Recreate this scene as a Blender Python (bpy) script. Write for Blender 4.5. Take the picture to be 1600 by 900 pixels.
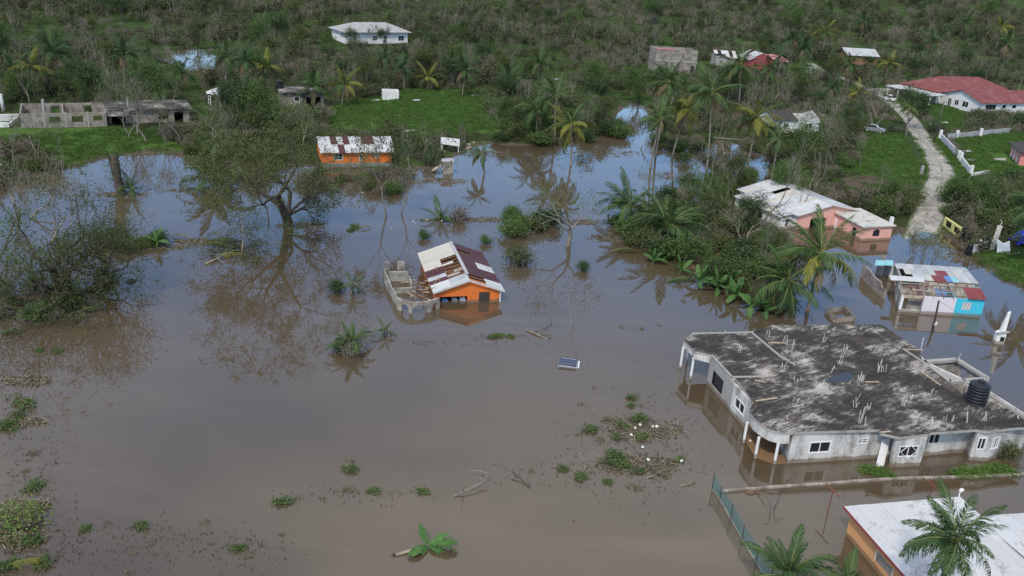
import bpy, math, random
import numpy as np
from mathutils import Matrix, Vector

for _o in list(bpy.data.objects):
    bpy.data.objects.remove(_o)
SC = bpy.context.scene
COL = SC.collection
rad = math.radians

# ------------------------------------------------------------------ camera
F = 1400.0                    # focal length in photograph pixels (1600 wide)
PITCH, ROLL, HC = rad(21.5), rad(4.0), 35.0
fw = np.array([0, math.cos(PITCH), -math.sin(PITCH)])
_u0 = np.array([0, math.sin(PITCH), math.cos(PITCH)])
_r0 = np.array([1.0, 0, 0])
rt = math.cos(ROLL) * _r0 + math.sin(ROLL) * _u0
up = math.cos(ROLL) * _u0 - math.sin(ROLL) * _r0
CAMP = np.array([0, 0, HC])
cam_d = bpy.data.cameras.new('camera')
cam = bpy.data.objects.new('camera', cam_d)
COL.objects.link(cam)
cam_d.sensor_width = 36.0
cam_d.lens = F / 1600 * 36
cam_d.clip_start = 0.5
cam_d.clip_end = 3000
cam.matrix_world = Matrix(((rt[0], up[0], -fw[0], 0), (rt[1], up[1], -fw[1], 0), (rt[2], up[2], -fw[2], HC), (0, 0, 0, 1)))
SC.camera = cam

# ------------------------------------------------------------------ sky, sun, exposure
SUN_EL, SUN_AZ = rad(50), rad(200)       # azimuth clockwise from +Y: behind the camera, slightly left
world = bpy.data.worlds.new('World')
SC.world = world
world.use_nodes = True
wn = world.node_tree
wn.nodes.clear()
def wnode(t, **kw):
    n = wn.nodes.new(t)
    for k, v in kw.items():
        setattr(n, k, v)
    return n
sky = wnode('ShaderNodeTexSky', sky_type='NISHITA', sun_disc=False)
sky.sun_elevation = SUN_EL
sky.sun_rotation = SUN_AZ
sky.air_density = 1.0
sky.dust_density = 0.35
sky.ozone_density = 4.0
tc = wnode('ShaderNodeTexCoord')
sx = wnode('ShaderNodeSeparateXYZ')
wn.links.new(tc.outputs['Generated'], sx.inputs[0])
zc = wnode('ShaderNodeMath', operation='MAXIMUM'); zc.inputs[1].default_value = 0.03
wn.links.new(sx.outputs[2], zc.inputs[0])
za = wnode('ShaderNodeMath', operation='ADD'); za.inputs[1].default_value = 0.12
wn.links.new(zc.outputs[0], za.inputs[0])
dx = wnode('ShaderNodeMath', operation='DIVIDE'); dy = wnode('ShaderNodeMath', operation='DIVIDE')
wn.links.new(sx.outputs[0], dx.inputs[0]); wn.links.new(za.outputs[0], dx.inputs[1])
wn.links.new(sx.outputs[1], dy.inputs[0]); wn.links.new(za.outputs[0], dy.inputs[1])
cb = wnode('ShaderNodeCombineXYZ')
wn.links.new(dx.outputs[0], cb.inputs[0]); wn.links.new(dy.outputs[0], cb.inputs[1])
cn = wnode('ShaderNodeTexNoise'); cn.inputs['Scale'].default_value = 0.75; cn.inputs['Detail'].default_value = 7
cn.inputs['Roughness'].default_value = 0.5; cn.inputs['Distortion'].default_value = 0.3
wn.links.new(cb.outputs[0], cn.inputs['Vector'])
cr = wnode('ShaderNodeValToRGB')
cr.color_ramp.elements[0].position = 0.36; cr.color_ramp.elements[0].color = (0, 0, 0, 1)
cr.color_ramp.elements[1].position = 0.52; cr.color_ramp.elements[1].color = (0.92, 0.92, 0.92, 1)
wn.links.new(cn.outputs[0], cr.inputs[0])
mixs = wnode('ShaderNodeMixRGB')
mixs.inputs[2].default_value = (7.7, 7.65, 7.6, 1)      # cloud radiance before the background strength
el_ = wnode('ShaderNodeMapRange'); el_.interpolation_type = 'SMOOTHSTEP'          # clear band low down, cloud deck above
el_.inputs['From Min'].default_value = 0.32; el_.inputs['From Max'].default_value = 0.60
el_.inputs['To Min'].default_value = 0.10
wn.links.new(sx.outputs[2], el_.inputs['Value'])
cm_ = wnode('ShaderNodeMath', operation='MULTIPLY')
wn.links.new(cr.outputs[0], cm_.inputs[0]); wn.links.new(el_.outputs[0], cm_.inputs[1])
wn.links.new(cm_.outputs[0], mixs.inputs[0]); hs_n = wnode('ShaderNodeHueSaturation'); hs_n.inputs['Saturation'].default_value = 1.15; hs_n.inputs['Value'].default_value = 1.6
wn.links.new(sky.outputs[0], hs_n.inputs['Color']); wn.links.new(hs_n.outputs[0], mixs.inputs[1])
bg = wnode('ShaderNodeBackground'); bg.inputs[1].default_value = 0.15
wo = wnode('ShaderNodeOutputWorld')
wn.links.new(mixs.outputs[0], bg.inputs[0]); wn.links.new(bg.outputs[0], wo.inputs[0])

sun_d = bpy.data.lights.new('sun', 'SUN')
sun_d.energy = 3.0
sun_d.angle = rad(6)
sun_d.color = (1.0, 0.93, 0.83)
sun = bpy.data.objects.new('sun', sun_d)
COL.objects.link(sun)
_sd = Vector((math.sin(SUN_AZ) * math.cos(SUN_EL), math.cos(SUN_AZ) * math.cos(SUN_EL), math.sin(SUN_EL)))
sun.rotation_euler = _sd.to_track_quat('Z', 'Y').to_euler()
sun.location = (0, 0, 120)

vs = SC.view_settings
vs.view_transform = 'Standard'
vs.look = 'None'
vs.exposure = -0.15
vs.gamma = 1.0
SC.cycles.use_denoising = True
SC.cycles.max_bounces = 6
SC.cycles.transparent_max_bounces = 16

# ------------------------------------------------------------------ pixel <-> place
def ray(px, py):
    return fw + rt * (px - 800) / F + up * (450 - py) / F
def pix(px, py, z=0.0):
    d = ray(px, py)
    return CAMP + d * ((z - HC) / d[2])
def proj(p):
    v = np.asarray(p, float) - CAMP
    zd = v @ fw
    return 800 + F * (v @ rt) / zd, 450 - F * (v @ up) / zd, zd
def ppm(p):
    return F / ((np.asarray(p, float) - CAMP) @ fw)

# ------------------------------------------------------------------ value noise
def _hash(ix, iy, s):
    n = (ix.astype(np.int64) * 374761393 + iy.astype(np.int64) * 668265263 + s * 1442695041) & 0x7fffffff
    n = ((n ^ (n >> 13)) * 1274126177) & 0x7fffffff
    return ((n ^ (n >> 16)) & 0xffff) / 65535.0
def vnoise(x, y, s=0):
    x = np.asarray(x, float); y = np.asarray(y, float)
    ix, iy = np.floor(x), np.floor(y)
    fx, fy = x - ix, y - iy
    fx = fx * fx * (3 - 2 * fx); fy = fy * fy * (3 - 2 * fy)
    a, b = _hash(ix, iy, s), _hash(ix + 1, iy, s)
    c, d = _hash(ix, iy + 1, s), _hash(ix + 1, iy + 1, s)
    return (a * (1 - fx) + b * fx) * (1 - fy) + (c * (1 - fx) + d * fx) * fy
def fbm(x, y, s=0, o=4):
    t, a, n = 0, 0.5, 0
    for k in range(o):
        t = t + a * vnoise(x * 2 ** k, y * 2 ** k, s + k); n += a; a *= 0.5
    return t / n

# ------------------------------------------------------------------ terrain function
def W2(l):
    return np.array([pix(x, y)[:2] for x, y in l])
FLOOD = W2([(-500, 1300), (-400, 380), (-120, 318), (0, 300), (60, 278), (110, 263), (180, 243), (215, 237), (255, 237), (290, 250),
            (420, 257), (500, 263), (560, 267), (625, 267), (680, 263), (705, 249), (735, 233), (765, 225), (800, 229), (850, 227),
            (880, 219), (930, 213), (955, 200), (968, 176), (985, 160), (1008, 168), (1018, 205), (1060, 213), (1130, 222), (1180, 232),
            (1203, 256), (1190, 290), (1168, 300), (1180, 335), (1230, 352), (1330, 352), (1396, 358), (1412, 374), (1440, 361), (1470, 366), (1500, 386),
            (1516, 402), (1560, 431), (1600, 455), (1760, 540), (2100, 1300)])
def inside(poly, x, y):
    r = np.zeros(np.shape(x), bool)
    n = len(poly)
    for i in range(n):
        x0, y0 = poly[i]; x1, y1 = poly[(i + 1) % n]
        c = ((y0 > y) != (y1 > y)) & (x < (x1 - x0) * (y - y0) / (y1 - y0 + 1e-12) + x0)
        r ^= c
    return r
def sdist(poly, x, y, closed=True):
    d = np.full(np.shape(x), 1e9)
    n = len(poly)
    for i in range(n if closed else n - 1):
        x0, y0 = poly[i]; x1, y1 = poly[(i + 1) % n]
        ex, ey = x1 - x0, y1 - y0
        t = np.clip(((x - x0) * ex + (y - y0) * ey) / (ex * ex + ey * ey + 1e-9), 0, 1)
        d = np.minimum(d, np.hypot(x - x0 - t * ex, y - y0 - t * ey))
    return d
ROAD_C = [(1438, 378), (1440, 360), (1449, 338), (1459, 310), (1471, 283), (1466, 262), (1452, 240), (1438, 218), (1426, 198), (1408, 178), (1386, 160), (1362, 146), (1330, 132), (1295, 118), (1262, 104)]
ROAD_W = W2(ROAD_C)
def H(x, y):
    x = np.asarray(x, float); y = np.asarray(y, float)
    sd = sdist(FLOOD, x, y)
    ins = inside(FLOOD, x, y)
    n = fbm(x / 9, y / 9, 3) - 0.5
    under = -np.minimum(1.15, 0.02 + sd * 0.22) + 0.0 * n
    road = np.clip((sdist(ROAD_W, x, y, False) - 3) / 6, 0, 1)
    land = np.minimum(0.7, 0.03 + sd * 0.07) + np.clip(sd / 8, 0, 1) * n * 0.5 * road
    far = np.clip(y - 285 - 0.15 * np.clip(x, -200, 400), 0, None)
    hill = 0.035 * far + 0.00028 * far ** 2
    hill = np.where(hill > 40, 40 + (hill - 40) * 0.15, hill)
    hill = hill + np.clip(far / 120, 0, 1) * (fbm(x / 60, y / 60, 9) - 0.5) * 10
    z = np.where(ins, under, land + np.maximum(hill, -0.2))
    return z
def Hs(x, y):
    return float(H(np.array([x]), np.array([y]))[0])
def G(px, py):
    """ground (or water surface) under a photograph pixel"""
    d = ray(px, py)
    t = np.geomspace(25, 1500, 500)
    P = CAMP[None] + d[None] * t[:, None]
    dz = P[:, 2] - np.maximum(H(P[:, 0], P[:, 1]), 0)
    k = int(np.argmax(dz < 0)) if (dz < 0).any() else len(t) - 1
    k = max(k, 1)
    a = dz[k - 1] / (dz[k - 1] - dz[k] + 1e-9)
    p = P[k - 1] * (1 - a) + P[k] * a
    return p

# ------------------------------------------------------------------ objects
def tag(o, label=None, cat=None, group=None, kind=None):
    if label: o['label'] = label
    if cat: o['category'] = cat
    if group: o['group'] = group
    if cat: o['kind'] = kind or 'thing'
    elif kind: o['kind'] = kind
    return o
def thing(name, label, cat, loc=(0, 0, 0), group=None, rz=0.0, scale=1.0):
    o = bpy.data.objects.new(name, None)
    COL.objects.link(o)
    o.empty_display_size = 0.3
    o.location = tuple(float(v) for v in loc)
    o.rotation_euler = (0, 0, rz)
    o.scale = (scale,) * 3
    return tag(o, label, cat, group)
def inst(name, me, parent=None, loc=None, mat=None):
    o = bpy.data.objects.new(name, me)
    COL.objects.link(o)
    if parent: o.parent = parent
    if loc is not None: o.location = tuple(float(v) for v in loc)
    if mat is not None: o.matrix_local = mat
    return o

class MB:
    """collects shapes in world space; build() links them as one mesh object"""
    def __init__(s):
        s.v, s.f, s.m = [], [], []
        s.mi = 0
    def add(s, vs, fs):
        b = len(s.v)
        s.v.extend([tuple(float(c) for c in v) for v in vs])
        for f in fs:
            s.f.append(tuple(b + i for i in f)); s.m.append(s.mi)
        return s
    def hexa(s, c):
        return s.add(c, [(0, 3, 2, 1), (4, 5, 6, 7), (0, 1, 5, 4), (1, 2, 6, 5), (2, 3, 7, 6), (3, 0, 4, 7)])
    def box(s, x0, x1, y0, y1, z0, z1):
        return s.hexa([(x0, y0, z0), (x1, y0, z0), (x1, y1, z0), (x0, y1, z0), (x0, y0, z1), (x1, y0, z1), (x1, y1, z1), (x0, y1, z1)])
    def bar(s, p, q, w, h=None, upv=(0, 0, 1)):
        """square bar from p to q"""
        h = h or w
        p, q = np.array(p, float), np.array(q, float)
        d = q - p; d /= np.linalg.norm(d) + 1e-9
        u = np.array(upv, float)
        if abs(d @ u) > 0.95: u = np.array([1.0, 0, 0])
        a = np.cross(d, u); a /= np.linalg.norm(a); b = np.cross(a, d)
        a, b = a * w / 2, b * h / 2
        return s.hexa([p - a - b, p + a - b, p + a + b, p - a + b, q - a - b, q + a - b, q + a + b, q - a + b])
    def slab(s, pts, th):
        """polygon (world points, any plane) with thickness th downwards"""
        n = len(pts)
        pts = [np.array(p, float) for p in pts]
        lo = [p - np.array([0, 0, th]) for p in pts]
        fs = [tuple(range(n)), tuple(range(2 * n - 1, n - 1, -1))]
        fs += [(i, n + i, n + (i + 1) % n, (i + 1) % n) for i in range(n)]
        return s.add(pts + lo, fs)
    def tube(s, pts, rs, k=6, cap=True):
        pts = [np.array(p, float) for p in pts]
        n = len(pts)
        vs, fs = [], []
        prev = None
        for i, p in enumerate(pts):
            d = pts[min(i + 1, n - 1)] - pts[max(i - 1, 0)]
            d /= np.linalg.norm(d) + 1e-9
            ref = np.array([0, 0, 1.0]) if abs(d[2]) < 0.9 else np.array([1.0, 0, 0])
            a = np.cross(d, ref); a /= np.linalg.norm(a)
            if prev is not None:
                a = prev - d * (prev @ d); a /= np.linalg.norm(a) + 1e-9
            prev = a
            b = np.cross(d, a)
            r = rs[i] if hasattr(rs, '__len__') else rs
            for j in range(k):
                t = 2 * math.pi * j / k
                vs.append(p + r * (a * math.cos(t) + b * math.sin(t)))
        for i in range(n - 1):
            for j in range(k):
                fs.append((i * k + j, i * k + (j + 1) % k, (i + 1) * k + (j + 1) % k, (i + 1) * k + j))
        if cap:
            fs.append(tuple(range(k - 1, -1, -1))); fs.append(tuple((n - 1) * k + j for j in range(k)))
        return s.add(vs, fs)
    def mesh(s, name, mats, off=(0, 0, 0), smooth=False):
        me = bpy.data.meshes.new(name)
        v = np.array(s.v, float) - np.array(off, float)
        me.from_pydata(v.tolist(), [], s.f)
        for m in (mats if isinstance(mats, (list, tuple)) else [mats]):
            me.materials.append(m)
        if any(s.m): me.polygons.foreach_set('material_index', s.m)
        if smooth: me.polygons.foreach_set('use_smooth', [True] * len(s.f))
        me.update()
        return me
    def build(s, name, mats, parent=None, smooth=False):
        if parent is not None:
            off = np.array(parent.location)
            q = parent.parent
            while q is not None:
                off = off + np.array(q.location); q = q.parent
        else:
            off = np.mean(np.array(s.v), 0); off[2] = np.min(np.array(s.v)[:, 2])
        o = inst(name, s.mesh(name, mats, off, smooth), parent)
        if parent is None: o.location = tuple(off)
        return o

class Fr:
    """a building's own axes: u along its front, v away from the viewer"""
    def __init__(s, o, u):
        s.o = np.array(o, float); u = np.array([u[0], u[1], 0.0]); s.u = u / np.linalg.norm(u)
        s.v = np.array([-s.u[1], s.u[0], 0.0])
    def p(s, a, b, z=0.0):
        return s.o + s.u * a + s.v * b + np.array([0, 0, z])
    def box(s, m, a0, a1, b0, b1, z0, z1):
        return m.hexa([s.p(a0, b0, z0), s.p(a1, b0, z0), s.p(a1, b1, z0), s.p(a0, b1, z0), s.p(a0, b0, z1), s.p(a1, b0, z1), s.p(a1, b1, z1), s.p(a0, b1, z1)])
    def loc(s, w):
        d = np.asarray(w, float) - s.o
        return d @ s.u, d @ s.v, d[2]

def rect(A, B, C, z):
    """frame from three eave pixels at height z: front left, front right, back right"""
    a, b, c = pix(*A, z), pix(*B, z), pix(*C, z)
    f = Fr((a[0], a[1], 0), b - a)
    w = f.loc(b)[0]; d = f.loc(c)[1]
    return f, w, d

def wall(root, p0, p1, z0, z1, th, mat, openings=(), name='wall', top=None):
    """wall along p0->p1 with real openings (s0,s1,z0,z1); top: optional second end height or list of (s,z)"""
    p0, p1 = np.array(p0, float)[:2], np.array(p1, float)[:2]
    L = np.linalg.norm(p1 - p0)
    f = Fr((p0[0], p0[1], 0), p1 - p0)
    prof = [(0, z1), (L, z1)] if top is None else top
    ps, pz = [q[0] for q in prof], [q[1] for q in prof]
    cuts = sorted(set([0, L] + [min(max(q, 0), L) for o in openings for q in o[:2]] + [q for q in ps if 0 < q < L]))
    m = MB()
    for a, b in zip(cuts[:-1], cuts[1:]):
        if b - a < 1e-4: continue
        mid = (a + b) / 2
        ops = sorted([o for o in openings if o[0] < mid < o[1]], key=lambda o: o[2])
        za, zb = np.interp(a, ps, pz), np.interp(b, ps, pz)
        lo = z0
        for o in ops:
            if o[2] - lo > 1e-3: f.box(m, a, b, 0, th, lo, o[2])
            lo = o[3]
        if min(za, zb) - lo > 1e-3:
            m.hexa([f.p(a, 0, lo), f.p(b, 0, lo), f.p(b, th, lo), f.p(a, th, lo), f.p(a, 0, za), f.p(b, 0, zb), f.p(b, th, zb), f.p(a, th, za)])
    o = m.build(name, mat, root)
    return f, L

def window(root, f, s0, s1, z0, z1, frame_m, glass_m, nv=2, nh=1, fw_=0.07, depth=0.05, dark_back=None, pane=True):
    """window in the wall whose frame is f; outer face at b=0 and frame 3 cm proud"""
    m = MB()
    for a0, a1, c0, c1 in ((s0, s1, z0, z0 + fw_), (s0, s1, z1 - fw_, z1), (s0, s0 + fw_, z0 + fw_, z1 - fw_), (s1 - fw_, s1, z0 + fw_, z1 - fw_)):
        f.box(m, a0, a1, -0.03, 0.09, c0, c1)
    for k in range(1, nv):
        a = s0 + (s1 - s0) * k / nv
        f.box(m, a - 0.025, a + 0.025, 0.0, 0.06, z0 + fw_, z1 - fw_)
    for k in range(1, nh):
        c = z0 + (z1 - z0) * k / nh
        f.box(m, s0 + fw_, s1 - fw_, 0.005, 0.055, c - 0.02, c + 0.02)
    o = m.build('window', frame_m, root)
    if pane:
        g = MB()
        f.box(g, s0 + fw_ * .5, s1 - fw_ * .5, 0.065, 0.075, z0 + fw_ * .5, z1 - fw_ * .5)
        off = np.array(root.location)
        pn = inst('pane', g.mesh('pane', glass_m, off), o)
    return o

# ------------------------------------------------------------------ materials
class NT:
    def __init__(s, name):
        s.m = bpy.data.materials.new(name); s.m.use_nodes = True
        s.t = s.m.node_tree; s.t.nodes.clear()
        s.out = s.n('ShaderNodeOutputMaterial')
    def n(s, t, **kw):
        x = s.t.nodes.new(t)
        for k, v in kw.items(): setattr(x, k, v)
        return x
    def l(s, a, b): s.t.links.new(a, b)
    def coord(s, which='Object'):
        return s.n('ShaderNodeTexCoord').outputs[which]
    def pos(s):
        return s.n('ShaderNodeNewGeometry').outputs['Position']
    def noise(s, vec, scale, detail=4, rough=0.55, stretch=None, dist=0.0):
        if stretch is not None:
            mp = s.n('ShaderNodeMapping'); mp.inputs['Scale'].default_value = stretch
            s.l(vec, mp.inputs[0]); vec = mp.outputs[0]
        x = s.n('ShaderNodeTexNoise'); x.inputs['Scale'].default_value = scale
        x.inputs['Detail'].default_value = detail; x.inputs['Roughness'].default_value = rough; x.inputs['Distortion'].default_value = dist
        s.l(vec, x.inputs['Vector'])
        return x.outputs[0]
    def ramp(s, fac, stops):
        r = s.n('ShaderNodeValToRGB'); e = r.color_ramp.elements
        while len(e) < len(stops): e.new(0.5)
        for i, (p, c) in enumerate(stops):
            e[i].position = p
            e[i].color = (c, c, c, 1) if not hasattr(c, '__len__') else (*c[:3], 1)
        s.l(fac, r.inputs[0])
        return r.outputs[0]
    def mix(s, fac, a, b, mode='MIX'):
        x = s.n('ShaderNodeMixRGB', blend_type=mode)
        for i, v in ((0, fac), (1, a), (2, b)):
            if hasattr(v, 'is_output') or isinstance(v, bpy.types.NodeSocket): s.l(v, x.inputs[i])
            elif i == 0: x.inputs[0].default_value = v
            else: x.inputs[i].default_value = (*v[:3], 1)
        return x.outputs[0]
    def math(s, op, a, b=None):
        x = s.n('ShaderNodeMath', operation=op)
        for i, v in ((0, a), (1, b)):
            if v is None: continue
            if isinstance(v, bpy.types.NodeSocket): s.l(v, x.inputs[i])
            else: x.inputs[i].default_value = v
        return x.outputs[0]
    def bump(s, h, strength=0.3, dist=0.05):
        b = s.n('ShaderNodeBump'); b.inputs['Strength'].default_value = strength; b.inputs['Distance'].default_value = dist
        s.l(h, b.inputs['Height'])
        return b.outputs[0]
    def bsdf(s, col, rough=0.8, normal=None, metallic=0.0, spec=0.3):
        p = s.n('ShaderNodeBsdfPrincipled')
        if isinstance(col, bpy.types.NodeSocket): s.l(col, p.inputs['Base Color'])
        else: p.inputs['Base Color'].default_value = (*col[:3], 1)
        if isinstance(rough, bpy.types.NodeSocket): s.l(rough, p.inputs['Roughness'])
        else: p.inputs['Roughness'].default_value = rough
        p.inputs['Metallic'].default_value = metallic
        p.inputs['Specular IOR Level'].default_value = spec
        if normal is not None: s.l(normal, p.inputs['Normal'])
        return p
    def done(s, sh):
        s.l(sh.outputs[0] if hasattr(sh, 'outputs') else sh, s.out.inputs[0])
        return s.m

def plain(name, col, rough=0.7, var=0.25, scale=1.5, metallic=0.0, spec=0.3, bump=0.1):
    t = NT(name); v = t.pos()
    n = t.noise(v, scale, 5)
    c = t.ramp(n, [(0.3, tuple(x * (1 - var) for x in col)), (0.7, tuple(min(1, x * (1 + var)) for x in col))])
    return t.done(t.bsdf(c, rough, t.bump(t.noise(v, scale * 12, 3), bump, 0.02), metallic, spec))

def stained(name, base, stain, amount=0.5, scale=0.8, streak=True, rough=0.85):
    """painted or rendered wall with water stains, mould and runs"""
    t = NT(name); v = t.pos()
    a = t.noise(v, scale, 7, 0.62, (1, 1, 0.35) if streak else None)
    b = t.noise(v, scale * 6, 5, 0.6)
    f = t.math('ADD', t.math('MULTIPLY', a, 0.75), t.math('MULTIPLY', b, 0.25))
    k = 0.62 - 0.26 * amount
    fac = t.ramp(f, [(k, 0.0), (k + 0.16, 1.0)])
    c = t.mix(t.math('MULTIPLY', fac, 0.85), base, stain)
    c = t.mix(t.ramp(t.noise(v, 14, 3), [(0.35, 0.0), (0.75, 0.35)]), c, tuple(x * 0.7 for x in base))
    sz = t.n('ShaderNodeSeparateXYZ'); t.l(v, sz.inputs[0])
    lvl = t.math('SUBTRACT', sz.outputs[2], t.math('MULTIPLY', a, 0.55))
    c = t.mix(t.ramp(lvl, [(0.0, 0.75), (0.10, 0.0)]), c, (0.16, 0.115, 0.07))
    return t.done(t.bsdf(c, rough, t.bump(b, 0.25, 0.03)))

def blockwall(name, c1, c2, mortar, plastered=0.0):
    """bare concrete blocks: vertical faces use height and horizontal run"""
    t = NT(name)
    g = t.n('ShaderNodeNewGeometry')
    s = t.n('ShaderNodeSeparateXYZ'); t.l(g.outputs['Position'], s.inputs[0])
    h = t.math('ADD', s.outputs[0], s.outputs[1])
    cbn = t.n('ShaderNodeCombineXYZ'); t.l(h, cbn.inputs[0]); t.l(s.outputs[2], cbn.inputs[1])
    br = t.n('ShaderNodeTexBrick'); br.inputs['Scale'].default_value = 1.0
    br.inputs['Brick Width'].default_value = 0.42; br.inputs['Row Height'].default_value = 0.21
    br.inputs['Mortar Size'].default_value = 0.018; br.inputs['Mortar Smooth'].default_value = 0.2
    br.inputs['Color1'].default_value = (*c1, 1); br.inputs['Color2'].default_value = (*c2, 1); br.inputs['Mortar'].default_value = (*mortar, 1)
    t.l(cbn.outputs[0], br.inputs['Vector'])
    n = t.noise(g.outputs['Position'], 1.1, 6)
    c = t.mix(t.ramp(n, [(0.42, 0.0), (0.62, 0.8)]), br.outputs['Color'], tuple(x * 0.35 for x in c1))
    return t.done(t.bsdf(c, 0.95, t.bump(br.outputs['Fac'], -0.5, 0.02)))

def sheet(name, col, rust=(0.10, 0.045, 0.03), amount=0.3, axis=0, rough=0.6, spec=0.25):
    """corrugated roofing sheet: fine ridges as relief, stains and rust"""
    t = NT(name); v = t.coord('Object')
    n = t.noise(v, 0.7, 6, 0.6)
    n2 = t.noise(v, 5, 4)
    oi = t.n('ShaderNodeObjectInfo')
    f = t.math('ADD', t.math('MULTIPLY', n, 0.7), t.math('MULTIPLY', n2, 0.3))
    k = 0.66 - amount * 0.3
    c = t.mix(t.ramp(f, [(k, 0.0), (k + 0.1, 0.8)]), col, rust)
    c = t.mix(t.ramp(n2, [(0.3, 0.0), (0.7, 0.3)]), c, tuple(x * 0.65 for x in col))
    c = t.mix(t.math('MULTIPLY', oi.outputs['Random'], 0.3), c, tuple(x * 0.55 for x in col))
    w = t.n('ShaderNodeTexWave', wave_type='BANDS', bands_direction='X' if axis == 0 else 'Y')
    w.inputs['Scale'].default_value = 2.2
    t.l(v, w.inputs['Vector'])
    return t.done(t.bsdf(c, rough, t.bump(w.outputs[0], 0.35, 0.03), 0.0, spec))

def leafmat(name, c1, c2, trans=0.25, patch=0.0):
    t = NT(name)
    oi = t.n('ShaderNodeObjectInfo')
    g = t.n('ShaderNodeNewGeometry')
    n = t.noise(g.outputs['Position'], 0.9, 3)
    f = t.math('ADD', t.math('MULTIPLY', n, 0.6), t.math('MULTIPLY', oi.outputs['Random'], 0.45))
    f = t.math('ADD', f, t.math('MULTIPLY', g.outputs['Random Per Island'], 0.25))
    c = t.ramp(f, [(0.25, c1), (0.95, c2)])
    if patch:
        big = t.noise(g.outputs['Position'], 0.028, 4, 0.6)
        c = t.mix(t.ramp(big, [(0.42, 0.0), (0.62, patch)]), c, (0.135, 0.112, 0.080))
    d = t.bsdf(c, 0.6, None, 0, 0.25)
    tr = t.n('ShaderNodeBsdfTranslucent'); t.l(c, tr.inputs[0])
    mx = t.n('ShaderNodeMixShader'); mx.inputs[0].default_value = trans
    t.l(d.outputs[0], mx.inputs[1]); t.l(tr.outputs[0], mx.inputs[2])
    return t.done(mx)

M = {}
M['leaf_olive'] = leafmat('leaf_olive', (0.054, 0.076, 0.022), (0.104, 0.128, 0.041))
M['leaf_green'] = leafmat('leaf_green', (0.044, 0.091, 0.022), (0.104, 0.177, 0.044))
M['leaf_dark'] = leafmat('leaf_dark', (0.027, 0.059, 0.020), (0.061, 0.107, 0.034))
M['leaf_bright'] = leafmat('leaf_bright', (0.073, 0.152, 0.024), (0.146, 0.256, 0.049))
M['leaf_brown'] = leafmat('leaf_brown', (0.085, 0.067, 0.041), (0.152, 0.128, 0.079), 0.1)
M['scrub_a'] = leafmat('scrub_a', (0.036, 0.050, 0.018), (0.105, 0.118, 0.050), 0.12, 0.6) if True else leafmat('scrub_a', (0.062, 0.088, 0.030), (0.139, 0.156, 0.063), 0.2, 0.55)
M['scrub_b'] = leafmat('scrub_b', (0.028, 0.056, 0.016), (0.095, 0.140, 0.042), 0.12, 0.3) if True else leafmat('scrub_b', (0.053, 0.097, 0.027), (0.124, 0.177, 0.054), 0.2, 0.3)
M['frond'] = leafmat('frond', (0.026, 0.066, 0.022), (0.070, 0.130, 0.036), 0.2) if True else leafmat('frond', (0.039, 0.081, 0.024), (0.098, 0.152, 0.039), 0.2)
M['frond_yellow'] = leafmat('frond_yellow', (0.12, 0.145, 0.025), (0.25, 0.24, 0.045), 0.25)
M['frond_dead'] = leafmat('frond_dead', (0.13, 0.10, 0.05), (0.22, 0.175, 0.095), 0.1)
M['banana_leaf'] = leafmat('banana_leaf', (0.043, 0.116, 0.030), (0.104, 0.207, 0.055), 0.3)
M['grass_leaf'] = leafmat('grass_leaf', (0.055, 0.118, 0.022), (0.105, 0.190, 0.042), 0.25)
M['midrib'] = plain('midrib', (0.17, 0.19, 0.06), 0.7, 0.25)
M['bark'] = plain('bark', (0.075, 0.062, 0.050), 0.95, 0.4, 2.0, bump=0.5)
M['bark_pale'] = plain('bark_pale', (0.23, 0.205, 0.17), 0.95, 0.35, 2.0, bump=0.4)
M['bark_palm'] = plain('bark_palm', (0.20, 0.178, 0.150), 0.95, 0.3, 3.0, bump=0.5)
M['driftwood'] = plain('driftwood', (0.27, 0.22, 0.16), 0.95, 0.35, 2.5, bump=0.4)
M['coconut'] = plain('coconut', (0.30, 0.16, 0.03), 0.6, 0.3, 3.0)
M['concrete'] = stained('concrete', (0.36, 0.345, 0.32), (0.10, 0.095, 0.085), 0.35)
M['concrete_wall'] = stained('concrete_wall', (0.62, 0.61, 0.585), (0.14, 0.13, 0.11), 0.66, 0.8)
M['white_paint'] = stained('white_paint', (0.74, 0.74, 0.72), (0.36, 0.34, 0.30), 0.2, 0.7)
M['white_trim'] = plain('white_trim', (0.78, 0.78, 0.78), 0.5, 0.05)
M['white_pvc'] = plain('white_pvc', (0.52, 0.50, 0.47), 0.7, 0.3, 4)
M['rebar'] = plain('rebar', (0.14, 0.09, 0.07), 0.9, 0.3)
M['block'] = blockwall('block', (0.42, 0.40, 0.36), (0.33, 0.315, 0.285), (0.22, 0.21, 0.19))
M['block_old'] = blockwall('block_old', (0.41, 0.36, 0.31), (0.30, 0.265, 0.235), (0.18, 0.165, 0.145))
M['orange'] = stained('orange', (0.70, 0.17, 0.032), (0.46, 0.145, 0.055), 0.55, 1.1)
M['peach'] = stained('peach', (0.70, 0.36, 0.16), (0.52, 0.27, 0.13), 0.2, 0.6)
M['pink'] = stained('pink', (0.78, 0.42, 0.345), (0.58, 0.31, 0.26), 0.2, 0.6)
M['pink_deep'] = stained('pink_deep', (0.72, 0.26, 0.24), (0.5, 0.22, 0.2), 0.2, 0.6)
M['turquoise'] = stained('turquoise', (0.06, 0.50, 0.66), (0.10, 0.40, 0.50), 0.15, 0.7)
M['turquoise_pale'] = plain('turquoise_pale', (0.24, 0.52, 0.55), 0.6, 0.15)
M['lilac_white'] = stained('lilac_white', (0.66, 0.62, 0.66), (0.62, 0.48, 0.45), 0.3, 0.5)
M['grey_green'] = stained('grey_green', (0.20, 0.23, 0.20), (0.10, 0.11, 0.09), 0.4, 0.6)
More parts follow.
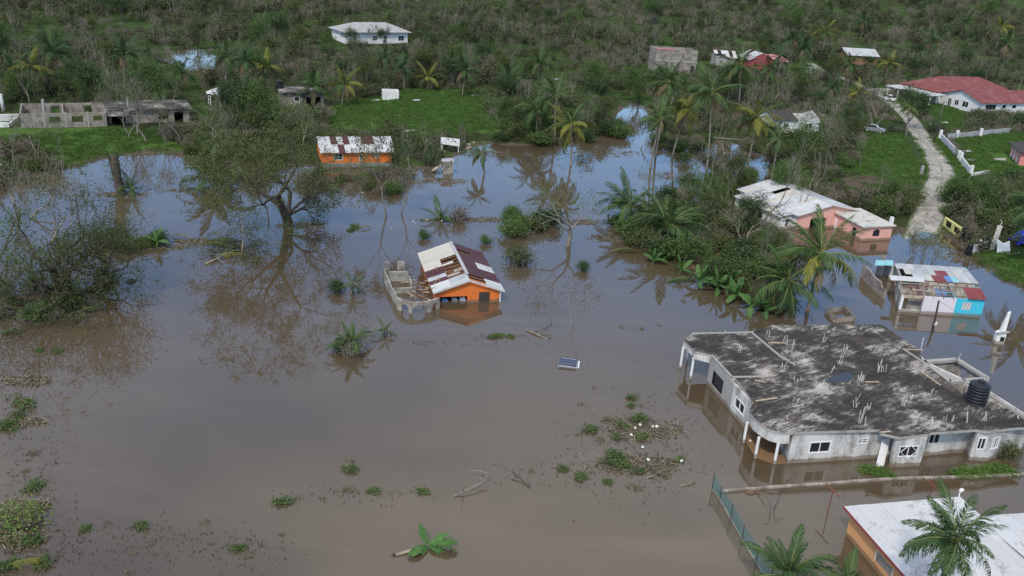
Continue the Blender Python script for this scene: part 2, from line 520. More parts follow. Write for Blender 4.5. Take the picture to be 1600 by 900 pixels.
M['gold_wall'] = stained('gold_wall', (0.34, 0.13, 0.03), (0.2, 0.08, 0.03), 0.3, 0.6)
M['maroon_wall'] = stained('maroon_wall', (0.30, 0.07, 0.075), (0.15, 0.05, 0.05), 0.25, 0.5)
M['yellow_paint'] = stained('yellow_paint', (0.66, 0.62, 0.24), (0.42, 0.39, 0.18), 0.25, 0.8)
M['zinc'] = sheet('zinc', (0.46, 0.48, 0.50), (0.20, 0.155, 0.125), 0.42)
M['zinc_white'] = sheet('zinc_white', (0.58, 0.59, 0.60), (0.30, 0.26, 0.21), 0.42)
M['zinc_cream'] = sheet('zinc_cream', (0.56, 0.53, 0.47), (0.45, 0.40, 0.32), 0.2)
M['zinc_old'] = sheet('zinc_old', (0.42, 0.42, 0.42), (0.16, 0.10, 0.075), 0.45)
M['maroon'] = sheet('maroon', (0.085, 0.030, 0.034), (0.05, 0.025, 0.022), 0.3)
M['red_sheet'] = sheet('red_sheet', (0.21, 0.062, 0.060), (0.30, 0.19, 0.17), 0.45, rough=0.7)
M['red_zinc'] = sheet('red_zinc', (0.24, 0.05, 0.05), (0.34, 0.27, 0.25), 0.4, rough=0.6)
M['pink_sheet'] = sheet('pink_sheet', (0.62, 0.25, 0.27), (0.4, 0.2, 0.18), 0.2, rough=0.6)
M['blue_sheet'] = plain('blue_sheet', (0.10, 0.22, 0.45), 0.5, 0.2)
M['blue_tarp'] = plain('blue_tarp', (0.02, 0.07, 0.62), 0.45, 0.2, bump=0.3)
M['timber'] = plain('timber', (0.24, 0.13, 0.08), 0.9, 0.35, 3)
M['timber_pale'] = plain('timber_pale', (0.42, 0.33, 0.24), 0.9, 0.3, 3)
M['door_dark'] = plain('door_dark', (0.055, 0.045, 0.04), 0.8, 0.4, 3)
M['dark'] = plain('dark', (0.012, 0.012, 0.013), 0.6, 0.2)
M['black_plastic'] = plain('black_plastic', (0.013, 0.014, 0.018), 0.42, 0.2, spec=0.5)
M['iron_red'] = plain('iron_red', (0.20, 0.065, 0.05), 0.8, 0.3, 3)
M['iron_dark'] = plain('iron_dark', (0.05, 0.048, 0.046), 0.8, 0.3, 3)
M['pole_wood'] = plain('pole_wood', (0.13, 0.115, 0.10), 0.9, 0.3, 2)
M['pole_dark'] = plain('pole_dark', (0.035, 0.03, 0.027), 0.9, 0.3, 2)
M['litter'] = plain('litter', (0.72, 0.72, 0.70), 0.6, 0.1)
M['rubble'] = stained('rubble', (0.42, 0.40, 0.36), (0.18, 0.16, 0.14), 0.4, 2.0)
M['car_white'] = plain('car_white', (0.78, 0.79, 0.80), 0.25, 0.03, spec=0.6, bump=0.0)
M['car_navy'] = plain('car_navy', (0.030, 0.038, 0.075), 0.25, 0.1, spec=0.6, bump=0.0)
M['car_grey'] = plain('car_grey', (0.22, 0.23, 0.24), 0.35, 0.1, spec=0.6, bump=0.0)
M['tyre'] = plain('tyre', (0.02, 0.02, 0.02), 0.9, 0.2)
M['chrome'] = plain('chrome', (0.5, 0.5, 0.52), 0.3, 0.1, 0.8)
M['lamp'] = plain('lamp', (0.75, 0.75, 0.72), 0.2, 0.05, spec=0.7)

t = NT('glass'); M['glass'] = t.done(t.bsdf((0.018, 0.02, 0.023), 0.12, None, 0, 0.6))

# flat concrete roof: black mould over pale screed, brushed along one direction
t = NT('roof_concrete'); v = t.pos()
mp = t.n('ShaderNodeMapping'); mp.inputs['Rotation'].default_value = (0, 0, rad(-38)); t.l(v, mp.inputs[0])
a = t.noise(mp.outputs[0], 1.1, 10, 0.78, (0.5, 1.7, 1), 0.4)
b = t.noise(v, 0.30, 5, 0.6)
c_ = t.noise(mp.outputs[0], 5.0, 7, 0.75, (0.35, 1.9, 1))
f = t.math('ADD', t.math('ADD', t.math('MULTIPLY', a, 0.45), t.math('MULTIPLY', b, 0.50)), t.math('MULTIPLY', c_, 0.32))
col = t.ramp(f, [(0.54, (0.020, 0.018, 0.016)), (0.625, (0.042, 0.038, 0.034)), (0.665, (0.12, 0.11, 0.098)), (0.71, (0.34, 0.318, 0.29)), (0.80, (0.50, 0.47, 0.43))])
fine = t.noise(mp.outputs[0], 16, 5, 0.8, (0.5, 1.5, 1))
col = t.mix(t.ramp(fine, [(0.58, 0.0), (0.66, 0.55)]), col, (0.42, 0.40, 0.37))
col = t.mix(t.ramp(fine, [(0.34, 0.6), (0.44, 0.0)]), col, (0.025, 0.023, 0.021))
pk = t.noise(v, 0.35, 4)
col = t.mix(t.ramp(pk, [(0.58, 0.0), (0.75, 0.25)]), col, (0.34, 0.25, 0.21))
M['roof_concrete'] = t.done(t.bsdf(col, 0.95, t.bump(c_, 0.4, 0.05)))

# flood water: silt-laden body colour under a mirror surface
t = NT('flood_water'); v = t.pos()
n = t.noise(v, 0.035, 4, 0.5)
col = t.ramp(n, [(0.35, (0.077, 0.057, 0.034)), (0.65, (0.090, 0.067, 0.042))])
b1 = t.noise(v, 0.5, 3, 0.5); b2 = t.noise(v, 3.5, 2, 0.5, (1, 0.6, 1))
ruf = t.ramp(t.noise(v, 0.030, 5, 0.6, (0.5, 1.4, 1), 0.8), [(0.50, 0.0), (0.64, 1.0)])
slk = t.ramp(t.noise(v, 0.05, 6, 0.65, (0.35, 1.8, 1), 1.2), [(0.52, 0.0), (0.66, 0.35)])
col = t.mix(slk, col, (0.125, 0.100, 0.070))
h = t.math('ADD', t.math('MULTIPLY', b1, 1.0), t.math('MULTIPLY', b2, t.math('ADD', 0.10, t.math('MULTIPLY', ruf, 0.55))))
rg = t.ramp(t.noise(v, 0.05, 5, 0.6), [(0.4, 0.01), (0.7, 0.04)])
p = t.bsdf(col, rg, t.bump(h, 0.025, 0.05), 0, 0.5)
p.inputs['IOR'].default_value = 1.75
M['water'] = t.done(p)

# terrain: vertex attributes choose lawn, bare earth, scrub floor
t = NT('terrain'); v = t.pos()
def attr(n):
    x = t.n('ShaderNodeAttribute'); x.attribute_name = n; return x.outputs['Fac']
n1 = t.noise(v, 0.09, 6, 0.6); n2 = t.noise(v, 0.7, 6, 0.65); n3 = t.noise(v, 4.0, 4, 0.6)
scr = t.ramp(n2, [(0.3, (0.020, 0.028, 0.011)), (0.52, (0.036, 0.050, 0.018)), (0.72, (0.070, 0.066, 0.038))])
scr = t.mix(t.ramp(n1, [(0.46, 0.0), (0.60, 0.75)]), scr, (0.052, 0.098, 0.026))
lawn = t.ramp(n2, [(0.28, (0.046, 0.098, 0.018)), (0.5, (0.066, 0.140, 0.026)), (0.75, (0.092, 0.170, 0.038))])
lawn = t.mix(t.ramp(n3, [(0.35, 0.0), (0.7, 0.35)]), lawn, (0.040, 0.075, 0.02))
lawn = t.mix(t.ramp(n1, [(0.52, 0.0), (0.68, 0.5)]), lawn, (0.10, 0.115, 0.04))
mud = t.ramp(n2, [(0.3, (0.070, 0.052, 0.040)), (0.7, (0.125, 0.100, 0.078))])
edge = t.math('ADD', attr('lawn'), t.math('MULTIPLY', t.math('SUBTRACT', n2, 0.5), 0.7))
c = t.mix(t.ramp(edge, [(0.35, 0.0), (0.55, 1.0)]), scr, lawn)
edge = t.math('ADD', attr('mud'), t.math('MULTIPLY', t.math('SUBTRACT', n2, 0.5), 0.8))
c = t.mix(t.ramp(edge, [(0.4, 0.0), (0.6, 1.0)]), c, mud)
M['terrain'] = t.done(t.bsdf(c, 1.0, t.bump(t.math('ADD', n3, n2), 0.6, 0.25), 0, 0.1))

# white marl road with wheel ruts and weeds
t = NT('marl_road'); v = t.pos()
n2 = t.noise(v, 0.45, 7, 0.65); n3 = t.noise(v, 2.5, 5, 0.65)
at = t.n('ShaderNodeAttribute'); at.attribute_name = 'across'
cen = t.math('ABSOLUTE', t.math('SUBTRACT', at.outputs['Fac'], 0.5))
c = t.ramp(t.math('ADD', t.math('MULTIPLY', n2, 0.6), t.math('MULTIPLY', n3, 0.4)), [(0.38, (0.15, 0.135, 0.115)), (0.5, (0.30, 0.285, 0.255)), (0.62, (0.46, 0.445, 0.41))])
weed = t.math('ADD', t.math('ADD', t.math('MULTIPLY', t.ramp(cen, [(0.0, 0.30), (0.13, 0.0)]), 1.0), t.ramp(cen, [(0.33, 0.0), (0.5, 0.75)])), t.math('MULTIPLY', t.math('SUBTRACT', n2, 0.5), 1.6))
c = t.mix(t.ramp(weed, [(0.28, 0.0), (0.5, 0.9)]), c, (0.070, 0.100, 0.035))
M['road'] = t.done(t.bsdf(c, 1.0, t.bump(n3, 0.6, 0.08), 0, 0.1))

# floating rafts of twigs and rubbish
t = NT('debris'); v = t.pos()
n2 = t.noise(v, 1.2, 6, 0.7); n3 = t.noise(v, 7, 4, 0.7)
c = t.ramp(t.math('ADD', t.math('MULTIPLY', n2, 0.5), t.math('MULTIPLY', n3, 0.5)), [(0.36, (0.040, 0.031, 0.026)), (0.5, (0.085, 0.066, 0.054)), (0.62, (0.145, 0.118, 0.092))])
M['debris'] = t.done(t.bsdf(c, 0.95, t.bump(n3, 0.8, 0.06)))

# wire netting, open between the strands
def netting(name, col, pitch, wire):
    t = NT(name)
    s = t.n('ShaderNodeSeparateXYZ'); t.l(t.coord('Object'), s.inputs[0])
    hx = t.math('ADD', s.outputs[0], s.outputs[1])
    def line(a):
        fr = t.math('FRACT', t.math('MULTIPLY', a, 1 / pitch))
        return t.math('LESS_THAN', fr, wire)
    l = t.math('MAXIMUM', line(t.math('ADD', hx, s.outputs[2])), line(t.math('SUBTRACT', hx, s.outputs[2])))
    d = t.bsdf(col, 0.7)
    tr = t.n('ShaderNodeBsdfTransparent')
    mx = t.n('ShaderNodeMixShader'); t.l(l, mx.inputs[0]); t.l(tr.outputs[0], mx.inputs[1]); t.l(d.outputs[0], mx.inputs[2])
    return t.done(mx)
M['netting'] = netting('netting', (0.10, 0.26, 0.25), 0.10, 0.16)
M['netting_grey'] = netting('netting_grey', (0.16, 0.17, 0.16), 0.14, 0.10)

# ------------------------------------------------------------------ the setting
rows = np.concatenate([np.linspace(-40, 24, 12), np.geomspace(25, 1300, 330)])
ks = np.linspace(-1.15, 1.15, 270)
X = ks[None, :] * np.maximum(rows, 30)[:, None]
Y = np.repeat(rows[:, None], len(ks), 1)
xf, yf = X.ravel(), Y.ravel()
zf = H(xf, yf)
nr, nc = X.shape
ii = np.arange((nr - 1) * (nc - 1)); r_, c_ = ii // (nc - 1), ii % (nc - 1)
quads = np.stack([r_ * nc + c_, r_ * nc + c_ + 1, (r_ + 1) * nc + c_ + 1, (r_ + 1) * nc + c_], 1)
me = bpy.data.meshes.new('ground')
me.from_pydata(np.stack([xf, yf, zf], 1).tolist(), [], quads.tolist())
me.polygons.foreach_set('use_smooth', [True] * len(quads))
LAWNS = [[(0, 200), (120, 199), (190, 200), (250, 212), (300, 232), (210, 240), (120, 262), (-60, 262), (-60, 200)],
         [(500, 172), (560, 158), (640, 140), (760, 143), (790, 160), (740, 178), (780, 205), (640, 215), (520, 205)],
         [(1305, 268), (1330, 225), (1395, 205), (1425, 212), (1445, 245), (1446, 285), (1420, 290), (1370, 275)],
         [(1432, 170), (1462, 150), (1500, 175), (1525, 195), (1500, 208), (1470, 204)],
         [(1484, 216), (1560, 208), (1640, 205), (1660, 280), (1520, 280), (1512, 250)],
         [(1514, 402), (1540, 393), (1640, 392), (1700, 470), (1600, 455), (1560, 430)],
         [(1450, 215), (1475, 215), (1515, 270), (1500, 280)]]
LAWNS = [np.array([G(*q)[:2] for q in l]) for l in LAWNS]
BROWN = np.array([G(*q)[:2] for q in [(1318, 276), (1380, 272), (1425, 285), (1405, 318), (1330, 312)]])
lawn = np.zeros(len(xf)); 
for l in LAWNS: lawn = np.maximum(lawn, inside(l, xf, yf) * 1.0)
sd_f = sdist(FLOOD, xf, yf)
mud = np.where(sd_f < 2.2, 1.0 - sd_f / 4.5, 0.0) * (0.4 + 0.9 * (fbm(xf / 14, yf / 14, 5)))
mud = np.maximum(mud, inside(BROWN, xf, yf) * 0.85)
for nm, arr in (('lawn', lawn), ('mud', mud)):
    a = me.attributes.new(nm, 'FLOAT', 'POINT'); a.data.foreach_set('value', arr.astype(np.float32))
me.materials.append(M['terrain'])
tag(inst('ground', me), 'green and brown ground of lawns, scrub floor and rising hillside', 'ground', kind='structure')

m = MB()
m.add([(-420, -80, 0), (520, -80, 0), (520, 330, 0), (-420, 330, 0)], [(0, 1, 2, 3)])
tag(m.build('flood_water', M['water']), 'calm brown flood water covering the low ground', 'water', kind='structure')

PONDPX = [(256, 96), (268, 84), (290, 77), (322, 79), (342, 92), (345, 104), (330, 113), (300, 112), (270, 106)]
POND = np.array([G(*q)[:2] for q in PONDPX])
pz = float(H(POND[:, 0], POND[:, 1]).max()) + 0.12
m = MB(); m.add([(q[0], q[1], pz) for q in POND], [tuple(range(len(POND)))]); 
tag(m.build('pond', M['water']), 'pale flooded pond behind the far left palms', 'pond', kind='structure')
def spline(P, n):
    P = np.array(P, float); t = np.linspace(0, len(P) - 1, n); out = []
    for q in t:
        i = min(int(q), len(P) - 2); f = q - i
        p0, p1, p2, p3 = P[max(i - 1, 0)], P[i], P[i + 1], P[min(i + 2, len(P) - 1)]
        out.append(0.5 * ((2 * p1) + (-p0 + p2) * f + (2 * p0 - 5 * p1 + 4 * p2 - p3) * f * f + (-p0 + 3 * p1 - 3 * p2 + p3) * f ** 3))
    return np.array(out)
rc = spline(ROAD_W, 140)
hw = np.interp(np.linspace(0, 1, 140), [0, 0.25, 0.45, 0.6, 1], [2.2, 2.4, 2.6, 2.0, 1.7])
tn = np.gradient(rc, axis=0); tn /= np.linalg.norm(tn, axis=1)[:, None]
nrm = np.stack([tn[:, 1], -tn[:, 0]], 1)
vs_, fs_, ac = [], [], []
NA = 9
for i in range(140):
    for j in range(NA):
        s = j / (NA - 1) * 2 - 1
        q = rc[i] + nrm[i] * s * hw[i] * (0.8 + 0.4 * float(vnoise(i * 0.13 + 40 * (j > 4), 0.5, 21)))
        vs_.append((q[0], q[1], 0)); ac.append(j / (NA - 1))
vs_ = np.array(vs_); vs_[:, 2] = np.maximum(H(vs_[:, 0], vs_[:, 1]), -0.6) + 0.06
for i in range(139):
    for j in range(NA - 1):
        k = i * NA + j; fs_.append((k, k + 1, k + NA + 1, k + NA))
me = bpy.data.meshes.new('road'); me.from_pydata(vs_.tolist(), [], fs_)
a = me.attributes.new('across', 'FLOAT', 'POINT'); a.data.foreach_set('value', np.array(ac, np.float32))
me.materials.append(M['road'])
tag(inst('road', me), 'pale marl road running down into the flood', 'road', kind='structure')

# ------------------------------------------------------------------ vegetation library
rng = np.random.default_rng(7)

def np_mesh(name, V, Fq, mats, mi=None):
    me = bpy.data.meshes.new(name)
    V = np.asarray(V, np.float32); Fq = np.asarray(Fq, np.int32)
    nf, k = Fq.shape
    me.vertices.add(len(V)); me.vertices.foreach_set('co', V.ravel())
    me.loops.add(nf * k); me.loops.foreach_set('vertex_index', Fq.ravel())
    me.polygons.add(nf)
    me.polygons.foreach_set('loop_start', np.arange(0, nf * k, k, dtype=np.int32))
    if mi is not None: me.polygons.foreach_set('material_index', np.asarray(mi, np.int32))
    for m_ in mats: me.materials.append(m_)
    me.update(calc_edges=True)
    return me

def unit(v):
    return v / (np.linalg.norm(v, axis=-1, keepdims=True) + 1e-9)

def seg_tubes(segs, k=5):
    """segs: rows p0(3) p1(3) r0 r1 -> verts, quads"""
    S = np.asarray(segs, float)
    p0, p1, r0, r1 = S[:, :3], S[:, 3:6], S[:, 6], S[:, 7]
    d = unit(p1 - p0)
    ref = np.where(np.abs(d[:, 2:3]) < 0.9, np.array([[0, 0, 1.0]]), np.array([[1.0, 0, 0]]))
    a = unit(np.cross(d, ref)); b = np.cross(d, a)
    th = np.arange(k) * 2 * math.pi / k
    cs, sn = np.cos(th), np.sin(th)
    ring = a[:, None, :] * cs[None, :, None] + b[:, None, :] * sn[None, :, None]
    V = np.concatenate([p0[:, None] + ring * r0[:, None, None], p1[:, None] + ring * r1[:, None, None]], 1).reshape(-1, 3)
    j = np.arange(k); q = np.stack([j, (j + 1) % k, k + (j + 1) % k, k + j], 1)
    Q = (np.arange(len(S)) * 2 * k)[:, None, None] + q[None]
    return V, Q.reshape(-1, 4)

def leaves(C, size, rg, flat=0.5, asp=0.5, outward=None):
    """leaf-shaped quads at centres C"""
    n = len(C)
    d = rg.normal(size=(n, 3)); d[:, 2] *= 0.6
    if outward is not None: d += outward * 0.8
    d = unit(d)
    nn = rg.normal(size=(n, 3)) * (1 - flat); nn[:, 2] += flat * 1.5
    w = unit(np.cross(d, nn))
    s = size * rg.uniform(0.6, 1.3, n)[:, None]
    a = C - d * s * 0.5; b = C + d * s * 0.5
    mid = C + np.cross(w, d) * s * 0.10
    V = np.stack([a, mid + w * s * asp * 0.5, b, mid - w * s * asp * 0.5], 1).reshape(-1, 3)
    return V, np.arange(4 * n).reshape(-1, 4)

def grow(rg, height, r0, levels=4, kids=(3, 4), spread=0.9, fork=0.3, upb=0.25, taper=0.62, lean=(0, 0), multi=1, wob=0.18, lratio=0.68):
    segs, tips = [], []
    def branch(p, d, L, r, lv):
        n = 3 if lv else 2
        q = p
        pts = [(p, r)]
        for i in range(n):
            d = unit(d + rg.normal(size=3) * wob + np.array([0, 0, upb * (0.3 if lv == levels else 1) * 0.4]))
            q2 = q + d * L / n
            ra = r * (1 - 0.45 * i / n); rb = r * (1 - 0.45 * (i + 1) / n)
            segs.append((*q, *q2, ra, rb)); q = q2
            pts.append((q, rb))
        if lv == 0:
            tips.append((*q, *d)); return
        if lv == 1:
            tips.append((*q, *d))
        k = int(rg.integers(kids[0], kids[1] + 1))
        az0 = rg.uniform(0, 6.28)
        for i in range(k):
            az = az0 + 6.28 * i / k + rg.normal() * 0.4
            an = spread * rg.uniform(0.55, 1.25)
            ref = unit(np.cross(d, np.array([0.3, 0.8, 0.5])))
            e1, e2 = ref, np.cross(d, ref)
            nd = unit(d * math.cos(an) + (e1 * math.cos(az) + e2 * math.sin(az)) * math.sin(an) + np.array([0, 0, upb]))
            t = 1.0 if i < 2 else rg.uniform(fork, 1.0)
            j = t * n; jj = min(int(j), n - 1); fr = j - jj
            pp = pts[jj][0] * (1 - fr) + pts[jj + 1][0] * fr
            rr = pts[jj][1] * (1 - fr) + pts[jj + 1][1] * fr
            branch(pp, nd, L * lratio * rg.uniform(0.75, 1.2), rr * taper, lv - 1)
    for k in range(multi):
        d0 = unit(np.array([lean[0], lean[1], 1.0]) + (rg.normal(size=3) * 0.35 if multi > 1 else 0))
        branch(np.array([0.0, 0, -0.8]) + (rg.normal(size=3) * [0.3, 0.3, 0] if multi > 1 else 0), d0, height * 0.36, r0, levels)
    return np.array(segs), np.array(tips)

def tree_meshes(name, rg, height, r0, leaf_n, leaf_s, bark, leafm, cluster=0.6, keep=1.0, **kw):
    segs, tips = grow(rg, height, r0, **kw)
    z = max(np.percentile(tips[:, 2], 90), 0.1)
    sc = height / z
    segs[:, :8] *= sc; tips[:, :3] *= sc
    segs[:, 6:8] = np.maximum(segs[:, 6:8] / sc, 0.012)
    V, Q = seg_tubes(segs, 5)
    tm = np_mesh(name + '_trunk', V, Q, [bark])
    for pl in (tm,): pl.polygons.foreach_set('use_smooth', [True] * len(Q))
    if not leaf_n: return tm, None
    tips = tips[rg.random(len(tips)) < keep]
    n = leaf_n
    C = np.repeat(tips[:, :3], n, 0) + rg.normal(size=(len(tips) * n, 3)) * cluster * np.repeat(rg.uniform(0.5, 1.3, len(tips)), n)[:, None]
    C[:, 2] = np.where(C[:, 2] < 0.15, 0.15 + rg.random(len(C)) * 0.4, C[:, 2])
    V, Q = leaves(C, leaf_s, rg, 0.45, 0.55)
    cm = np_mesh(name + '_crown', V, Q, [leafm])
    return tm, cm

def put_tree(name, protos, base, scale, rz, label, cat='tree', group=None):
    t_ = thing(name, label, cat, base, group, rz, scale)
    inst('trunk', protos[0], t_)
    if protos[1] is not None: inst('crown', protos[1], t_)
    return t_

def bush_mesh(name, rg, h, w, stems, leaf_n, leaf_s, leafm, bark, dome=True):
    segs = []
    ends = []
    for i in range(stems):
        az = rg.uniform(0, 6.28); rr = w * 0.5 * math.sqrt(rg.random())
        b = np.array([math.cos(az), math.sin(az), 0]) * rr * 0.45
        top_z = h * (1 - 0.55 * (rr / (w * 0.5)) ** 2) * rg.uniform(0.7, 1.1)
        e = np.array([math.cos(az) * rr, math.sin(az) * rr, top_z])
        mid = (b + e) / 2 + rg.normal(size=3) * 0.12 * w * 0.3 + np.array([0, 0, 0.1 * h])
        b[2] = -0.4
        segs += [(*b, *mid, 0.035 * h / 2 + 0.012, 0.02 * h / 2 + 0.01), (*mid, *e, 0.02 * h / 2 + 0.01, 0.008)]
        for q in range(2):
            s2 = mid + (e - mid) * rg.random() ; e2 = s2 + rg.normal(size=3) * 0.22 * w * 0.4
            e2[2] = max(e2[2], 0.05)
            segs.append((*s2, *e2, 0.015, 0.008)); ends.append(e2)
        ends.append(e); ends.append(mid)
    V1, Q1 = seg_tubes(segs, 4)
    ends = np.array(ends)
    k = max(1, leaf_n // len(ends))
    C = np.repeat(ends, k, 0) + rg.normal(size=(len(ends) * k, 3)) * np.array([0.13 * w, 0.13 * w, 0.13 * h]) * (0.4 if h < .3 else (0.6 if h < .45 else 1))
    C[:, 2] = np.maximum(C[:, 2], 0.02 + 0.1 * rg.random(len(C)))
    V2, Q2 = leaves(C, leaf_s, rg, 0.4, 0.55)
    V = np.concatenate([V1, V2]); Q = np.concatenate([Q1, Q2 + len(V1)])
    return np_mesh(name, V, Q, [bark, leafm], [0] * len(Q1) + [1] * len(Q2))

def frond_mesh(name, rg, droop, mat, npair=34, L=1.0, ragged=0.0, hang=0.35):
    """palm frond along +X of length 1 that arches down by `droop` radians"""
    n = 12
    t_ = np.linspace(0, 1, n + 1)
    ang = -droop * t_ ** 1.35
    pts = [np.zeros(3)]
    for i in range(n):
        pts.append(pts[-1] + np.array([math.cos(ang[i]), 0, math.sin(ang[i])]) / n)
    pts = np.array(pts)
    segs = [(*pts[i], *pts[i + 1], 0.014 * (1 - t_[i]) + 0.002, 0.014 * (1 - t_[i + 1]) + 0.002) for i in range(n)]
    V1, Q1 = seg_tubes(segs, 4)
    V, Q = [], []
    for i in range(npair):
        u = 0.14 + 0.86 * (i + 0.5) / npair
        j = min(int(u * n), n - 1); fr = u * n - j
        p = pts[j] * (1 - fr) + pts[j + 1] * fr
        d = unit(pts[j + 1] - pts[j])
        nz = np.array([-d[2], 0, d[0]])
        for s in (-1, 1):
            if rg.random() < ragged: continue
            ll = 0.225 * (math.sin(math.pi * (0.12 + 0.86 * u) ** 0.8) ** 0.7 + 0.12) * rg.uniform(0.7, 1.15)
            side = np.array([0, s, 0.0])
            dr = unit(d * (0.75 + 0.5 * u + rg.normal() * 0.12) + side * 0.85 + nz * (0.15 - hang * rg.uniform(0.3, 2.0)))
            w = unit(np.cross(dr, nz)) * 0.0085
            m1 = p + dr * ll * 0.5
            e = m1 + unit(dr + np.array([0, 0, -hang * 2.0 * rg.uniform(0.6, 1.4)])) * ll * 0.5
            b = len(V)
            V += [p - w * 0.5, p + w * 0.5, m1 + w, m1 - w, e + w * 0.25, e - w * 0.25]
            Q += [(b, b + 1, b + 2, b + 3), (b + 3, b + 2, b + 4, b + 5)]
    V = np.concatenate([V1, np.array(V)]); Q = np.concatenate([Q1, np.array(Q) + len(V1)])
    return np_mesh(name, V, Q, [mat, M['midrib']], [1] * len(Q1) + [0] * (len(Q) - len(Q1)))

FRONDS = {}
for key, mt in (('g', M['frond']), ('y', M['frond_yellow']), ('d', M['frond_dead'])):
    FRONDS[key] = [frond_mesh('frond', rng, dr, mt, 44, ragged=rg_, hang=hg) for dr, rg_, hg in ((0.6, 0.05, 0.3), (1.1, 0.10, 0.5), (1.55, 0.16, 0.7), (1.9, 0.3, 0.9))]

def palm(base, height, lean, L, n, label, style='g', group=None, seed=0, trunk_r=0.17, up_only=False, coconuts=0, cat='palm', name='coconut_palm', wind=(0, 0)):
    """coconut palm with every frond a part of its own"""
    rg = np.random.default_rng(seed + 100)
    t_ = thing(name, label, cat, base, group)
    top = np.array([lean[0], lean[1], height])
    if height > 0.3:
        m = MB(); pts, rs = [], []
        for i in range(9):
            u = i / 8
            pts.append(np.array([lean[0] * u ** 1.6, lean[1] * u ** 1.6, height * u - 0.9 * (1 - u)])); rs.append(trunk_r * (1.35 - 0.3 * min(1, u * 4) - 0.35 * u))
        m.tube(pts, rs, 8)
        me = m.mesh('trunk', M['bark_palm'], smooth=True)
        inst('trunk', me, t_)
    for i in range(n):
        u = (i + 0.5) / n
        az = i * 2.39996 + rg.normal() * 0.18
        el = rad(82 - (112 if not up_only else 62) * u ** 0.85) + rg.normal() * 0.10
        kd = 0 if u < 0.25 else (1 if u < 0.55 else 2)
        key = 'g'
        if style == 'y': key = 'y' if rg.random() < 0.65 else 'g'
        elif style == 'm' and u > 0.55 and rg.random() < 0.5: key = 'y'
        if style != 'n' and u > 0.78 and rg.random() < 0.6: key, kd = 'd', 3
        me = FRONDS[key][kd]
        sw = (-.28 + .12 * rg.normal(), .10 + .1 * rg.normal()) if height > 2.5 else (0.08 * rg.normal(), 0.08 * rg.normal())
        dv = Vector((math.cos(az) * math.cos(el) + wind[0] + sw[0], math.sin(az) * math.cos(el) + wind[1] + sw[1], math.sin(el)))
        az2 = math.atan2(dv.y, dv.x); el2 = math.atan2(dv.z, math.hypot(dv.x, dv.y))
        Lf = L * (rg.uniform(0.82, 1.12) if rg.random() > .15 else rg.uniform(.45, .7)) * (0.8 if u < 0.1 else 1)
        mt = Matrix.Translation(Vector(top)) @ Matrix.Rotation(az2, 4, 'Z') @ Matrix.Rotation(-el2, 4, 'Y') @ Matrix.Rotation(rg.normal() * 0.25, 4, 'X') @ Matrix.Scale(Lf, 4)
        inst('frond', me, t_, mat=mt)
    for i in range(coconuts):
        az = rg.uniform(0, 6.28)
        inst('coconut', COCO, t_, mat=Matrix.Translation(Vector(top + np.array([math.cos(az) * 0.38, math.sin(az) * 0.38, -0.35 - 0.35 * rg.random()]))) @ Matrix.Scale(0.17, 4))
    return t_
m = MB()
for i in range(5): pass
_pts = [(0, 0, -1.1), (0, 0, -0.8), (0, 0, 0), (0, 0, 0.75), (0, 0, 1.05)]
m.tube(_pts, [0.15, 0.65, 1.0, 0.7, 0.12], 8); COCO = m.mesh('coconut', M['coconut'], smooth=True)

def far_crown(name, rg, style):
    V, Q, mi = [], [], []
    nb = 0
    for i in range(17):
        u = (i + 0.5) / 17
        key = 'y' if (style == 'y' and rg.random() < 0.6) else 'g'
        if u > 0.85: key = 'd'
        me = FRONDS[key][0 if u < 0.2 else (1 if u < 0.5 else (2 if u < 0.85 else 3))]
        co = np.zeros(len(me.vertices) * 3, np.float32); me.vertices.foreach_get('co', co); co = co.reshape(-1, 3)
        q = np.zeros(len(me.loops), np.int32); me.loops.foreach_get('vertex_index', q); q = q.reshape(-1, 4)
        az = i * 2.39996 + rg.normal() * 0.2; el = rad(80 - 110 * u) + rg.normal() * 0.1
        R_ = np.array(Matrix.Rotation(az, 3, 'Z') @ Matrix.Rotation(-el, 3, 'Y'))
        V.append(co @ R_.T * rg.uniform(0.85, 1.1)); Q.append(q + nb); nb += len(co)
        mi += [{'g': 0, 'y': 1, 'd': 2}[key]] * len(q)
    return np_mesh(name, np.concatenate(V), np.concatenate(Q), [M['frond'], M['frond_yellow'], M['frond_dead']], mi)
CROWNS = [far_crown('crown', rng, 'g'), far_crown('crown', rng, 'g'), far_crown('crown', rng, 'y')]
def far_palm(base, height, lean, L, variant, label, group, rz=0.0):
    t_ = thing('coconut_palm', label, 'palm', base, group)
    m = MB()
    pts = [np.array([lean * (i / 5) ** 1.5, 0, height * i / 5 - 0.6 * (1 - i / 5)]) for i in range(6)]
    m.tube(pts, [0.2, 0.17, 0.15, 0.14, 0.12, 0.11], 6)
    inst('trunk', m.mesh('trunk', M['bark_palm'], smooth=True), t_)
    inst('crown', CROWNS[variant], t_, mat=Matrix.Translation((lean, 0, height)) @ Matrix.Rotation(rz, 4, 'Z') @ Matrix.Scale(L, 4))
    return t_

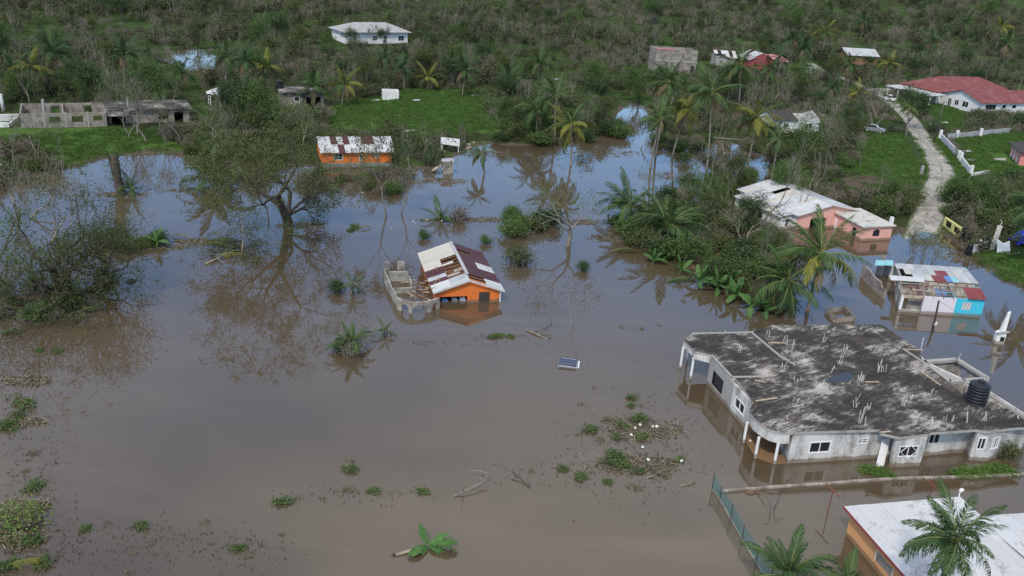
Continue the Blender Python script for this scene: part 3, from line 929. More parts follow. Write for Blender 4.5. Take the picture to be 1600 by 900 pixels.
def blade_mesh(name, rg, mat, nseg=7, wmax=0.16, droop=0.9, torn=True):
    """banana leaf along +X of length 1, torn into strips"""
    V, Q = [], []
    p = np.zeros(3); pts = [p.copy()]
    for i in range(nseg * 2):
        a = -droop * ((i + 1) / (nseg * 2)) ** 1.3 + 0.25
        p = p + np.array([math.cos(a), 0, math.sin(a)]) / (nseg * 2); pts.append(p.copy())
    for i in range(1, nseg * 2):
        u0, u1 = i / (nseg * 2), (i + 0.92) / (nseg * 2)
        for s in (-1, 1):
            w0 = wmax * math.sin(math.pi * min(1, 0.08 + 0.92 * u0)) ** 0.6 * rg.uniform(0.75, 1.1)
            b = len(V)
            sag = -0.35 * w0 * rg.uniform(0.2, 1.4)
            V += [pts[i], pts[i + 1], pts[i] * 0.08 + pts[i + 1] * 0.92 + np.array([0.02, s * w0, sag]), pts[i] + np.array([0.02, s * w0, sag])]
            Q.append((b, b + 1, b + 2, b + 3))
    return np_mesh(name, np.array(V), np.array(Q), [mat])
BLADES = [blade_mesh('leaf', rng, M['banana_leaf'], droop=d_) for d_ in (0.5, 1.0, 1.6)]
def banana(base, h, L, n, label, group=None, seed=0, tilt=None, name='banana_plant'):
    rg = np.random.default_rng(seed)
    t_ = thing(name, label, 'plant', base, group)
    m = MB(); m.tube([(0, 0, -0.6), (0, 0, h * 0.5), (0.05, 0.03, h)], [0.14, 0.12, 0.07], 7)
    inst('stem', m.mesh('stem', M['leaf_green'], smooth=True), t_)
    for i in range(n):
        az = i * 2.4 + rg.normal() * 0.3; el = rad(78 - 70 * (i / max(1, n - 1))) + rg.normal() * 0.12
        mt = Matrix.Translation((0.04, 0.02, h * rg.uniform(0.85, 1))) @ Matrix.Rotation(az, 4, 'Z') @ Matrix.Rotation(-el, 4, 'Y') @ Matrix.Rotation(rg.normal() * 0.4, 4, 'X') @ Matrix.Scale(L * rg.uniform(0.8, 1.1), 4)
        inst('leaf', BLADES[min(2, int(3 * i / n))], t_, mat=mt)
    if tilt is not None: t_.rotation_euler = tilt
    return t_

# ------------------------------------------------------------------ buildings
# ---- the flat-roofed concrete house
ZR = 2.7
def P2(l, z): return [pix(x, y, z) for x, y in l]
root = thing('concrete_house', 'large unfinished concrete house with flat mouldy roof standing in flood water', 'house', pix(1330, 640))
R_OUT = [(1068, 531), (1081, 521), (1174, 519), (1206, 508), (1378, 507), (1437, 547), (1441, 565), (1502, 613), (1535, 612), (1603, 655), (1622, 666),
         (1577, 669), (1545, 674), (1524, 671), (1453, 676), (1451, 678), (1405, 683), (1376, 676), (1374, 671), (1305, 673), (1222, 676), (1206, 672), (1192, 665),
         (1180, 655), (1174, 647), (1171, 640), (1178, 629), (1170, 618), (1149, 591), (1143, 590), (1111, 555), (1086, 549)]
RP = P2(R_OUT, ZR)
m = MB(); m.slab(RP[::-1], 0.22)
me_r = m.build('roof_slab', [M['roof_concrete'], M['concrete']], root)
for p_ in me_r.data.polygons:
    if abs(p_.normal.z) < 0.5: p_.material_index = 1
def edge_band(pts, z0, z1, inset, th, mat, name):
    """band that follows roof edge points (world), set inwards"""
    m = MB(); pts = [np.array(p, float) for p in pts]
    c = np.mean([p for p in RP], 0)
    for a, b in zip(pts[:-1], pts[1:]):
        d = unit((b - a) * [1, 1, 0]); n = np.array([-d[1], d[0], 0])
        if n @ ((c - a) * [1, 1, 0]) < 0: n = -n
        q = [a + n * inset, b + n * inset, b + n * (inset + th), a + n * (inset + th)]
        m.hexa([np.array([v[0], v[1], z0]) for v in q] + [np.array([v[0], v[1], z1]) for v in q])
    return m.build(name, mat, root)
edge_band(P2([(1178, 629), (1171, 640), (1174, 647), (1180, 655), (1192, 665), (1206, 672), (1222, 676), (1236, 676)], ZR), 1.75, ZR - 0.225, 0.03, 0.2, M['concrete_wall'], 'porch_fascia')
edge_band(P2([(1081, 521), (1068, 531), (1086, 549), (1111, 555)], ZR), 2.05, ZR - 0.225, 0.03, 0.18, M['concrete_wall'], 'porch_fascia')
edge_band(P2([(1535, 612), (1603, 655)], ZR), ZR + 0.003, ZR + 0.22, 0.0, 0.18, M['concrete'], 'parapet')
for A_, B_ in (((1174, 520), (1217, 556)), ((1217, 556), (1242, 571)), ((1081, 522), (1172, 520)), ((1145, 590), (1192, 589)), ((1411, 546), (1440, 565)), ((1112, 556), (1143, 589)), ((1206, 509), (1228, 519))):
    m = MB(); a, b = pix(*A_, ZR), pix(*B_, ZR)
    m.bar(a + [0, 0, 0.05], b + [0, 0, 0.05], 0.16, 0.1); m.build('kerb', M['concrete'], root)
# outer walls
def bw(A_, B_, ops, mat, wins=(), z1=ZR - 0.225, th=0.2):
    a, b = pix(*A_), pix(*B_)
    f, L = wall(root, a, b, -1.3, z1, th, mat, ops)
    return f, L
def opening(A_, B_, x0, x1, ztop, zbot):
    """opening spanning image columns x0..x1 on the wall A-B"""
    a, b = pix(*A_), pix(*B_)
    n = 200; s = np.linspace(0, 1, n)
    xs = np.array([proj([*(a + (b - a) * q)[:2], (ztop + zbot) / 2])[0] for q in s])
    L = np.linalg.norm((b - a)[:2])
    s0, s1 = np.interp([x0, x1], xs, s * L) if xs[-1] > xs[0] else np.interp([-x0, -x1], -xs, s * L)[::-1]
    return (min(s0, s1), max(s0, s1), zbot, ztop)
A_, B_ = (1234, 724), (1364, 716)
o1 = opening(A_, B_, 1264, 1298, 1.75, 0.75); o2 = opening(A_, B_, 1340, 1356, 1.80, 1.35)
f, L = bw(A_, B_, [o1, o2], M['concrete_wall'])
window(root, f, *o1, M['white_trim'], M['glass'], 2, 1, 0.09); window(root, f, *o2, M['white_trim'], M['glass'], 2, 2, 0.06)
A_, B_ = (1364, 716), (1384, 713); bw(A_, (1388, 714), [], M['concrete_wall'])
bw((1388, 716), (1390, 730), [], M['concrete_wall'])
A_, B_ = (1390, 730), (1437, 728)
o1 = opening(A_, B_, 1404, 1434, 1.8, 0.85)
f, L = bw(A_, B_, [o1], M['concrete_wall']); w_ = window(root, f, *o1, M['white_trim'], M['glass'], 2, 1, 0.07)
m = MB(); c0, c1 = (o1[0] + o1[1]) / 2, (o1[2] + o1[3]) / 2; hw_, hh_ = (o1[1] - o1[0]) * 0.42, 0.62
dm = [f.p(c0 + hw_, -0.06, c1), f.p(c0, -0.06, c1 + hh_), f.p(c0 - hw_, -0.06, c1), f.p(c0, -0.06, c1 - hh_)]
for a, b in zip(dm, dm[1:] + dm[:1]): m.bar(a, b, 0.04)
m.build('window_brace', M['white_trim'], root)
bw((1437, 728), (1442, 712), [], M['concrete_wall'])
A_, B_ = (1442, 712), (1506, 707)
o1 = opening(A_, B_, 1451, 1469, 1.95, 1.0)
f, L = bw(A_, B_, [o1], M['concrete_wall']); window(root, f, *o1, M['white_trim'], M['glass'], 2, 1, 0.07)
bw((1506, 707), (1514, 719), [], M['concrete_wall'])
A_, B_ = (1514, 719), (1542, 720)
o1 = opening(A_, B_, 1527, 1540, 2.0, 0.95); f, L = bw(A_, B_, [o1], M['concrete_wall']); window(root, f, *o1, M['white_trim'], M['glass'], 2, 1, 0.07)
A_, B_ = (1542, 720), (1570, 711)
o1 = opening(A_, B_, 1545, 1561, 2.0, 0.95); f, L = bw(A_, B_, [o1], M['concrete_wall']); window(root, f, *o1, M['white_trim'], M['glass'], 3, 1, 0.07)
bw((1570, 711), (1593, 706), [], M['concrete_wall'])
bw((1593, 706), (1600, 696), [], M['concrete_wall'])
bw((1600, 696), (1535, 652), [], M['concrete_wall'])
bw((1535, 652), (1441, 606), [], M['concrete_wall']); bw((1441, 606), (1378, 549), [], M['concrete_wall']); bw((1378, 549), (1206, 550), [], M['concrete_wall'])
bw((1206, 550), (1118, 563), [], M['concrete_wall']); bw((1118, 563), (1104, 599), [], M['concrete_wall'])
A_, B_ = (1104, 599), (1140, 642)
o1 = opening(A_, B_, 1114, 1129, 1.75, 0.55); f, L = bw(A_, B_, [o1], M['concrete']); window(root, f, *o1, M['dark'], M['glass'], 1, 1, 0.05)
A_, B_ = (1140, 642), (1167, 674)
o1 = opening(A_, B_, 1148, 1163, 1.75, 0.75); f, L = bw(A_, B_, [o1], M['concrete_wall']); window(root, f, *o1, M['white_trim'], M['glass'], 2, 1, 0.1)
bw((1167, 674), (1216, 692), [], M['gold_wall']); bw((1234, 724), (1216, 692), [], M['concrete_wall'])
# porch floor and columns
m = MB(); m.slab([np.array([*pix(*q)[:2], 0.012]) for q in [(1166, 690), (1180, 715), (1210, 725), (1232, 724), (1216, 692), (1168, 675)]], 0.9); 
m.build('porch_floor', M['gold_wall'], root)
for q, zt in (((1162, 691), 1.75), ((1180, 715), 1.75), ((1210, 724), 1.75), ((1063, 575), 2.05), ((1079, 592), 2.05), ((1073, 566), 2.05)):
    b = pix(*q); m = MB(); m.tube([(b[0], b[1], -1.2), (b[0], b[1], zt)], 0.11, 12); m.build('column', M['white_paint'], root)
# fallen door leaning in the recess
b0, b1 = pix(1368, 730), pix(1381, 727)
m = MB(); d = np.array([0.55, 1.15, 1.75]); m.hexa([b0, b1, b1 + [0, .05, 0], b0 + [0, .05, 0], b0 + d, b1 + d, b1 + d + [0, .05, 0], b0 + d + [0, .05, 0]])
tag(m.build('door_panel', M['white_trim']), 'white door panel leaning in the recess of the concrete house', 'door')
# unfinished room on the far side
uf = P2([(1443, 566), (1495, 562), (1543, 592), (1484, 597)], 2.35)
for a, b in zip(uf, uf[1:] + uf[:1]):
    m = MB(); m.bar(a, b, 0.42, 0.25); m.build('ring_beam', M['concrete'], root)
for a, b in zip(uf, uf[1:] + uf[:1]):
    wall(root, a, b, -1.3, 2.2, 0.2, M['block'], [(0.6, 1.5, 0.7, 1.9)])
for q in ((1470, 583), (1512, 604)):
    b = pix(*q, 2.2); m = MB(); m.bar((b[0], b[1], -1.2), (b[0], b[1], 2.3), 0.3); m.build('column', M['concrete'], root)
m = MB(); m.slab(P2([(1288, 596), (1300, 588), (1322, 581), (1334, 586), (1330, 594), (1310, 597)], ZR + .012)[::-1], .008); m.build('roof_puddle', M['glass'], root)
# starter bars in clusters, white with lime
CL = [(1040 + x / 5, 490 + y / 5, n, h) for x, y, n, h in ((795, 185, 3, .7), (930, 235, 4, .9), (990, 272, 4, .8), (1000, 350, 5, .9), (1018, 400, 2, .5), (580, 305, 4, .6), (915, 430, 5, .7), (950, 430, 2, .5), (740, 492, 5, .9),
      (1008, 522, 4, .5), (1045, 520, 2, .4), (1242, 225, 4, .7), (1325, 140, 3, .6), (1150, 132, 2, .5), (1408, 285, 4, .8), (1343, 392, 2, 1.5), (1358, 396, 3, .6), (1295, 470, 1, .8), (1178, 545, 2, .7), (1258, 605, 5, .8), (1220, 540, 2, .4),
      (1012, 692, 4, .7), (932, 822, 2, .6), (1480, 690, 2, .9), (1490, 740, 3, .7), (1535, 865, 4, 1.5), (1510, 118, 3, .4), (828, 120, 1, .4), (472, 142, 2, .3), (1520, 520, 6, .6))]
CL += [(1340 + x / 6, 490 + y / 6, n, h) for x, y, n, h in ((195, 545, 5, 1.1), (240, 545, 4, 1.1), (715, 742, 5, .4), (410, 842, 2, .8), (440, 872, 3, .5), (508, 805, 2, .6), (30, 640, 4, .8), (575, 332, 1, 1.2), (930, 432, 1, .8), (1203, 600, 1, .4), (135, 345, 4, .4), (100, 893, 4, .6))]
CL += [(1360 + x / 6, 610 + y / 6, n, h) for x, y, n, h in ((288, 120, 2, .7), (325, 155, 3, .6), (388, 85, 2, .5), (445, 218, 1, .4), (545, 322, 1, 1.1), (712, 282, 2, .7), (745, 282, 2, .6), (925, 302, 1, 1.2), (1058, 282, 4, .8), (1405, 268, 1, .4))]
for k, (x, y, n, h) in enumerate(CL):
    b = pix(x, y, ZR); m = MB(); rr = random.Random(k)
    for i in range(n):
        q = b + [rr.uniform(-.22, .22), rr.uniform(-.22, .22), -0.02]
        m.bar(q, q + [rr.uniform(-.16, .16), rr.uniform(-.16, .16), h * rr.uniform(0.45, 1.1)], rr.uniform(.022, .042) if n > 1 else 0.06)
    m.build('starter_bars', M['white_pvc'], root)
for A_, B_ in (((1442, 548), (1411, 547)), ((1179, 595), (1196, 599)), ((1200, 537), (1227, 537)), ((1203, 589), (1213, 588)), ((1352, 598), (1373, 598)), ((1435, 579), (1469, 603)), ((1180, 628), (1214, 623)), ((1376, 677), (1391, 675))):
    a, b = pix(*A_, ZR), pix(*B_, ZR); m = MB(); m.bar(a + [0, 0, 0.075], b + [0, 0, 0.075], 0.14, 0.045)
    tag(m.build('plank', M['timber_pale']), 'loose pale board lying on the mouldy concrete roof', 'plank', 'boards on the concrete roof')
# black water tank
tb = pix(1524, 629, ZR); tb[2] = ZR
t_ = thing('water_tank', 'ribbed black plastic water tank on the flat concrete roof', 'tank', tb)
m = MB(); pts, rs = [], []
for i in range(25):
    z = 1.72 * i / 24; pts.append((0, 0, z + 0.01)); rs.append(0.86 + (0.035 if i % 4 < 2 else 0))
pts += [(0, 0, 1.80), (0, 0, 1.92), (0, 0, 2.0)]; rs += [0.80, 0.55, 0.34]
m.tube([(0, 0, q[2] * .95) for q in pts], [q * .9 for q in rs], 28); inst('barrel', m.mesh('barrel', M['black_plastic']), t_)
m = MB(); m.tube([(0, 0, 1.88), (0, 0, 1.98), (0, 0, 2.03)], [0.28, 0.28, 0.2], 18); inst('lid', m.mesh('lid', M['black_plastic']), t_)

# ---- generic boxy house parts
def gable_roof(root, f, w, d, z, rise, oh, ridge_along='u', mats=(None,), sheet_w=1.0, rows_=1, gap=None, th=0.05, name='roof_sheet'):
    """two slopes made of separate sheets; gap(i, side, row) -> material or None for a missing sheet"""
    if ridge_along == 'u':
        n = max(1, int(round((w + 2 * oh) / sheet_w))); span = d / 2 + oh
        P = lambda a, c, s: f.p(-oh + (w + 2 * oh) * a, (d / 2 - s * span * (1 - c)) if True else 0, z + rise * c - (oh * rise / (d / 2)) * (1 - c))
    else:
        n = max(1, int(round((d + 2 * oh) / sheet_w))); span = w / 2 + oh
        P = lambda a, c, s: f.p(w / 2 - s * span * (1 - c), -oh + (d + 2 * oh) * a, z + rise * c - (oh * rise / (w / 2)) * (1 - c))
    for side in (1, -1):
        for r in range(rows_):
            for i in range(n):
                mt = gap(i / n, side, r) if gap else mats[0]
                if mt is None: continue
                a0, a1 = i / n + 0.0008, (i + 1) / n - 0.0008
                c0, c1 = r / rows_, (r + 1) / rows_
                q = [P(a0, c0, side), P(a1, c0, side), P(a1, c1, side), P(a0, c1, side)]
                lift = np.array([0, 0, 0.012 * (i % 2) + 0.02 * r])
                q = [v + lift for v in q]
                nz = np.cross(q[1] - q[0], q[3] - q[0])[2]
                if nz < 0: q = q[::-1]
                m = MB(); m.slab(q, th); m.build(name, mt, root)
def box_walls(root, f, w, d, z0, z1, mat, ops=None, th=0.2, gable=None, rise=0.0, side_mat=None):
    """four walls; ops: dict face -> openings; gable faces get a triangle"""
    ops = ops or {}
    F4 = {'front': ((0, 0), (w, 0)), 'right': ((w, 0), (w, d)), 'back': ((w, d), (0, d)), 'left': ((0, d), (0, 0))}
    out = {}
    for k, (a, b) in F4.items():
        L = w if k in ('front', 'back') else d
        top = [(0, z1), (L / 2, z1 + rise), (L, z1)] if gable and k in gable else None
        mt = side_mat.get(k, mat) if side_mat else mat
        # keep corners butted: side walls sit between front and back
        if k == 'right': a, b = (w, th), (w, d - th)
        if k == 'left': a, b = (0, d - th), (0, th)
        if k in ('left', 'right') and top: 
            top = [(0, z1), (L / 2 - th, z1 + rise), (L - 2 * th, z1)]
        out[k] = wall(root, f.p(*a), f.p(*b), z0, z1, th, mt, ops.get(k, []), 'wall', top)[0]
    return out
def hip_roof(root, f, w, d, z, rise, oh, mat, th=0.15, name='roof'):
    o = oh; m = MB(); i = d / 2
    a, b, c, e = f.p(-o, -o, z), f.p(w + o, -o, z), f.p(w + o, d + o, z), f.p(-o, d + o, z)
    r0, r1 = f.p(i * .9, d / 2, z + rise), f.p(w - i * .9, d / 2, z + rise)
    lo = [p - np.array([0, 0, th]) for p in (a, b, c, e)]
    m.add([a, b, c, e, r0, r1] + lo, [(0, 1, 5, 4), (1, 2, 5), (2, 3, 4, 5), (3, 0, 4), (0, 6, 7, 1), (1, 7, 8, 2), (2, 8, 9, 3), (3, 9, 6, 0), (6, 9, 8, 7)])
    return m.build(name, mat, root)

# ---- orange house with the torn roof, and the roofless block rooms beside it
f, w, d = rect((677, 455), (789, 452), (746, 392), 1.5)
OH = 0.35
root = thing('orange_house', 'orange house with torn maroon and zinc roof standing in flood water', 'house', f.p(w / 2, d / 2))
fi = Fr(f.p(OH, OH), f.u); wi, di = w - 2 * OH, d - 2 * OH
RISE = 1.15
oL = (0.15, wi * 0.485, -1.3, 0.72); oD = (wi * 0.665, wi * 0.835, -1.3, 1.12)
fs4 = box_walls(root, fi, wi, di, -1.3, 1.42, M['orange'], {'front': [oL, oD], 'left': [(1.5, 2.6, 0.2, 1.1), (5, 6.2, 0.2, 1.1), (8, 8.9, -1.3, 1.1)]}, 0.18, ('front', 'back'), RISE)
for k in range(4):
    m = MB(); s0 = oD[0] + 0.05 + k * (oD[1] - oD[0] - 0.1) / 4
    fi.box(m, s0 + 0.01, s0 + (oD[1] - oD[0] - 0.1) / 4 - 0.01, 0.05, 0.09, -1.2, 1.09); m.build('door_board', M['door_dark'], root)
m = MB(); fi.box(m, wi * 0.497, wi * 0.535, -0.05, -0.003, -1.2, 1.3); m.build('pilaster', M['orange'], root)
m = MB(); fi.box(m, wi - 0.06, wi + 0.03, -0.05, -0.004, -1.2, 1.35); m.build('corner_trim', M['white_trim'], root)
def orange_gap(a, side, r):
    if side == 1:
        if r == 1 and 0.10 <= a < 0.63: return None
        if r == 1 and a < 0.10: return M['zinc']
        if a < 0.085: return M['zinc_white']
        if a < 0.21: return M['maroon']
        if a < 0.29: return M['zinc']
        if a < 0.47: return M['maroon']
        return M['zinc_cream']
    if r == 1 and a < 0.16: return None
    if r == 0 and a < 0.15: return M['zinc_white']
    if r == 0 and 0.40 <= a < 0.57: return M['zinc_white']
    if r == 1 and 0.74 <= a < 0.80: return None
    if a > 0.93: return M['zinc']
    return M['maroon']
gable_roof(root, fi, wi, di, 1.45, RISE, OH, 'v', sheet_w=0.95, rows_=2, gap=orange_gap)
m = MB(); m.bar(fi.p(wi / 2, 1.2, 1.45 + RISE + 0.08), fi.p(wi / 2, di + OH, 1.45 + RISE + 0.08), 0.34, 0.05); m.build('ridge_cap', M['zinc'], root)
for s in (-1, 1):
    m = MB(); e = fi.p(wi / 2 - s * (wi / 2 + OH), -OH - 0.03, 1.40 - OH * RISE / (wi / 2)); m.bar(e, fi.p(wi / 2, -OH - 0.03, 1.40 + RISE), 0.04, 0.2); m.build('barge_board', M['zinc_white'], root)
for i in range(13):
    b = 0.4 + i * (di - 0.8) / 12
    m = MB()
    for s in (-1, 1): m.bar(fi.p(wi / 2 - s * (wi / 2 + 0.1), b, 1.36), fi.p(wi / 2, b, 1.34 + RISE), 0.06, 0.12)
    m.bar(fi.p(0.2, b, 1.30), fi.p(wi - 0.2, b, 1.30), 0.06, 0.12)
    m.build('roof_truss', M['timber'], root)
rr = random.Random(4)
for k in range(26):
    a = fi.p(rr.uniform(0.4, 3.2), rr.uniform(1.0, 7.2), rr.uniform(1.3, 2.0)); b = a + np.array([rr.uniform(-1.6, 1.6), rr.uniform(-1.6, 1.6), rr.uniform(-0.5, 0.35)])
    m = MB(); m.bar(a, b, 0.07, 0.10); m.build('broken_timber', M['timber'] if k % 3 else M['timber_pale'], root)
for k, (a, b, mt) in enumerate(((1.7, 3.3, 'zinc'), (2.6, 4.6, 'zinc'), (1.4, 5.6, 'zinc_white'), (2.3, 2.0, 'zinc_old'))):
    m = MB(); p = fi.p(a, b, 1.55 + 0.1 * k); q = [p, p + fi.u * 1.3 + [0, 0, .45], p + fi.u * 1.3 + fi.v * 0.55 + [0, 0, .55], p + fi.v * 0.6 + [0, 0, .02]]
    m.slab(q, 0.03); m.build('loose_sheet', M[mt], root)
m = MB(); m.slab([fi.p(0.3, 0.5, 1.05), fi.p(wi - .3, 0.5, 1.05), fi.p(wi - .3, di - .4, 1.05), fi.p(.3, di - .4, 1.05)], 0.04); m.build('ceiling', M['timber'], root)
for k, (s, z) in enumerate(((0.7, 0.0), (1.7, 0.0), (2.5, 0.02))):
    m = MB(); m.hexa([fi.p(s, 0.5, -.1), fi.p(s + .75, 0.45, -.1), fi.p(s + .75, 1.2, -.1), fi.p(s, 1.2, -.1), fi.p(s + .1, 0.5, .3), fi.p(s + .5, 0.5, .25 + .1 * k), fi.p(s + .5, 1.2, .3), fi.p(s + .1, 1.2, .35)])
    tag(m.build('floating_crate', M[('blue_sheet', 'zinc', 'litter')[k]]), ('blue', 'grey', 'white')[k] + ' household box floating in the garage opening of the orange house', 'box')

root = thing('block_ruin', 'roofless grey block rooms with arched front joined to the orange house', 'ruin', pix(640, 460))
def slices(s0, s1, z0, zs, rise, n=8):
    out = []
    for i in range(n):
        a, b = s0 + (s1 - s0) * i / n, s0 + (s1 - s0) * (i + 1) / n
        x = ((i + 0.5) / n) * 2 - 1
        out.append((a, b, z0, zs + rise * math.sqrt(max(0, 1 - x * x))))
    return out
def bwall(A_, B_, z1, th=0.16, ops=(), mat='block', top=None, root_=None):
    return wall(root_ or root, pix(*A_), pix(*B_), -1.2, z1, th, M[mat], ops, 'wall', top)
L_ = np.linalg.norm((pix(621, 484) - pix(600, 441))[:2])
bwall((600, 441), (621, 484), 1.1, top=[(0, 1.25), (L_ * .3, 1.2), (L_ * .5, 0.95), (L_ * .7, 1.1), (L_, 1.0)])
bwall((607, 440), (638, 439), 1.1); bwall((611, 459), (650, 457), 0.55, 0.2)
bwall((600, 423), (609, 422), 0.95); bwall((621, 422), (632, 421), 0.95)
bwall((638, 441), (642, 456), 0.75)
a, b = pix(623, 485), pix(641, 491); L_ = np.linalg.norm((b - a)[:2]); bwall((623, 485), (641, 491), 1.15, 0.25, slices(0.35, L_ - 0.2, -1.2, 0.45, 0.42), 'block_old')
a, b = pix(641, 491), pix(671, 488); L_ = np.linalg.norm((b - a)[:2]); bwall((641, 491), (671, 488), 1.15, 0.25, slices(0.25, L_ - 0.35, -1.2, 0.40, 0.5), 'block_old')
a, b = pix(671, 488), pix(687, 482); L_ = np.linalg.norm((b - a)[:2]); bwall((671, 488), (687, 482), 1.15, 0.25, [(0.45, L_ - 0.35, -1.2, 0.75)], 'block_old')
for q in ((642, 489), (671, 486), (624, 483)):
    b = pix(*q); m = MB(); m.bar((b[0], b[1] - .02, -1.2), (b[0], b[1] - .02, 1.19), 0.36); m.build('pier', M['block_old'], root)
rr = random.Random(9)
for k in range(30):
    p = pix(rr.uniform(641, 682), rr.uniform(438, 470)); p[2] = rr.uniform(0.02, 0.5)
    m = MB(); an = rr.uniform(0, 6.28); ln = rr.uniform(0.5, 1.9); m.bar(p, p + np.array([math.cos(an) * ln, math.sin(an) * ln, rr.uniform(-.1, .5)]), 0.08, 0.12)
    tag(m.build('broken_timber', M['timber'] if k % 2 else M['timber_pale']), 'broken roof timber heaped between the block rooms and the orange house', 'timber', 'timber heap beside the orange house')

# ---- blue-cornered house with open rafters
f = Fr(pix(1403, 488), pix(1532, 496) - pix(1403, 488))
w = np.linalg.norm((pix(1532, 496) - pix(1403, 488))[:2])
sk = pix(1510, 419, 2.0) - pix(1541, 470, 2.0); f.v = unit(sk * [1, 1, 0]); d = np.linalg.norm(sk[:2])
d1 = 4.4
root = thing('blue_cornered_house', 'white and turquoise house with open rafters and patched zinc roof in flood water', 'house', f.p(w / 2, d / 2))
sT = w * 0.66
def fwall(s0, s1, b, z1, mat, ops=(), along='u', th=0.18):
    a, c = (f.p(s0, b), f.p(s1, b)) if along == 'u' else (f.p(b, s0), f.p(b, s1))
    return wall(root, a, c, -1.3, z1, th, M[mat], ops)
fwall(0, 0.28, 0, 1.98, 'white_paint'); fwall(0.28, 2.45, 0, 1.98, 'timber_pale', [(0, 2.17, -1.3, 1.72)])
m = MB(); f.box(m, 0.95, 2.4, 0.9, 1.05, -1.2, 1.55); m.build('block_infill', M['block'], root)
m = MB(); f.box(m, 0.28, 2.45, 0.25, 0.4, -1.2, 0.30); m.build('veranda_wall', M['white_paint'], root)
fwall(2.45, sT, 0, 1.98, 'lilac_white')
o1 = (0.75, 1.75, 0.75, 1.62)
ft, _ = fwall(sT, w, 0, 1.98, 'turquoise', [o1])
m = MB(); ft.box(m, *o1[:2], 0.12, 0.16, *o1[2:]); m.build('pane', M['glass'], root)
for k in range(6):
    m = MB(); s = o1[0] + 0.02 + k * 0.165; ft.box(m, s, s + 0.085, -0.02, 0.03, o1[2] + 0.01, o1[3] - 0.01); m.build('window_slat', M['white_trim'], root)
fwall(0.18, d, w, 1.98, 'turquoise', (), 'v'); fwall(d1, 0.18, 0.0, 1.98, 'concrete', [(1.6, 2.6, -1.3, 1.6)], 'v'); fwall(0.2, w - 0.2, d1, 2.15, 'concrete_wall'); fwall(0.2, w - .2, d - .2, 1.8, 'concrete_wall')
fwall(d, d1, 0.6, 1.95, 'concrete', [(2.0, 3.4, 0.3, 1.5)], 'v')
fwall(0.2, d1, sT, 1.9, 'turquoise', (), 'v'); fwall(0.2, d1, 2.6, 1.9, 'lilac_white', (), 'v')
# rafters and battens of the stripped front
for k in range(9):
    s = 0.2 + k * (w - 0.4) / 8; m = MB(); m.bar(f.p(s, -0.15, 2.02), f.p(s, d1, 2.32), 0.06, 0.12); m.build('rafter', M['timber'] if k % 3 else M['timber_pale'], root)
for k in range(5):
    b = 0.3 + k * 0.9; m = MB(); m.bar(f.p(0.1, b, 2.13 + 0.07 * b), f.p(w, b, 2.13 + 0.07 * b), 0.06, 0.05); m.build('batten', M['timber_pale'] if k % 2 else M['timber'], root)
rr = random.Random(12)
for k in range(34):
    p = f.p(rr.uniform(0.2, w - 1.2), rr.uniform(0.4, d1), rr.uniform(1.9, 2.35)); an = rr.uniform(-0.5, 0.5) + (0 if k % 2 else 1.5); ln = rr.uniform(0.6, 1.8)
    m = MB(); m.bar(p, p + f.u * math.cos(an) * ln + f.v * math.sin(an) * ln * 0.7 + [0, 0, rr.uniform(-.2, .15)], 0.07, 0.07); m.build('broken_timber', M[('timber', 'timber_pale', 'iron_red')[k % 3]], root)
for k in range(4):
    m = MB(); s = w * 0.79 + k * 0.50 ; m.slab([f.p(s, -0.3, 2.16), f.p(s + .47, -0.3, 2.17), f.p(s + .30, 2.5, 2.44), f.p(s - .2, 2.5, 2.43)], 0.03); m.build('roof_sheet', M['red_zinc'], root)
m = MB(); m.slab([f.p(w * .45, 1.2, 1.75), f.p(w * .58, 1.2, 1.8), f.p(w * .56, 2.8, 2.0), f.p(w * .44, 2.8, 1.95)], 0.03); m.build('loose_sheet', M['blue_sheet'], root)
for i in range(12):
    for r in range(3):
        s0, s1 = 0.5 + i * (w - .4) / 12, 0.5 + (i + 1) * (w - .4) / 12 - 0.01
        b0, b1 = d1 - 0.1 + r * (d - d1 + .4) / 3, d1 - 0.1 + (r + 1) * (d - d1 + .4) / 3 + 0.06
        zz = lambda b: 2.32 - 0.06 * (b - d1) + 0.02 * (i % 2) + 0.018 * (2 - r)
        mt = 'zinc'
        if r == 1 and i in (6, 7): mt = 'red_zinc'
        if r == 0 and i in (5, 6): mt = 'red_zinc'
        if r == 0 and i in (7, 8): mt = 'blue_sheet' if i == 7 else 'turquoise_pale'
        if (r, i) in ((2, 2), (0, 10), (2, 10), (0, 2)): mt = 'zinc_white'
        if (r, i) in ((1, 9), (0, 4), (1, 1)): mt = 'zinc_cream'
        if (r, i) in ((0, 0), (0, 1), (1, 0)): continue
        m = MB(); m.slab([f.p(s0, b0, zz(b0)), f.p(s1, b0, zz(b0)), f.p(s1, b1, zz(b1)), f.p(s0, b1, zz(b1))], 0.03); m.build('roof_sheet', M[mt], root)
for k in range(4):
    m = MB(); s = -0.9 + k * 0.95; m.slab([f.p(s, d1 - .9, 2.42), f.p(s + .93, d1 - .9, 2.44), f.p(s + .93, d1 + .5, 2.52), f.p(s, d1 + .5, 2.5)], 0.03); m.build('roof_sheet', M['zinc_white'], root)
for k in range(2):
    m = MB(); p0 = pix(1367 + 15 * k, 414, 2.1); p1 = pix(1381 + 14 * k, 415, 2.1); q = pix(1369 + 14 * k, 406, 2.1); m.slab([p0, p1, p1 + (q - p0), q], 0.04); m.build('lean_to_sheet', M['turquoise_pale'], root)
m = MB()
for q in ((1368, 432), (1381, 434), (1394, 436)):
    b = pix(*q); m = MB(); m.bar((b[0], b[1], -1), (b[0], b[1], 2.05), 0.1); m.build('lean_to_post', M['timber'], root)
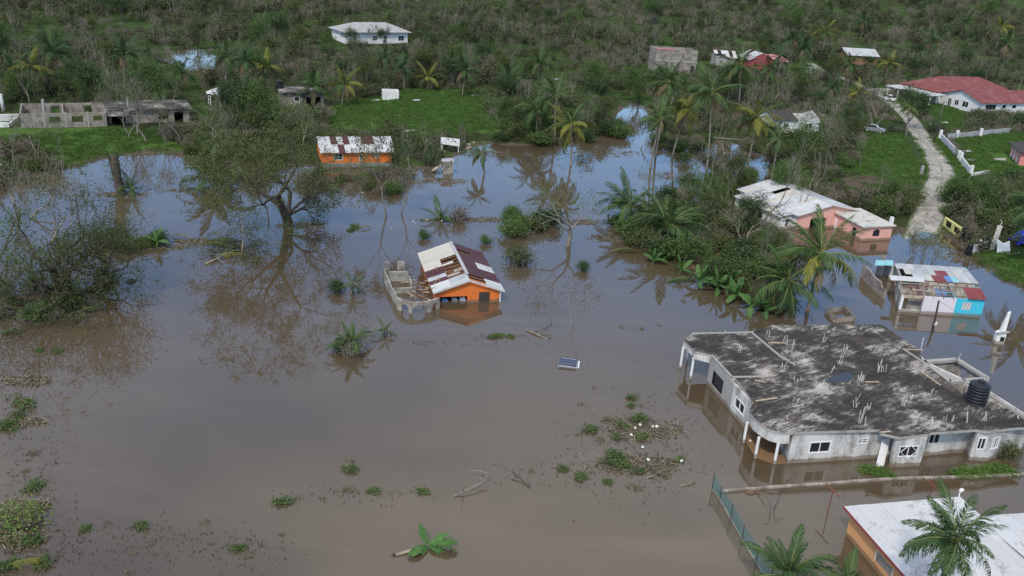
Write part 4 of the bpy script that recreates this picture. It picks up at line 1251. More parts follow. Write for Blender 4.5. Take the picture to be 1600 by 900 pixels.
m = MB(); a, b = pix(1370, 430), pix(1394, 434); m.hexa([(a[0], a[1], -1), (b[0], b[1], -1), (b[0], b[1] + .1, -1), (a[0], a[1] + .1, -1), (a[0], a[1], 1.5), (b[0], b[1], 1.5), (b[0], b[1] + .1, 1.5), (a[0], a[1] + .1, 1.5)]); m.build('lean_to_wall', M['zinc_old'], root)
a, b = pix(1344, 432), pix(1380, 468); L_ = np.linalg.norm((b - a)[:2])
o_ = thing('yard_wall', 'crumbling grey block yard wall beside the blue-cornered house', 'wall', a)
wall(o_, a, b, -1.2, 1.5, 0.2, M['block_old'], (), 'wall_panel', [(0, 1.45), (L_ * .25, 1.6), (L_ * .5, 1.35), (L_ * .75, 1.45), (L_ * .85, 1.0), (L_, 1.2)])

# ---- pink house
f, w, d = rect((1349, 355), (1401, 353), (1344, 327), 2.05)
root = thing('pink_house', 'pink house with pale zinc gable roof and flat moulded annex in flood water', 'house', f.p(0, d))
m = MB(); m.slab([f.p(0, 0, 2.1), f.p(w, 0, 2.1), f.p(w, d, 2.25), f.p(0, d, 2.25)], 0.14)
M['annex_roof'] = stained('annex_roof', (0.52, 0.51, 0.47), (0.07, 0.07, 0.06), 0.42, 0.9, False)
m.build('annex_roof', M['annex_roof'], root)
g = Fr(f.p(0.3, 0.3), f.u); wg, dg = w - .6, d - .4
o1 = (wg * .36, wg * .60, 0.55, 1.25)
f4 = box_walls(root, g, wg, dg, -1.2, 1.95, M['pink'], {'front': slices(wg * .36, wg * .60, .55, 1.15, .4), 'left': [(dg - 2.4, dg - 1.4, 0.1, 1.35), (0.8, 1.7, -1.2, 1.6)]}, 0.2)
m = MB(); g.box(m, wg * .35, wg * .61, 0.12, 0.15, .5, 1.6); m.build('window_grille', M['glass'], root)
m = MB(); f4['left'].box(m, 0.85, 1.65, 0.05, 0.09, -1.0, 1.58); m.build('door', M['white_trim'], root)
m = MB(); f4['left'].box(m, dg - 2.38, dg - 1.42, 0.15, 0.17, 0.12, 1.33); m.build('pane', M['glass'], root)
m = MB(); b = pix(1392, 349, 2.1); m.bar((b[0], b[1], 1.9), (b[0], b[1], 3.0), 0.42); m.build('chimney', M['white_paint'], root)
f2, w2, d2 = rect((1251, 336), (1344, 329), (1190, 294), 2.3)
f2 = Fr(f2.p(0, 0.3), f2.u)
box_walls(root, f2, w2, d2, -1.0, 2.2, M['pink'], {'front': [(2.2, 5.0, -1.0, 1.5)], 'left': [(2, 3.2, .6, 1.6), (6, 7.2, .6, 1.6)]}, 0.2, ('front', 'back'), 1.1, {'left': M['white_paint']})
rr = random.Random(3)
def pink_gap(a, side, r):
    if (side == 1 and r == 1 and 0.55 < a < 0.62): return None
    return M[rr.choice(['zinc', 'zinc_white', 'zinc', 'zinc_cream', 'zinc_white'])]
gable_roof(root, f2, w2, d2, 2.25, 1.1, 0.4, 'v', sheet_w=1.1, rows_=2, gap=pink_gap)
f3 = Fr(f2.p(-2.2, 1.0), f2.u)
box_walls(root, f3, 1.95, d2 - 3, -1.0, 1.75, M['white_paint'], {'front': [(1, 2, .3, 1.3)], 'left': [(1, 2, .3, 1.3), (5, 6, .3, 1.3)]}, 0.18)
for i in range(9):
    b0, b1 = -0.3 + i * (d2 - 2.4) / 9, -0.3 + (i + 1) * (d2 - 2.4) / 9 - 0.01
    m = MB(); z = 0.015 * (i % 2); m.slab([f3.p(-.4, b0, 1.86 + z), f3.p(1.9, b0, 2.13 + z), f3.p(1.9, b1, 2.13 + z), f3.p(-.4, b1, 1.86 + z)], 0.04); m.build('roof_sheet', M[('zinc', 'zinc_white', 'zinc_cream', 'zinc', 'zinc_old')[i % 5]], root)

# ---- peach house with white roof
z0 = 2.0
a, b, c = pix(1319, 791, z0), pix(1499, 780, z0), pix(1402, 882, z0)
f = Fr((c[0], c[1], 0), b - a); f.o = np.array([c[0], c[1], 0]); w = np.linalg.norm((b - a)[:2])
f = Fr((a[0], a[1], 0), b - a)
PEACH = f
DN = 9.0                                    # depth towards the viewer
root = thing('peach_house', 'peach walled house with pale metal roof and maroon eaves trim', 'house', f.p(w / 2, -DN / 2))
wallf = Fr(f.p(0.35, -DN + .3), f.u)
box_walls(root, wallf, w - .5, DN - .65, -1.3, 1.82, M['peach'], {'left': [(3.05, 4.75, 0.55, 1.25)]}, 0.2)
sB, bB, _ = f.loc(pix(1532, 806, 2.12))
box_walls(root, Fr(f.p(w, -DN + .3), f.u), 9, DN + bB - .65, -1.3, 1.9, M['peach'], {}, 0.2)
lf = Fr(f.p(.35, -0.55), -f.v)
m = MB(); lf.box(m, 3.05, 4.75, 0.02, 0.08, .55, 1.25); o_ = m.build('breeze_block_vent', M['block_old'], root)
m = MB()
for q in ((3.0, 3.05), (4.75, 4.80)): lf.box(m, q[0], q[1], -0.03, 0.05, .5, 1.3)
m.build('vent_trim', M['white_trim'], root)
ns = 10
for i in range(ns):
    s0, s1 = i * w / ns, (i + 1) * w / ns - 0.008
    rise = lambda s: 0.0 + 0.35 * min(1, s / (w * .5))
    for r in range(2):
        b0, b1 = -DN * r / 2, -DN * (r + 1) / 2 - 0.05
        m = MB(); zz = 0.012 * (i % 2) - 0.015 * r
        m.slab([f.p(s0, b1, z0 + .02 * i + zz), f.p(s1, b1, z0 + .02 * i + .02 + zz), f.p(s1, b0, z0 + .02 * i + .02 + zz), f.p(s0, b0, z0 + .02 * i + zz)], 0.05); m.build('roof_sheet', M['zinc_white'], root)
for i in range(8):
    s0, s1 = w - .3 + i * 1.15, w - .31 + (i + 1) * 1.15
    m = MB(); zz = 0.012 * (i % 2); m.slab([f.p(s0, -DN, z0 + .55 + zz), f.p(s1, -DN, z0 + .55 + zz), f.p(s1, bB, z0 + .12 + zz), f.p(s0, bB, z0 + .12 + zz)], 0.05); m.build('roof_sheet', M['zinc_white'], root)
m = MB(); m.bar(f.p(-0.03, 0.02, z0 - .08), f.p(-0.03, -DN, z0 - .08), 0.05, 0.16); m.build('eaves_trim', M['maroon_wall'], root)
m = MB(); b = f.p(w * .97, -.15, z0 + .25); m.bar(b, b + [0, 0, .5], 0.05); m.bar(b + [0, 0, .5], b + [.2, .1, .62], 0.2, 0.08); m.build('roof_vent', M['white_trim'], root)

# ---- second orange house on the far shore
b0, b1 = G(505, 262), G(612, 259)
f = Fr((b0[0], b0[1], 0), b1 - b0); w = np.linalg.norm((b1 - b0)[:2]); d = 8.0
root = thing('orange_house', 'bright orange house behind trees on the far shore with patched zinc roof', 'house', f.p(w / 2, d / 2))
f4 = box_walls(root, f, w, d, -0.3, 2.6, M['orange'], {'front': [(1.6, 3.0, 1.2, 2.2), (w * .74, w * .80, 1.6, 2.2), (w * .52, w * .58, 1.0, 2.0)]}, 0.2, ('left', 'right'), 1.3)
for s0, s1, c0, c1 in ((1.6, 3.0, 1.2, 2.2), (w * .74, w * .80, 1.6, 2.2), (w * .52, w * .58, 1.0, 2.0)): window(root, f4['front'], s0, s1, c0, c1, M['white_trim'], M['glass'], 2, 2, 0.06)
m = MB(); f.box(m, -.1, w + .1, -.35, -.05, -.3, .75); m.build('plinth', M['grey_green'], root)
rr = random.Random(5)
def o2gap(a, side, r):
    if side == -1: return M['zinc']
    if r == 1: return M[('zinc_white', 'zinc', 'maroon', 'zinc_white', 'maroon', 'zinc', 'zinc_white', 'maroon', 'maroon', 'zinc', 'zinc', 'zinc_white', 'zinc')[int(a * 12.5)]]
    return M['maroon'] if 0.2 < a < 0.28 else M['zinc_white']
gable_roof(root, f, w, d, 2.65, 1.3, 0.5, 'u', sheet_w=0.95, rows_=2, gap=o2gap)

# ---- white house on the rise
b0, b1 = G(540, 69), G(637, 67)
f = Fr(b0, b1 - b0); w = np.linalg.norm((b1 - b0)[:2]); d = 11
f = Fr((b0[0], b0[1], min(b0[2], b1[2])), b1 - b0)
w = min(w, 24)
root = thing('white_house', 'white bungalow with grey hipped roof up in the scrub', 'house', f.p(w / 2, d / 2))
fz = Fr((f.o[0], f.o[1], 0), f.u); z = f.o[2]
ops = [(w * .12, w * .17, z + 1.1, z + 2.4), (w * .84, w * .94, z + .9, z + 2.5), (w * .42, w * .5, z + 1, z + 2.5), (w * .60, w * .66, z + .1, z + 2.4)]
f4 = box_walls(root, fz, w, d, z - 1.5, z + 3.5, M['white_paint'], {'front': ops}, 0.25)
for o in ops: window(root, f4['front'], *o, M['white_trim'], M['glass'], 2, 2, 0.1)
hip_roof(root, fz, w, d, z + 3.6, 2.3, 0.9, M['zinc_old'])

# ---- red-roofed white house beside the road
K = G(1528, 178)
u_ = unit((pix(1600, 160, 2.8) - pix(1530, 160, 2.8)) * [1, 1, 0])
f = Fr((K[0], K[1], 0), u_); z = K[2]
w, d = 22.0, 12.5
root = thing('red_roofed_house', 'long white house with faded red metal roof above a lawn', 'house', f.p(w / 2, d / 2))
opsF = [(2.0, 5.4, z + 1.1, z + 2.3), (7.6, 8.8, z + 1.4, z + 2.2), (11.0, 12.2, z + 1.4, z + 2.2)]
opsL = [(d - 5.8, d - 3.8, z + .8, z + 2.3), (2.0, 3.2, z, z + 2.2), (4.2, 5.6, z + .8, z + 2.2)]
f4 = box_walls(root, f, w, d, z - 1.2, z + 2.9, M['white_paint'], {'front': opsF, 'left': opsL}, 0.25, ('left', 'right'), 2.0)
for o in opsF: window(root, f4['front'], *o, M['dark'], M['glass'], 2, 1, 0.08)
for o in opsL: window(root, f4['left'], *o, M['white_trim'], M['glass'], 2, 1, 0.08)
gable_roof(root, f, w, d, z + 2.95, 2.0, 0.6, 'u', (M['red_sheet'],), 1.6, 1)
fb = Fr(f.p(-1.5, d + .3), f.u)
box_walls(root, fb, 26, 13, z - 1.2, z + 3.2, M['white_paint'], {'left': [(2, 3.4, z + .8, z + 2.2), (6, 7.4, z + .1, z + 2.2)]}, 0.25)
hip_roof(root, fb, 26, 13, z + 3.3, 3.0, 0.7, M['red_sheet'])
m = MB(); m.slab([fb.p(-5.2, -3, z + 2.75), fb.p(-.03, -3, z + 3.0), fb.p(-.03, 13, z + 3.0), fb.p(-5.2, 13, z + 2.75)], 0.18); m.build('veranda_roof', M['zinc_white'], root)
for k in range(5):
    m = MB(); p = fb.p(-4.8, -2.7 + k * 3.8, z); m.bar(p - [0, 0, 1], p + [0, 0, 2.6], 0.3); m.build('veranda_column', M['white_paint'], root)

# ---- pink striped house at the frame edge
K = G(1577, 243)
f = Fr((K[0], K[1], 0), unit(G(1596, 262) * [1, 1, 0] - K * [1, 1, 0])); z = K[2]
L_ = 9.0
root = thing('pink_striped_house', 'pink house with white pilasters and dark shingle roof beside the walled lawn', 'house', f.p(L_ / 2, 4))
ops = [(0.9, 1.8, z + .9, z + 2.2), (3.4, 4.4, z + .9, z + 2.2), (6, 7, z + .9, z + 2.2)]
f4 = box_walls(root, f, L_, 9, z - 1, z + 2.5, M['pink_deep'], {'front': ops}, 0.2)
for o in ops: window(root, f4['front'], *o, M['white_trim'], M['glass'], 2, 3, 0.07)
for s in (0.9, 3.4, 6.0):
    m = MB(); f.box(m, s - .02, s + 1.02, -.06, -.035, z - .9, z + .85); m.build('white_panel', M['white_paint'], root)
M['shingle'] = plain('shingle', (0.055, 0.048, 0.044), 0.9, 0.3, 4)
hip_roof(root, f, L_, 9, z + 2.6, 1.6, 0.7, M['shingle'])

# ---- roofless block ruin and slab-roofed block house on the left
b0, b1 = G(33, 200), G(168, 197)
f = Fr((b0[0], b0[1], 0), b1 - b0); z = min(b0[2], b1[2]); w = np.linalg.norm((b1 - b0)[:2]); d = 9
root = thing('roofless_ruin', 'roofless old block building with empty window holes above the lawn', 'ruin', f.p(w / 2, d / 2))
ops = [(w * .33, w * .45, z + .75, z + 1.75), (w * .59, w * .72, z + .75, z + 1.8), (w * .84, w * .95, z + .9, z + 1.8)]
box_walls(root, f, w, d, z - .5, z + 2.3, M['block_old'], {'front': ops, 'back': [(2, 3.2, z + .6, z + 1.9), (7, 8.4, z + .6, z + 1.9)]}, 0.2)
for s in (.27, .52, .78): 
    m = MB(); f.box(m, w * s - .15, w * s + .15, -.06, -.003, z - .4, z + 2.5); m.build('pilaster', M['concrete'], root)
wall(root, f.p(w * .5, .2), f.p(w * .5, d - .2), z - .5, z + 2.2, 0.2, M['block_old'])
m = MB(); m.bar(f.p(w * .27, d * .6, z), f.p(w * .27, d * .6, z + 3.6), .35); m.build('post', M['concrete'], root)
f2 = Fr(f.p(w + .3, 1.5), f.u)
root = thing('slab_roofed_ruin', 'low block building with dark flat slab roof joined behind the roofless ruin', 'ruin', f2.p(5, 3))
box_walls(root, f2, 13, 7, z - .5, z + 2.3, M['block_old'], {'front': [(.5, 2.6, z - .4, z + 1.7), (8, 9.5, z + .6, z + 1.7), (10.5, 12, z - .4, z + 1.8)]}, 0.2)
m = MB(); m.slab([f2.p(-.4, -.5, z + 2.5), f2.p(13.5, -.5, z + 2.5), f2.p(13.5, 7.5, z + 2.6), f2.p(-.4, 7.5, z + 2.6)], 0.18); m.build('roof_slab', M['roof_concrete'], root)
m = MB(); m.slab([f2.p(-.2, -2.4, z + 1.9), f2.p(3.2, -2.4, z + 1.9), f2.p(3.2, -.5, z + 2.28), f2.p(-.2, -.5, z + 2.28)], 0.12); m.build('porch_slab', M['roof_concrete'], root)
m = MB(); p = f2.p(3.4, 2.5, z + 2.55); m.bar(p, p + [.05, 0, 1.6], .3); m.build('stub_column', M['concrete'], root)
# broken foundation further left
b0 = G(10, 196); root = thing('broken_foundation', 'broken white concrete foundation beside the roofless ruin', 'ruin', b0)
for k, (a, b, z1) in enumerate((((-10, 190), (30, 188), 1.1), ((-10, 199), (14, 199), .8), ((14, 199), (30, 188), .6))):
    wall(root, G(*a), G(*b), b0[2] - .5, b0[2] + z1, .25, M['white_paint'])
m = MB(); p = G(5, 174); m.bar(p, p + [0, 0, 3.0], .4); m.build('post', M['white_paint'], root)

# ---- small grey block house with roof tank
b0, b1 = G(441, 166), G(506, 165)
f = Fr((b0[0], b0[1], 0), b1 - b0); z = min(b0[2], b1[2]); w = np.linalg.norm((b1 - b0)[:2])
root = thing('grey_block_house', 'small grey block house with flat dark roof on the far lawn', 'house', f.p(w / 2, 3))
ops = [(w * .28, w * .42, z + .9, z + 1.9), (w * .57, w * .92, z - .4, z + 1.8)]
f4 = box_walls(root, f, w, 6.5, z - .5, z + 2.5, M['block_old'], {'front': ops}, .2)
window(root, f4['front'], *ops[0], M['white_trim'], M['glass'], 1, 1, .1)
m = MB(); m.slab([f.p(-.4, -.5, z + 2.7), f.p(w + .4, -.5, z + 2.7), f.p(w + .4, 7, z + 2.75), f.p(-.4, 7, z + 2.75)], .18); m.build('roof_slab', M['roof_concrete'], root)
p = f.p(.1, 4.5, z + 2.73); t_ = thing('water_tank', 'small black water tank on the grey block house', 'tank', p)
m = MB(); m.tube([(0, 0, 0), (0, 0, .5), (0, 0, 1.0), (0, 0, 1.45), (0, 0, 1.62)], [.68, .7, .68, .7, .4], 18); inst('barrel', m.mesh('barrel', M['black_plastic']), t_)
m = MB(); m.tube([(0, 0, 1.61), (0, 0, 1.75)], [.3, .25], 14); inst('lid', m.mesh('lid', M['black_plastic']), t_)

# ---- white roofless hut and gazebo on the far lawn
b0 = G(598, 156); f = Fr((b0[0], b0[1], 0), (1, .25)); z = b0[2]
root = thing('white_roofless_hut', 'tiny white roofless block hut on the far lawn', 'hut', b0)
box_walls(root, f, 3.4, 2.6, z - .4, z + 1.9, M['white_paint'], {'front': [(.6, 1.3, z + .7, z + 1.4), (2.0, 2.7, z + .7, z + 1.4)]}, .18)
b0 = G(341, 163); root = thing('gazebo', 'small white gazebo with scalloped tin roof among the far scrub', 'gazebo', b0)
m = MB(); z = b0[2]; n = 10
rim = [b0 + [2.2 * math.cos(6.283 * i / n), 2.2 * math.sin(6.283 * i / n), 2.2 + (0.12 if i % 2 else 0)] for i in range(n)]
m.add(rim + [b0 + [0, 0, 3.3]] + [r - [0, 0, .08] for r in rim], [(i, (i + 1) % n, n) for i in range(n)] + [(i, n + 1 + i, n + 1 + (i + 1) % n, (i + 1) % n) for i in range(n)]); m.build('roof', M['zinc_white'], root)
for i in range(6):
    m = MB(); p = b0 + [1.8 * math.cos(1.047 * i), 1.8 * math.sin(1.047 * i), 0]; m.bar(p - [0, 0, .4], p + [0, 0, 2.25], .14); m.build('post', M['white_paint'], root)

# ---- two-storey block shell, wrecked houses and grey-roofed house beyond the palms
b0, b1 = G(1022, 112), G(1088, 117)
f = Fr((b0[0], b0[1], 0), unit(np.array([1.0, .12, 0]))); z = b0[2]; w = 66 / ppm(b0)
root = thing('two_storey_shell', 'unfinished two-storey block building without roof above the palms', 'building', f.p(w / 2, 4))
ops = [(w * .08 + k * w * .12, w * .08 + k * w * .12 + .8, z + 4.4, z + 5.4) for k in range(3)] + [(w * .62, w * .70, z + 4.2, z + 5.3), (w * .86, w * .97, z + .1, z + 2.2)]
box_walls(root, f, w, 8, z - .5, z + 6.4, M['block_old'], {'front': ops}, .25)
m = MB(); f.box(m, -.1, w + .1, -.12, -.003, z + 3.0, z + 3.35); m.build('floor_band', M['concrete'], root)
m = MB(); f.box(m, -.1, w * .45, -.12, .3, z + 6.403, z + 6.7); m.build('ring_beam', M['pink_sheet'], root)
b0 = G(1170, 108); f = Fr((b0[0], b0[1], 0), (1, .2)); z = b0[2]; w = 62 / ppm(b0)
root = thing('red_gabled_house', 'wrecked house with maroon gable and broken pink and white roof beyond the palms', 'house', f.p(w / 2, 3))
box_walls(root, f, w * .66, 9, z - .5, z + 3.0, M['maroon_wall'], {'front': [(1.5, 2.6, z + .8, z + 2)]}, .25, ('front', 'back'), 1.9)
rr = random.Random(8)
gable_roof(root, f, w * .66, 9, z + 3.05, 1.9, .5, 'v', sheet_w=1.0, rows_=2, gap=lambda a, s, r: None if rr.random() < .22 else M[rr.choice(['zinc_white', 'zinc', 'zinc_old'])])
g = Fr(f.p(w * .66 + .3, .5), f.u)
box_walls(root, g, w * .34, 7, z - .5, z + 2.6, M['grey_green'], {'front': [(.8, 1.8, z, z + 2.1), (2.6, 3.4, z + .9, z + 1.9)]}, .2)
for k in range(5):
    s0 = -.3 + k * (w * .34 + .8) / 5; s1 = s0 + (w * .34 + .8) / 5 - .01; m = MB(); m.slab([g.p(s0, -.6, z + 2.7 + .01 * k), g.p(s1, -.6, z + 2.7 + .01 * k), g.p(s1, 7, z + 4.0), g.p(s0, 7, z + 4.0)], .05); m.build('roof_sheet', M['pink_sheet'], root)
b0 = G(1118, 104); f = Fr((b0[0], b0[1], 0), (1, .1)); z = b0[2]; w = 30 / ppm(b0)
root = thing('collapsed_roof_house', 'small house with collapsed white roof beside the maroon gable', 'house', f.p(w / 2, 3))
box_walls(root, f, w, 6, z - .5, z + 3.2, M['concrete'], {'front': [(1, 2, z + 1, z + 2)]}, .2)
gable_roof(root, f, w, 6, z + 3.2, 1.5, .5, 'u', sheet_w=1.1, rows_=2, gap=lambda a, s, r: None if rr.random() < .25 else M[rr.choice(['zinc_white', 'zinc_cream'])])
b0 = G(1322, 100); f = Fr((b0[0], b0[1], 0), (1, .15)); z = b0[2]; w = 50 / ppm(b0)
root = thing('grey_roofed_house', 'brown house with long grey metal roof deep in the scrub', 'house', f.p(w / 2, 4))
box_walls(root, f, w, 8, z - .5, z + 3.2, M['timber'], {'front': [(2, 3, z + 1, z + 2), (w - 3, w - 2, z + 1, z + 2)]}, .2, ('right', 'left'), 1.8)
gable_roof(root, f, w, 8, z + 3.25, 1.8, .6, 'u', (M['zinc'],), 1.2, 1)
b0, b1 = G(1207, 207), G(1278, 208)
f = Fr((b0[0], b0[1], 0), b1 - b0); z = b0[2]; w = np.linalg.norm((b1 - b0)[:2])
root = thing('grey_cottage', 'small pale grey cottage with dark roof half hidden by bare trees', 'house', f.p(w / 2, 3))
ops = [(w * .68, w * .84, z + .9, z + 2.0), (w * .2, w * .32, z + .9, z + 2.0)]
f4 = box_walls(root, f, w, 7, z - .5, z + 2.7, M['white_paint'], {'front': ops}, .2, ('left', 'right'), 1.3)
for o in ops: window(root, f4['front'], *o, M['white_trim'], M['glass'], 2, 1, .1)
gable_roof(root, f, w, 7, z + 2.75, 1.3, .4, 'u', (M['zinc_old'],), 1.2, 1, lambda a, s, r: M['shingle'] if a < .45 else None)

# ---- lean-to shelter and wrecked hut near the second orange house
b0 = G(688, 238); root = thing('lean_to_shelter', 'low white lean-to shelter on rubble behind the far shore', 'shelter', b0); z = b0[2]
m = MB(); m.slab([b0 + [0, 0, 1.5], b0 + [3.2, .2, 1.2], b0 + [3.0, 2.6, 1.9], b0 + [-.2, 2.4, 2.1]], .06); m.build('roof', M['zinc_white'], root)
for o in ((.1, .1), (3.0, .3), (.1, 2.2), (2.8, 2.4)): m = MB(); p = b0 + [o[0], o[1], 0]; m.bar(p - [0, 0, .3], p + [0, 0, 1.25], .1); m.build('post', M['white_paint'], root)
b0 = G(680, 272); root = thing('wrecked_hut', 'collapsed block and timber hut at the water edge near the orange shore house', 'hut', b0)
f = Fr((b0[0], b0[1], 0), (1, .15)); wall(root, f.p(1.2, 0), f.p(2.7, .1), -.6, 1.9, .2, M['block_old']); wall(root, f.p(2.7, .1), f.p(2.6, 1.8), -.6, 1.7, .2, M['block'])
m = MB(); m.slab([f.p(-.6, -.2, .5), f.p(.8, -.3, 1.3), f.p(1.1, 1.0, 1.5), f.p(-.3, 1.0, .6)], .08); m.build('fallen_panel', M['timber_pale'], root)
m = MB(); m.slab([f.p(0.9, .2, 2.0), f.p(2.8, 0, 1.95), f.p(2.8, 1.7, 2.2), f.p(1, 1.8, 2.1)], .05); m.build('roof', M['zinc_old'], root)
# concrete box foundation in the water
root = thing('concrete_footing', 'open rectangular concrete footing rising from the flood behind the big concrete house', 'footing', pix(1312, 497))
q = [(1291, 489), (1319, 484), (1334, 500), (1304, 503)]
for a, b in zip(q, q[1:] + q[:1]):
    pa, pb = pix(*a), pix(*b); m = MB(); m.bar(pa * [1, 1, 0] + [0, 0, .05], pb * [1, 1, 0] + [0, 0, .05], .28, .75); m.build('footing_beam', M['block_old'], root)

# ------------------------------------------------------------------ walls, fences, poles, vehicles
# low boundary wall in front of the concrete house, net fence, clothes-line posts
root = thing('boundary_wall', 'low dark block boundary wall just above the flood before the concrete house', 'wall', pix(1360, 752))
bl = [(1124, 769), (1200, 763), (1290, 757), (1380, 750), (1432, 748), (1520, 746), (1625, 741)]
for a, b in zip(bl[:-1], bl[1:]):
    pa, pb = pix(*a), pix(*b); m = MB(); m.bar(pa + [0, 0, -.35], pb + [0, 0, -.35], .18, 1.0); m.build('wall_run', M['block_old'], root)
root = thing('net_fence', 'sagging green net fence on thin posts rising from the flood', 'fence', pix(1150, 830))
fl = [(1113, 766), (1125, 782), (1142, 812), (1160, 845), (1182, 880), (1204, 915), (1230, 955)]
hs = [1.35, 1.15, 1.25, 1.2, 1.3, 1.25, 1.3]
for k, q in enumerate(fl):
    p = pix(*q); m = MB(); m.bar(p - [0, 0, 1], p + [-.05, .02, hs[k]], .05); m.build('post', M['iron_dark'], root)
for k in range(len(fl) - 1):
    a, b = pix(*fl[k]), pix(*fl[k + 1]); m = MB()
    m.hexa([a + [0, 0, -.3], b + [0, 0, -.3], b + [.012, 0, -.3], a + [.012, 0, -.3], a + [-.05, .02, hs[k] - .05], b + [-.05, .02, hs[k + 1] - .05], b + [-.038, .02, hs[k + 1] - .05], a + [-.038, .02, hs[k] - .05]]); m.build('net_panel', M['netting'], root)
    m = MB(); m.bar(a + [0, 0, .02], b + [0, 0, .02], .1, .16); m.build('kerb', M['block_old'], root)
for base, topc, e0, e1, lab in (((1293, 803), (1301, 767), (1290, 755), (1313, 777), 'rusty red T-shaped clothes-line post leaning towards the net fence'), ((1450, 782), (1455, 760), (1443, 747), (1470, 769), 'rusty red T-shaped clothes-line post beside the white roof')):
    b = pix(*base); h = 1.9
    t_ = thing('clothesline_post', lab, 'post', b)
    m = MB(); m.tube([b - [0, 0, 1], b + [0, 0, h]], .035, 6); m.build('upright', M['iron_red'], t_)
    a, c = pix(*e0, h), pix(*e1, h); m = MB(); m.tube([a, c], .04, 6); m.build('crossbar', M['iron_red'], t_)

def util_pole(base, top_px, h, r, mat, label, cross=0, name='utility_pole'):
    b = np.array(base, float); top = pix(*top_px, b[2] + h) if top_px else b + [0, 0, h]
    t_ = thing(name, label, 'pole', b)
    m = MB(); m.tube([b - [0, 0, .8], (b + top) / 2, top], [r, r * .88, r * .72], 10); m.build('shaft', mat, t_, True)
    if cross:
        m = MB(); m.bar(top + [-cross, 0, -.4], top + [cross, .1, -.4], .1); m.build('crossarm', mat, t_)
        for s in (-.8, .8):
            m = MB(); p = top + [cross * s, 0, -.33]; m.tube([p, p + [0, 0, .18]], .05, 6); m.build('insulator', M['white_trim'], t_)
    return top
tp = util_pole(pix(1456, 522), (1467, 470), 2.6, .12, M['pole_dark'], 'dark broken timber pole leaning out of the flood beside the blue-cornered house')
m = MB(); p = pix(1461, 508, .9); m.bar(p, p + [.05, -.1, .35], .16); tag(m.build('meter_box', M['litter']), 'white meter box fixed to the dark leaning pole', 'box')
tp2 = util_pole(G(1459, 222), (1475, 160), 9.0, .16, M['pole_wood'], 'pale slender utility pole beside the marl road', .0)
tp3 = util_pole(G(1552, 128), (1565, 100), 6.5, .16, M['pole_wood'], 'leaning pale utility pole behind the red-roofed house')
util_pole(G(1598, 60), None, 12, .2, M['bark_pale'], 'tall bare pale pole at the far wood edge')
# concrete post leaning beside the gates
b, = [G(1549, 391)]
top = pix(1563, 353, 3.2)
t_ = thing('concrete_post', 'thick weathered concrete post leaning beside the white gate wall', 'post', b)
m = MB(); m.bar(b - [0, 0, .4], top, .6, .4); m.build('shaft', M['concrete'], t_)
m = MB(); m.tube([top, top + [.15, .1, .5], top + [-.15, .1, .8]], .05, 5); m.build('bent_bar', M['white_pvc'], t_)
# white broken monument standing in the flood
b = pix(1559, 536); t_ = thing('broken_pillar', 'broken white plastered pillar standing alone in the flood', 'pillar', b)
m = MB(); m.hexa([b + [-.45, -.3, -1], b + [.45, -.3, -1], b + [.45, .3, -1], b + [-.45, .3, -1], b + [-.42, -.28, 1.15], b + [.45, -.28, 1.35], b + [.45, .3, 1.5], b + [-.4, .3, 1.2]]); m.build('base', M['white_paint'], t_)
m = MB(); m.hexa([b + [-.15, -.2, 1.2], b + [.35, -.2, 1.3], b + [.35, .2, 1.3], b + [-.15, .2, 1.2], b + [.15, -.1, 3.2], b + [.36, -.1, 3.5], b + [.36, .1, 3.5], b + [.15, .1, 3.3]]); m.build('shard', M['white_paint'], t_)
m = MB(); m.bar(b + [-.5, -.34, 1.2], b + [.62, -.34, 1.42], .14, .16); m.build('ledge', M['concrete'], t_)
m = MB(); m.box(b[0] - .05, b[0] + .35, b[1] - .34, b[1] - .3, .35, .8); m.build('painted_hollow', M['dark'], t_)  # flat dark plate on the front face stands in for a recess's shade

# cables: from the dark pole across the water, and along the road
def cable(pts, label, sag=.6, r=.014):
    m = MB(); P = []
    for a, b in zip(pts[:-1], pts[1:]):
        for i in range(14):
            u = i / 14; q = np.array(a) * (1 - u) + np.array(b) * u; q[2] -= sag * 4 * u * (1 - u); P.append(q)
    P.append(np.array(pts[-1])); m.tube(P, r, 4); tag(m.build('cable', M['iron_dark']), label, 'cable')
cable([tp, pix(1640, 560, 4.0)], 'dark cable running from the broken dark pole over the flood', .3)
cable([tp2, pix(1640, 130, 9.5)], 'thin cable from the pale pole past the pink striped house', .6)
cable([tp2, tp3], 'thin cable between the pale pole and the leaning pole', .6)

# painted gate walls
def gate_wall(A_, B_, h, label, mat, holes, posts):
    a, b = G(*A_), G(*B_); t_ = thing('gate_wall', label, 'wall', a)
    L = np.linalg.norm((b - a)[:2]); z = min(a[2], b[2])
    ops = []
    for s0, s1, c0, c1 in holes: ops.append((L * s0, L * s1, z + c0, z + c1))
    ff, _ = wall(t_, a, b, z - .6, z + h, .25, M[mat], ops, 'wall_panel')
    for o in ops:
        m = MB(); ff.box(m, o[0], o[1], .1, .14, o[2], o[3]); m.build('grille', M['dark'], t_)
    for s in posts:
        m = MB(); p = ff.p(L * s, .12, z); m.bar(p - [0, 0, .6], p + [0, 0, h + .35], .55); m.build('post', M['black_plastic'], t_)
    return t_
gate_wall((1473, 353), (1500, 374), 1.5, 'tilted pale yellow gate wall with two dark grilles beside the flooded road', 'yellow_paint', [(.10, .42, .35, 1.25), (.56, .90, .35, 1.2)], [1.06])
gate_wall((1517, 399), (1542, 387), 1.15, 'white gate wall with one grille between dark posts at the flood edge', 'white_paint', [(.36, .62, .4, .9)], [-.12, 1.12])
b = G(1528, 391); m = MB(); m.tube([b - [0, 0, .3], b + [0, 0, 1.1], b + [0, 0, 1.3]], [.28, .28, .1], 10); m2 = m
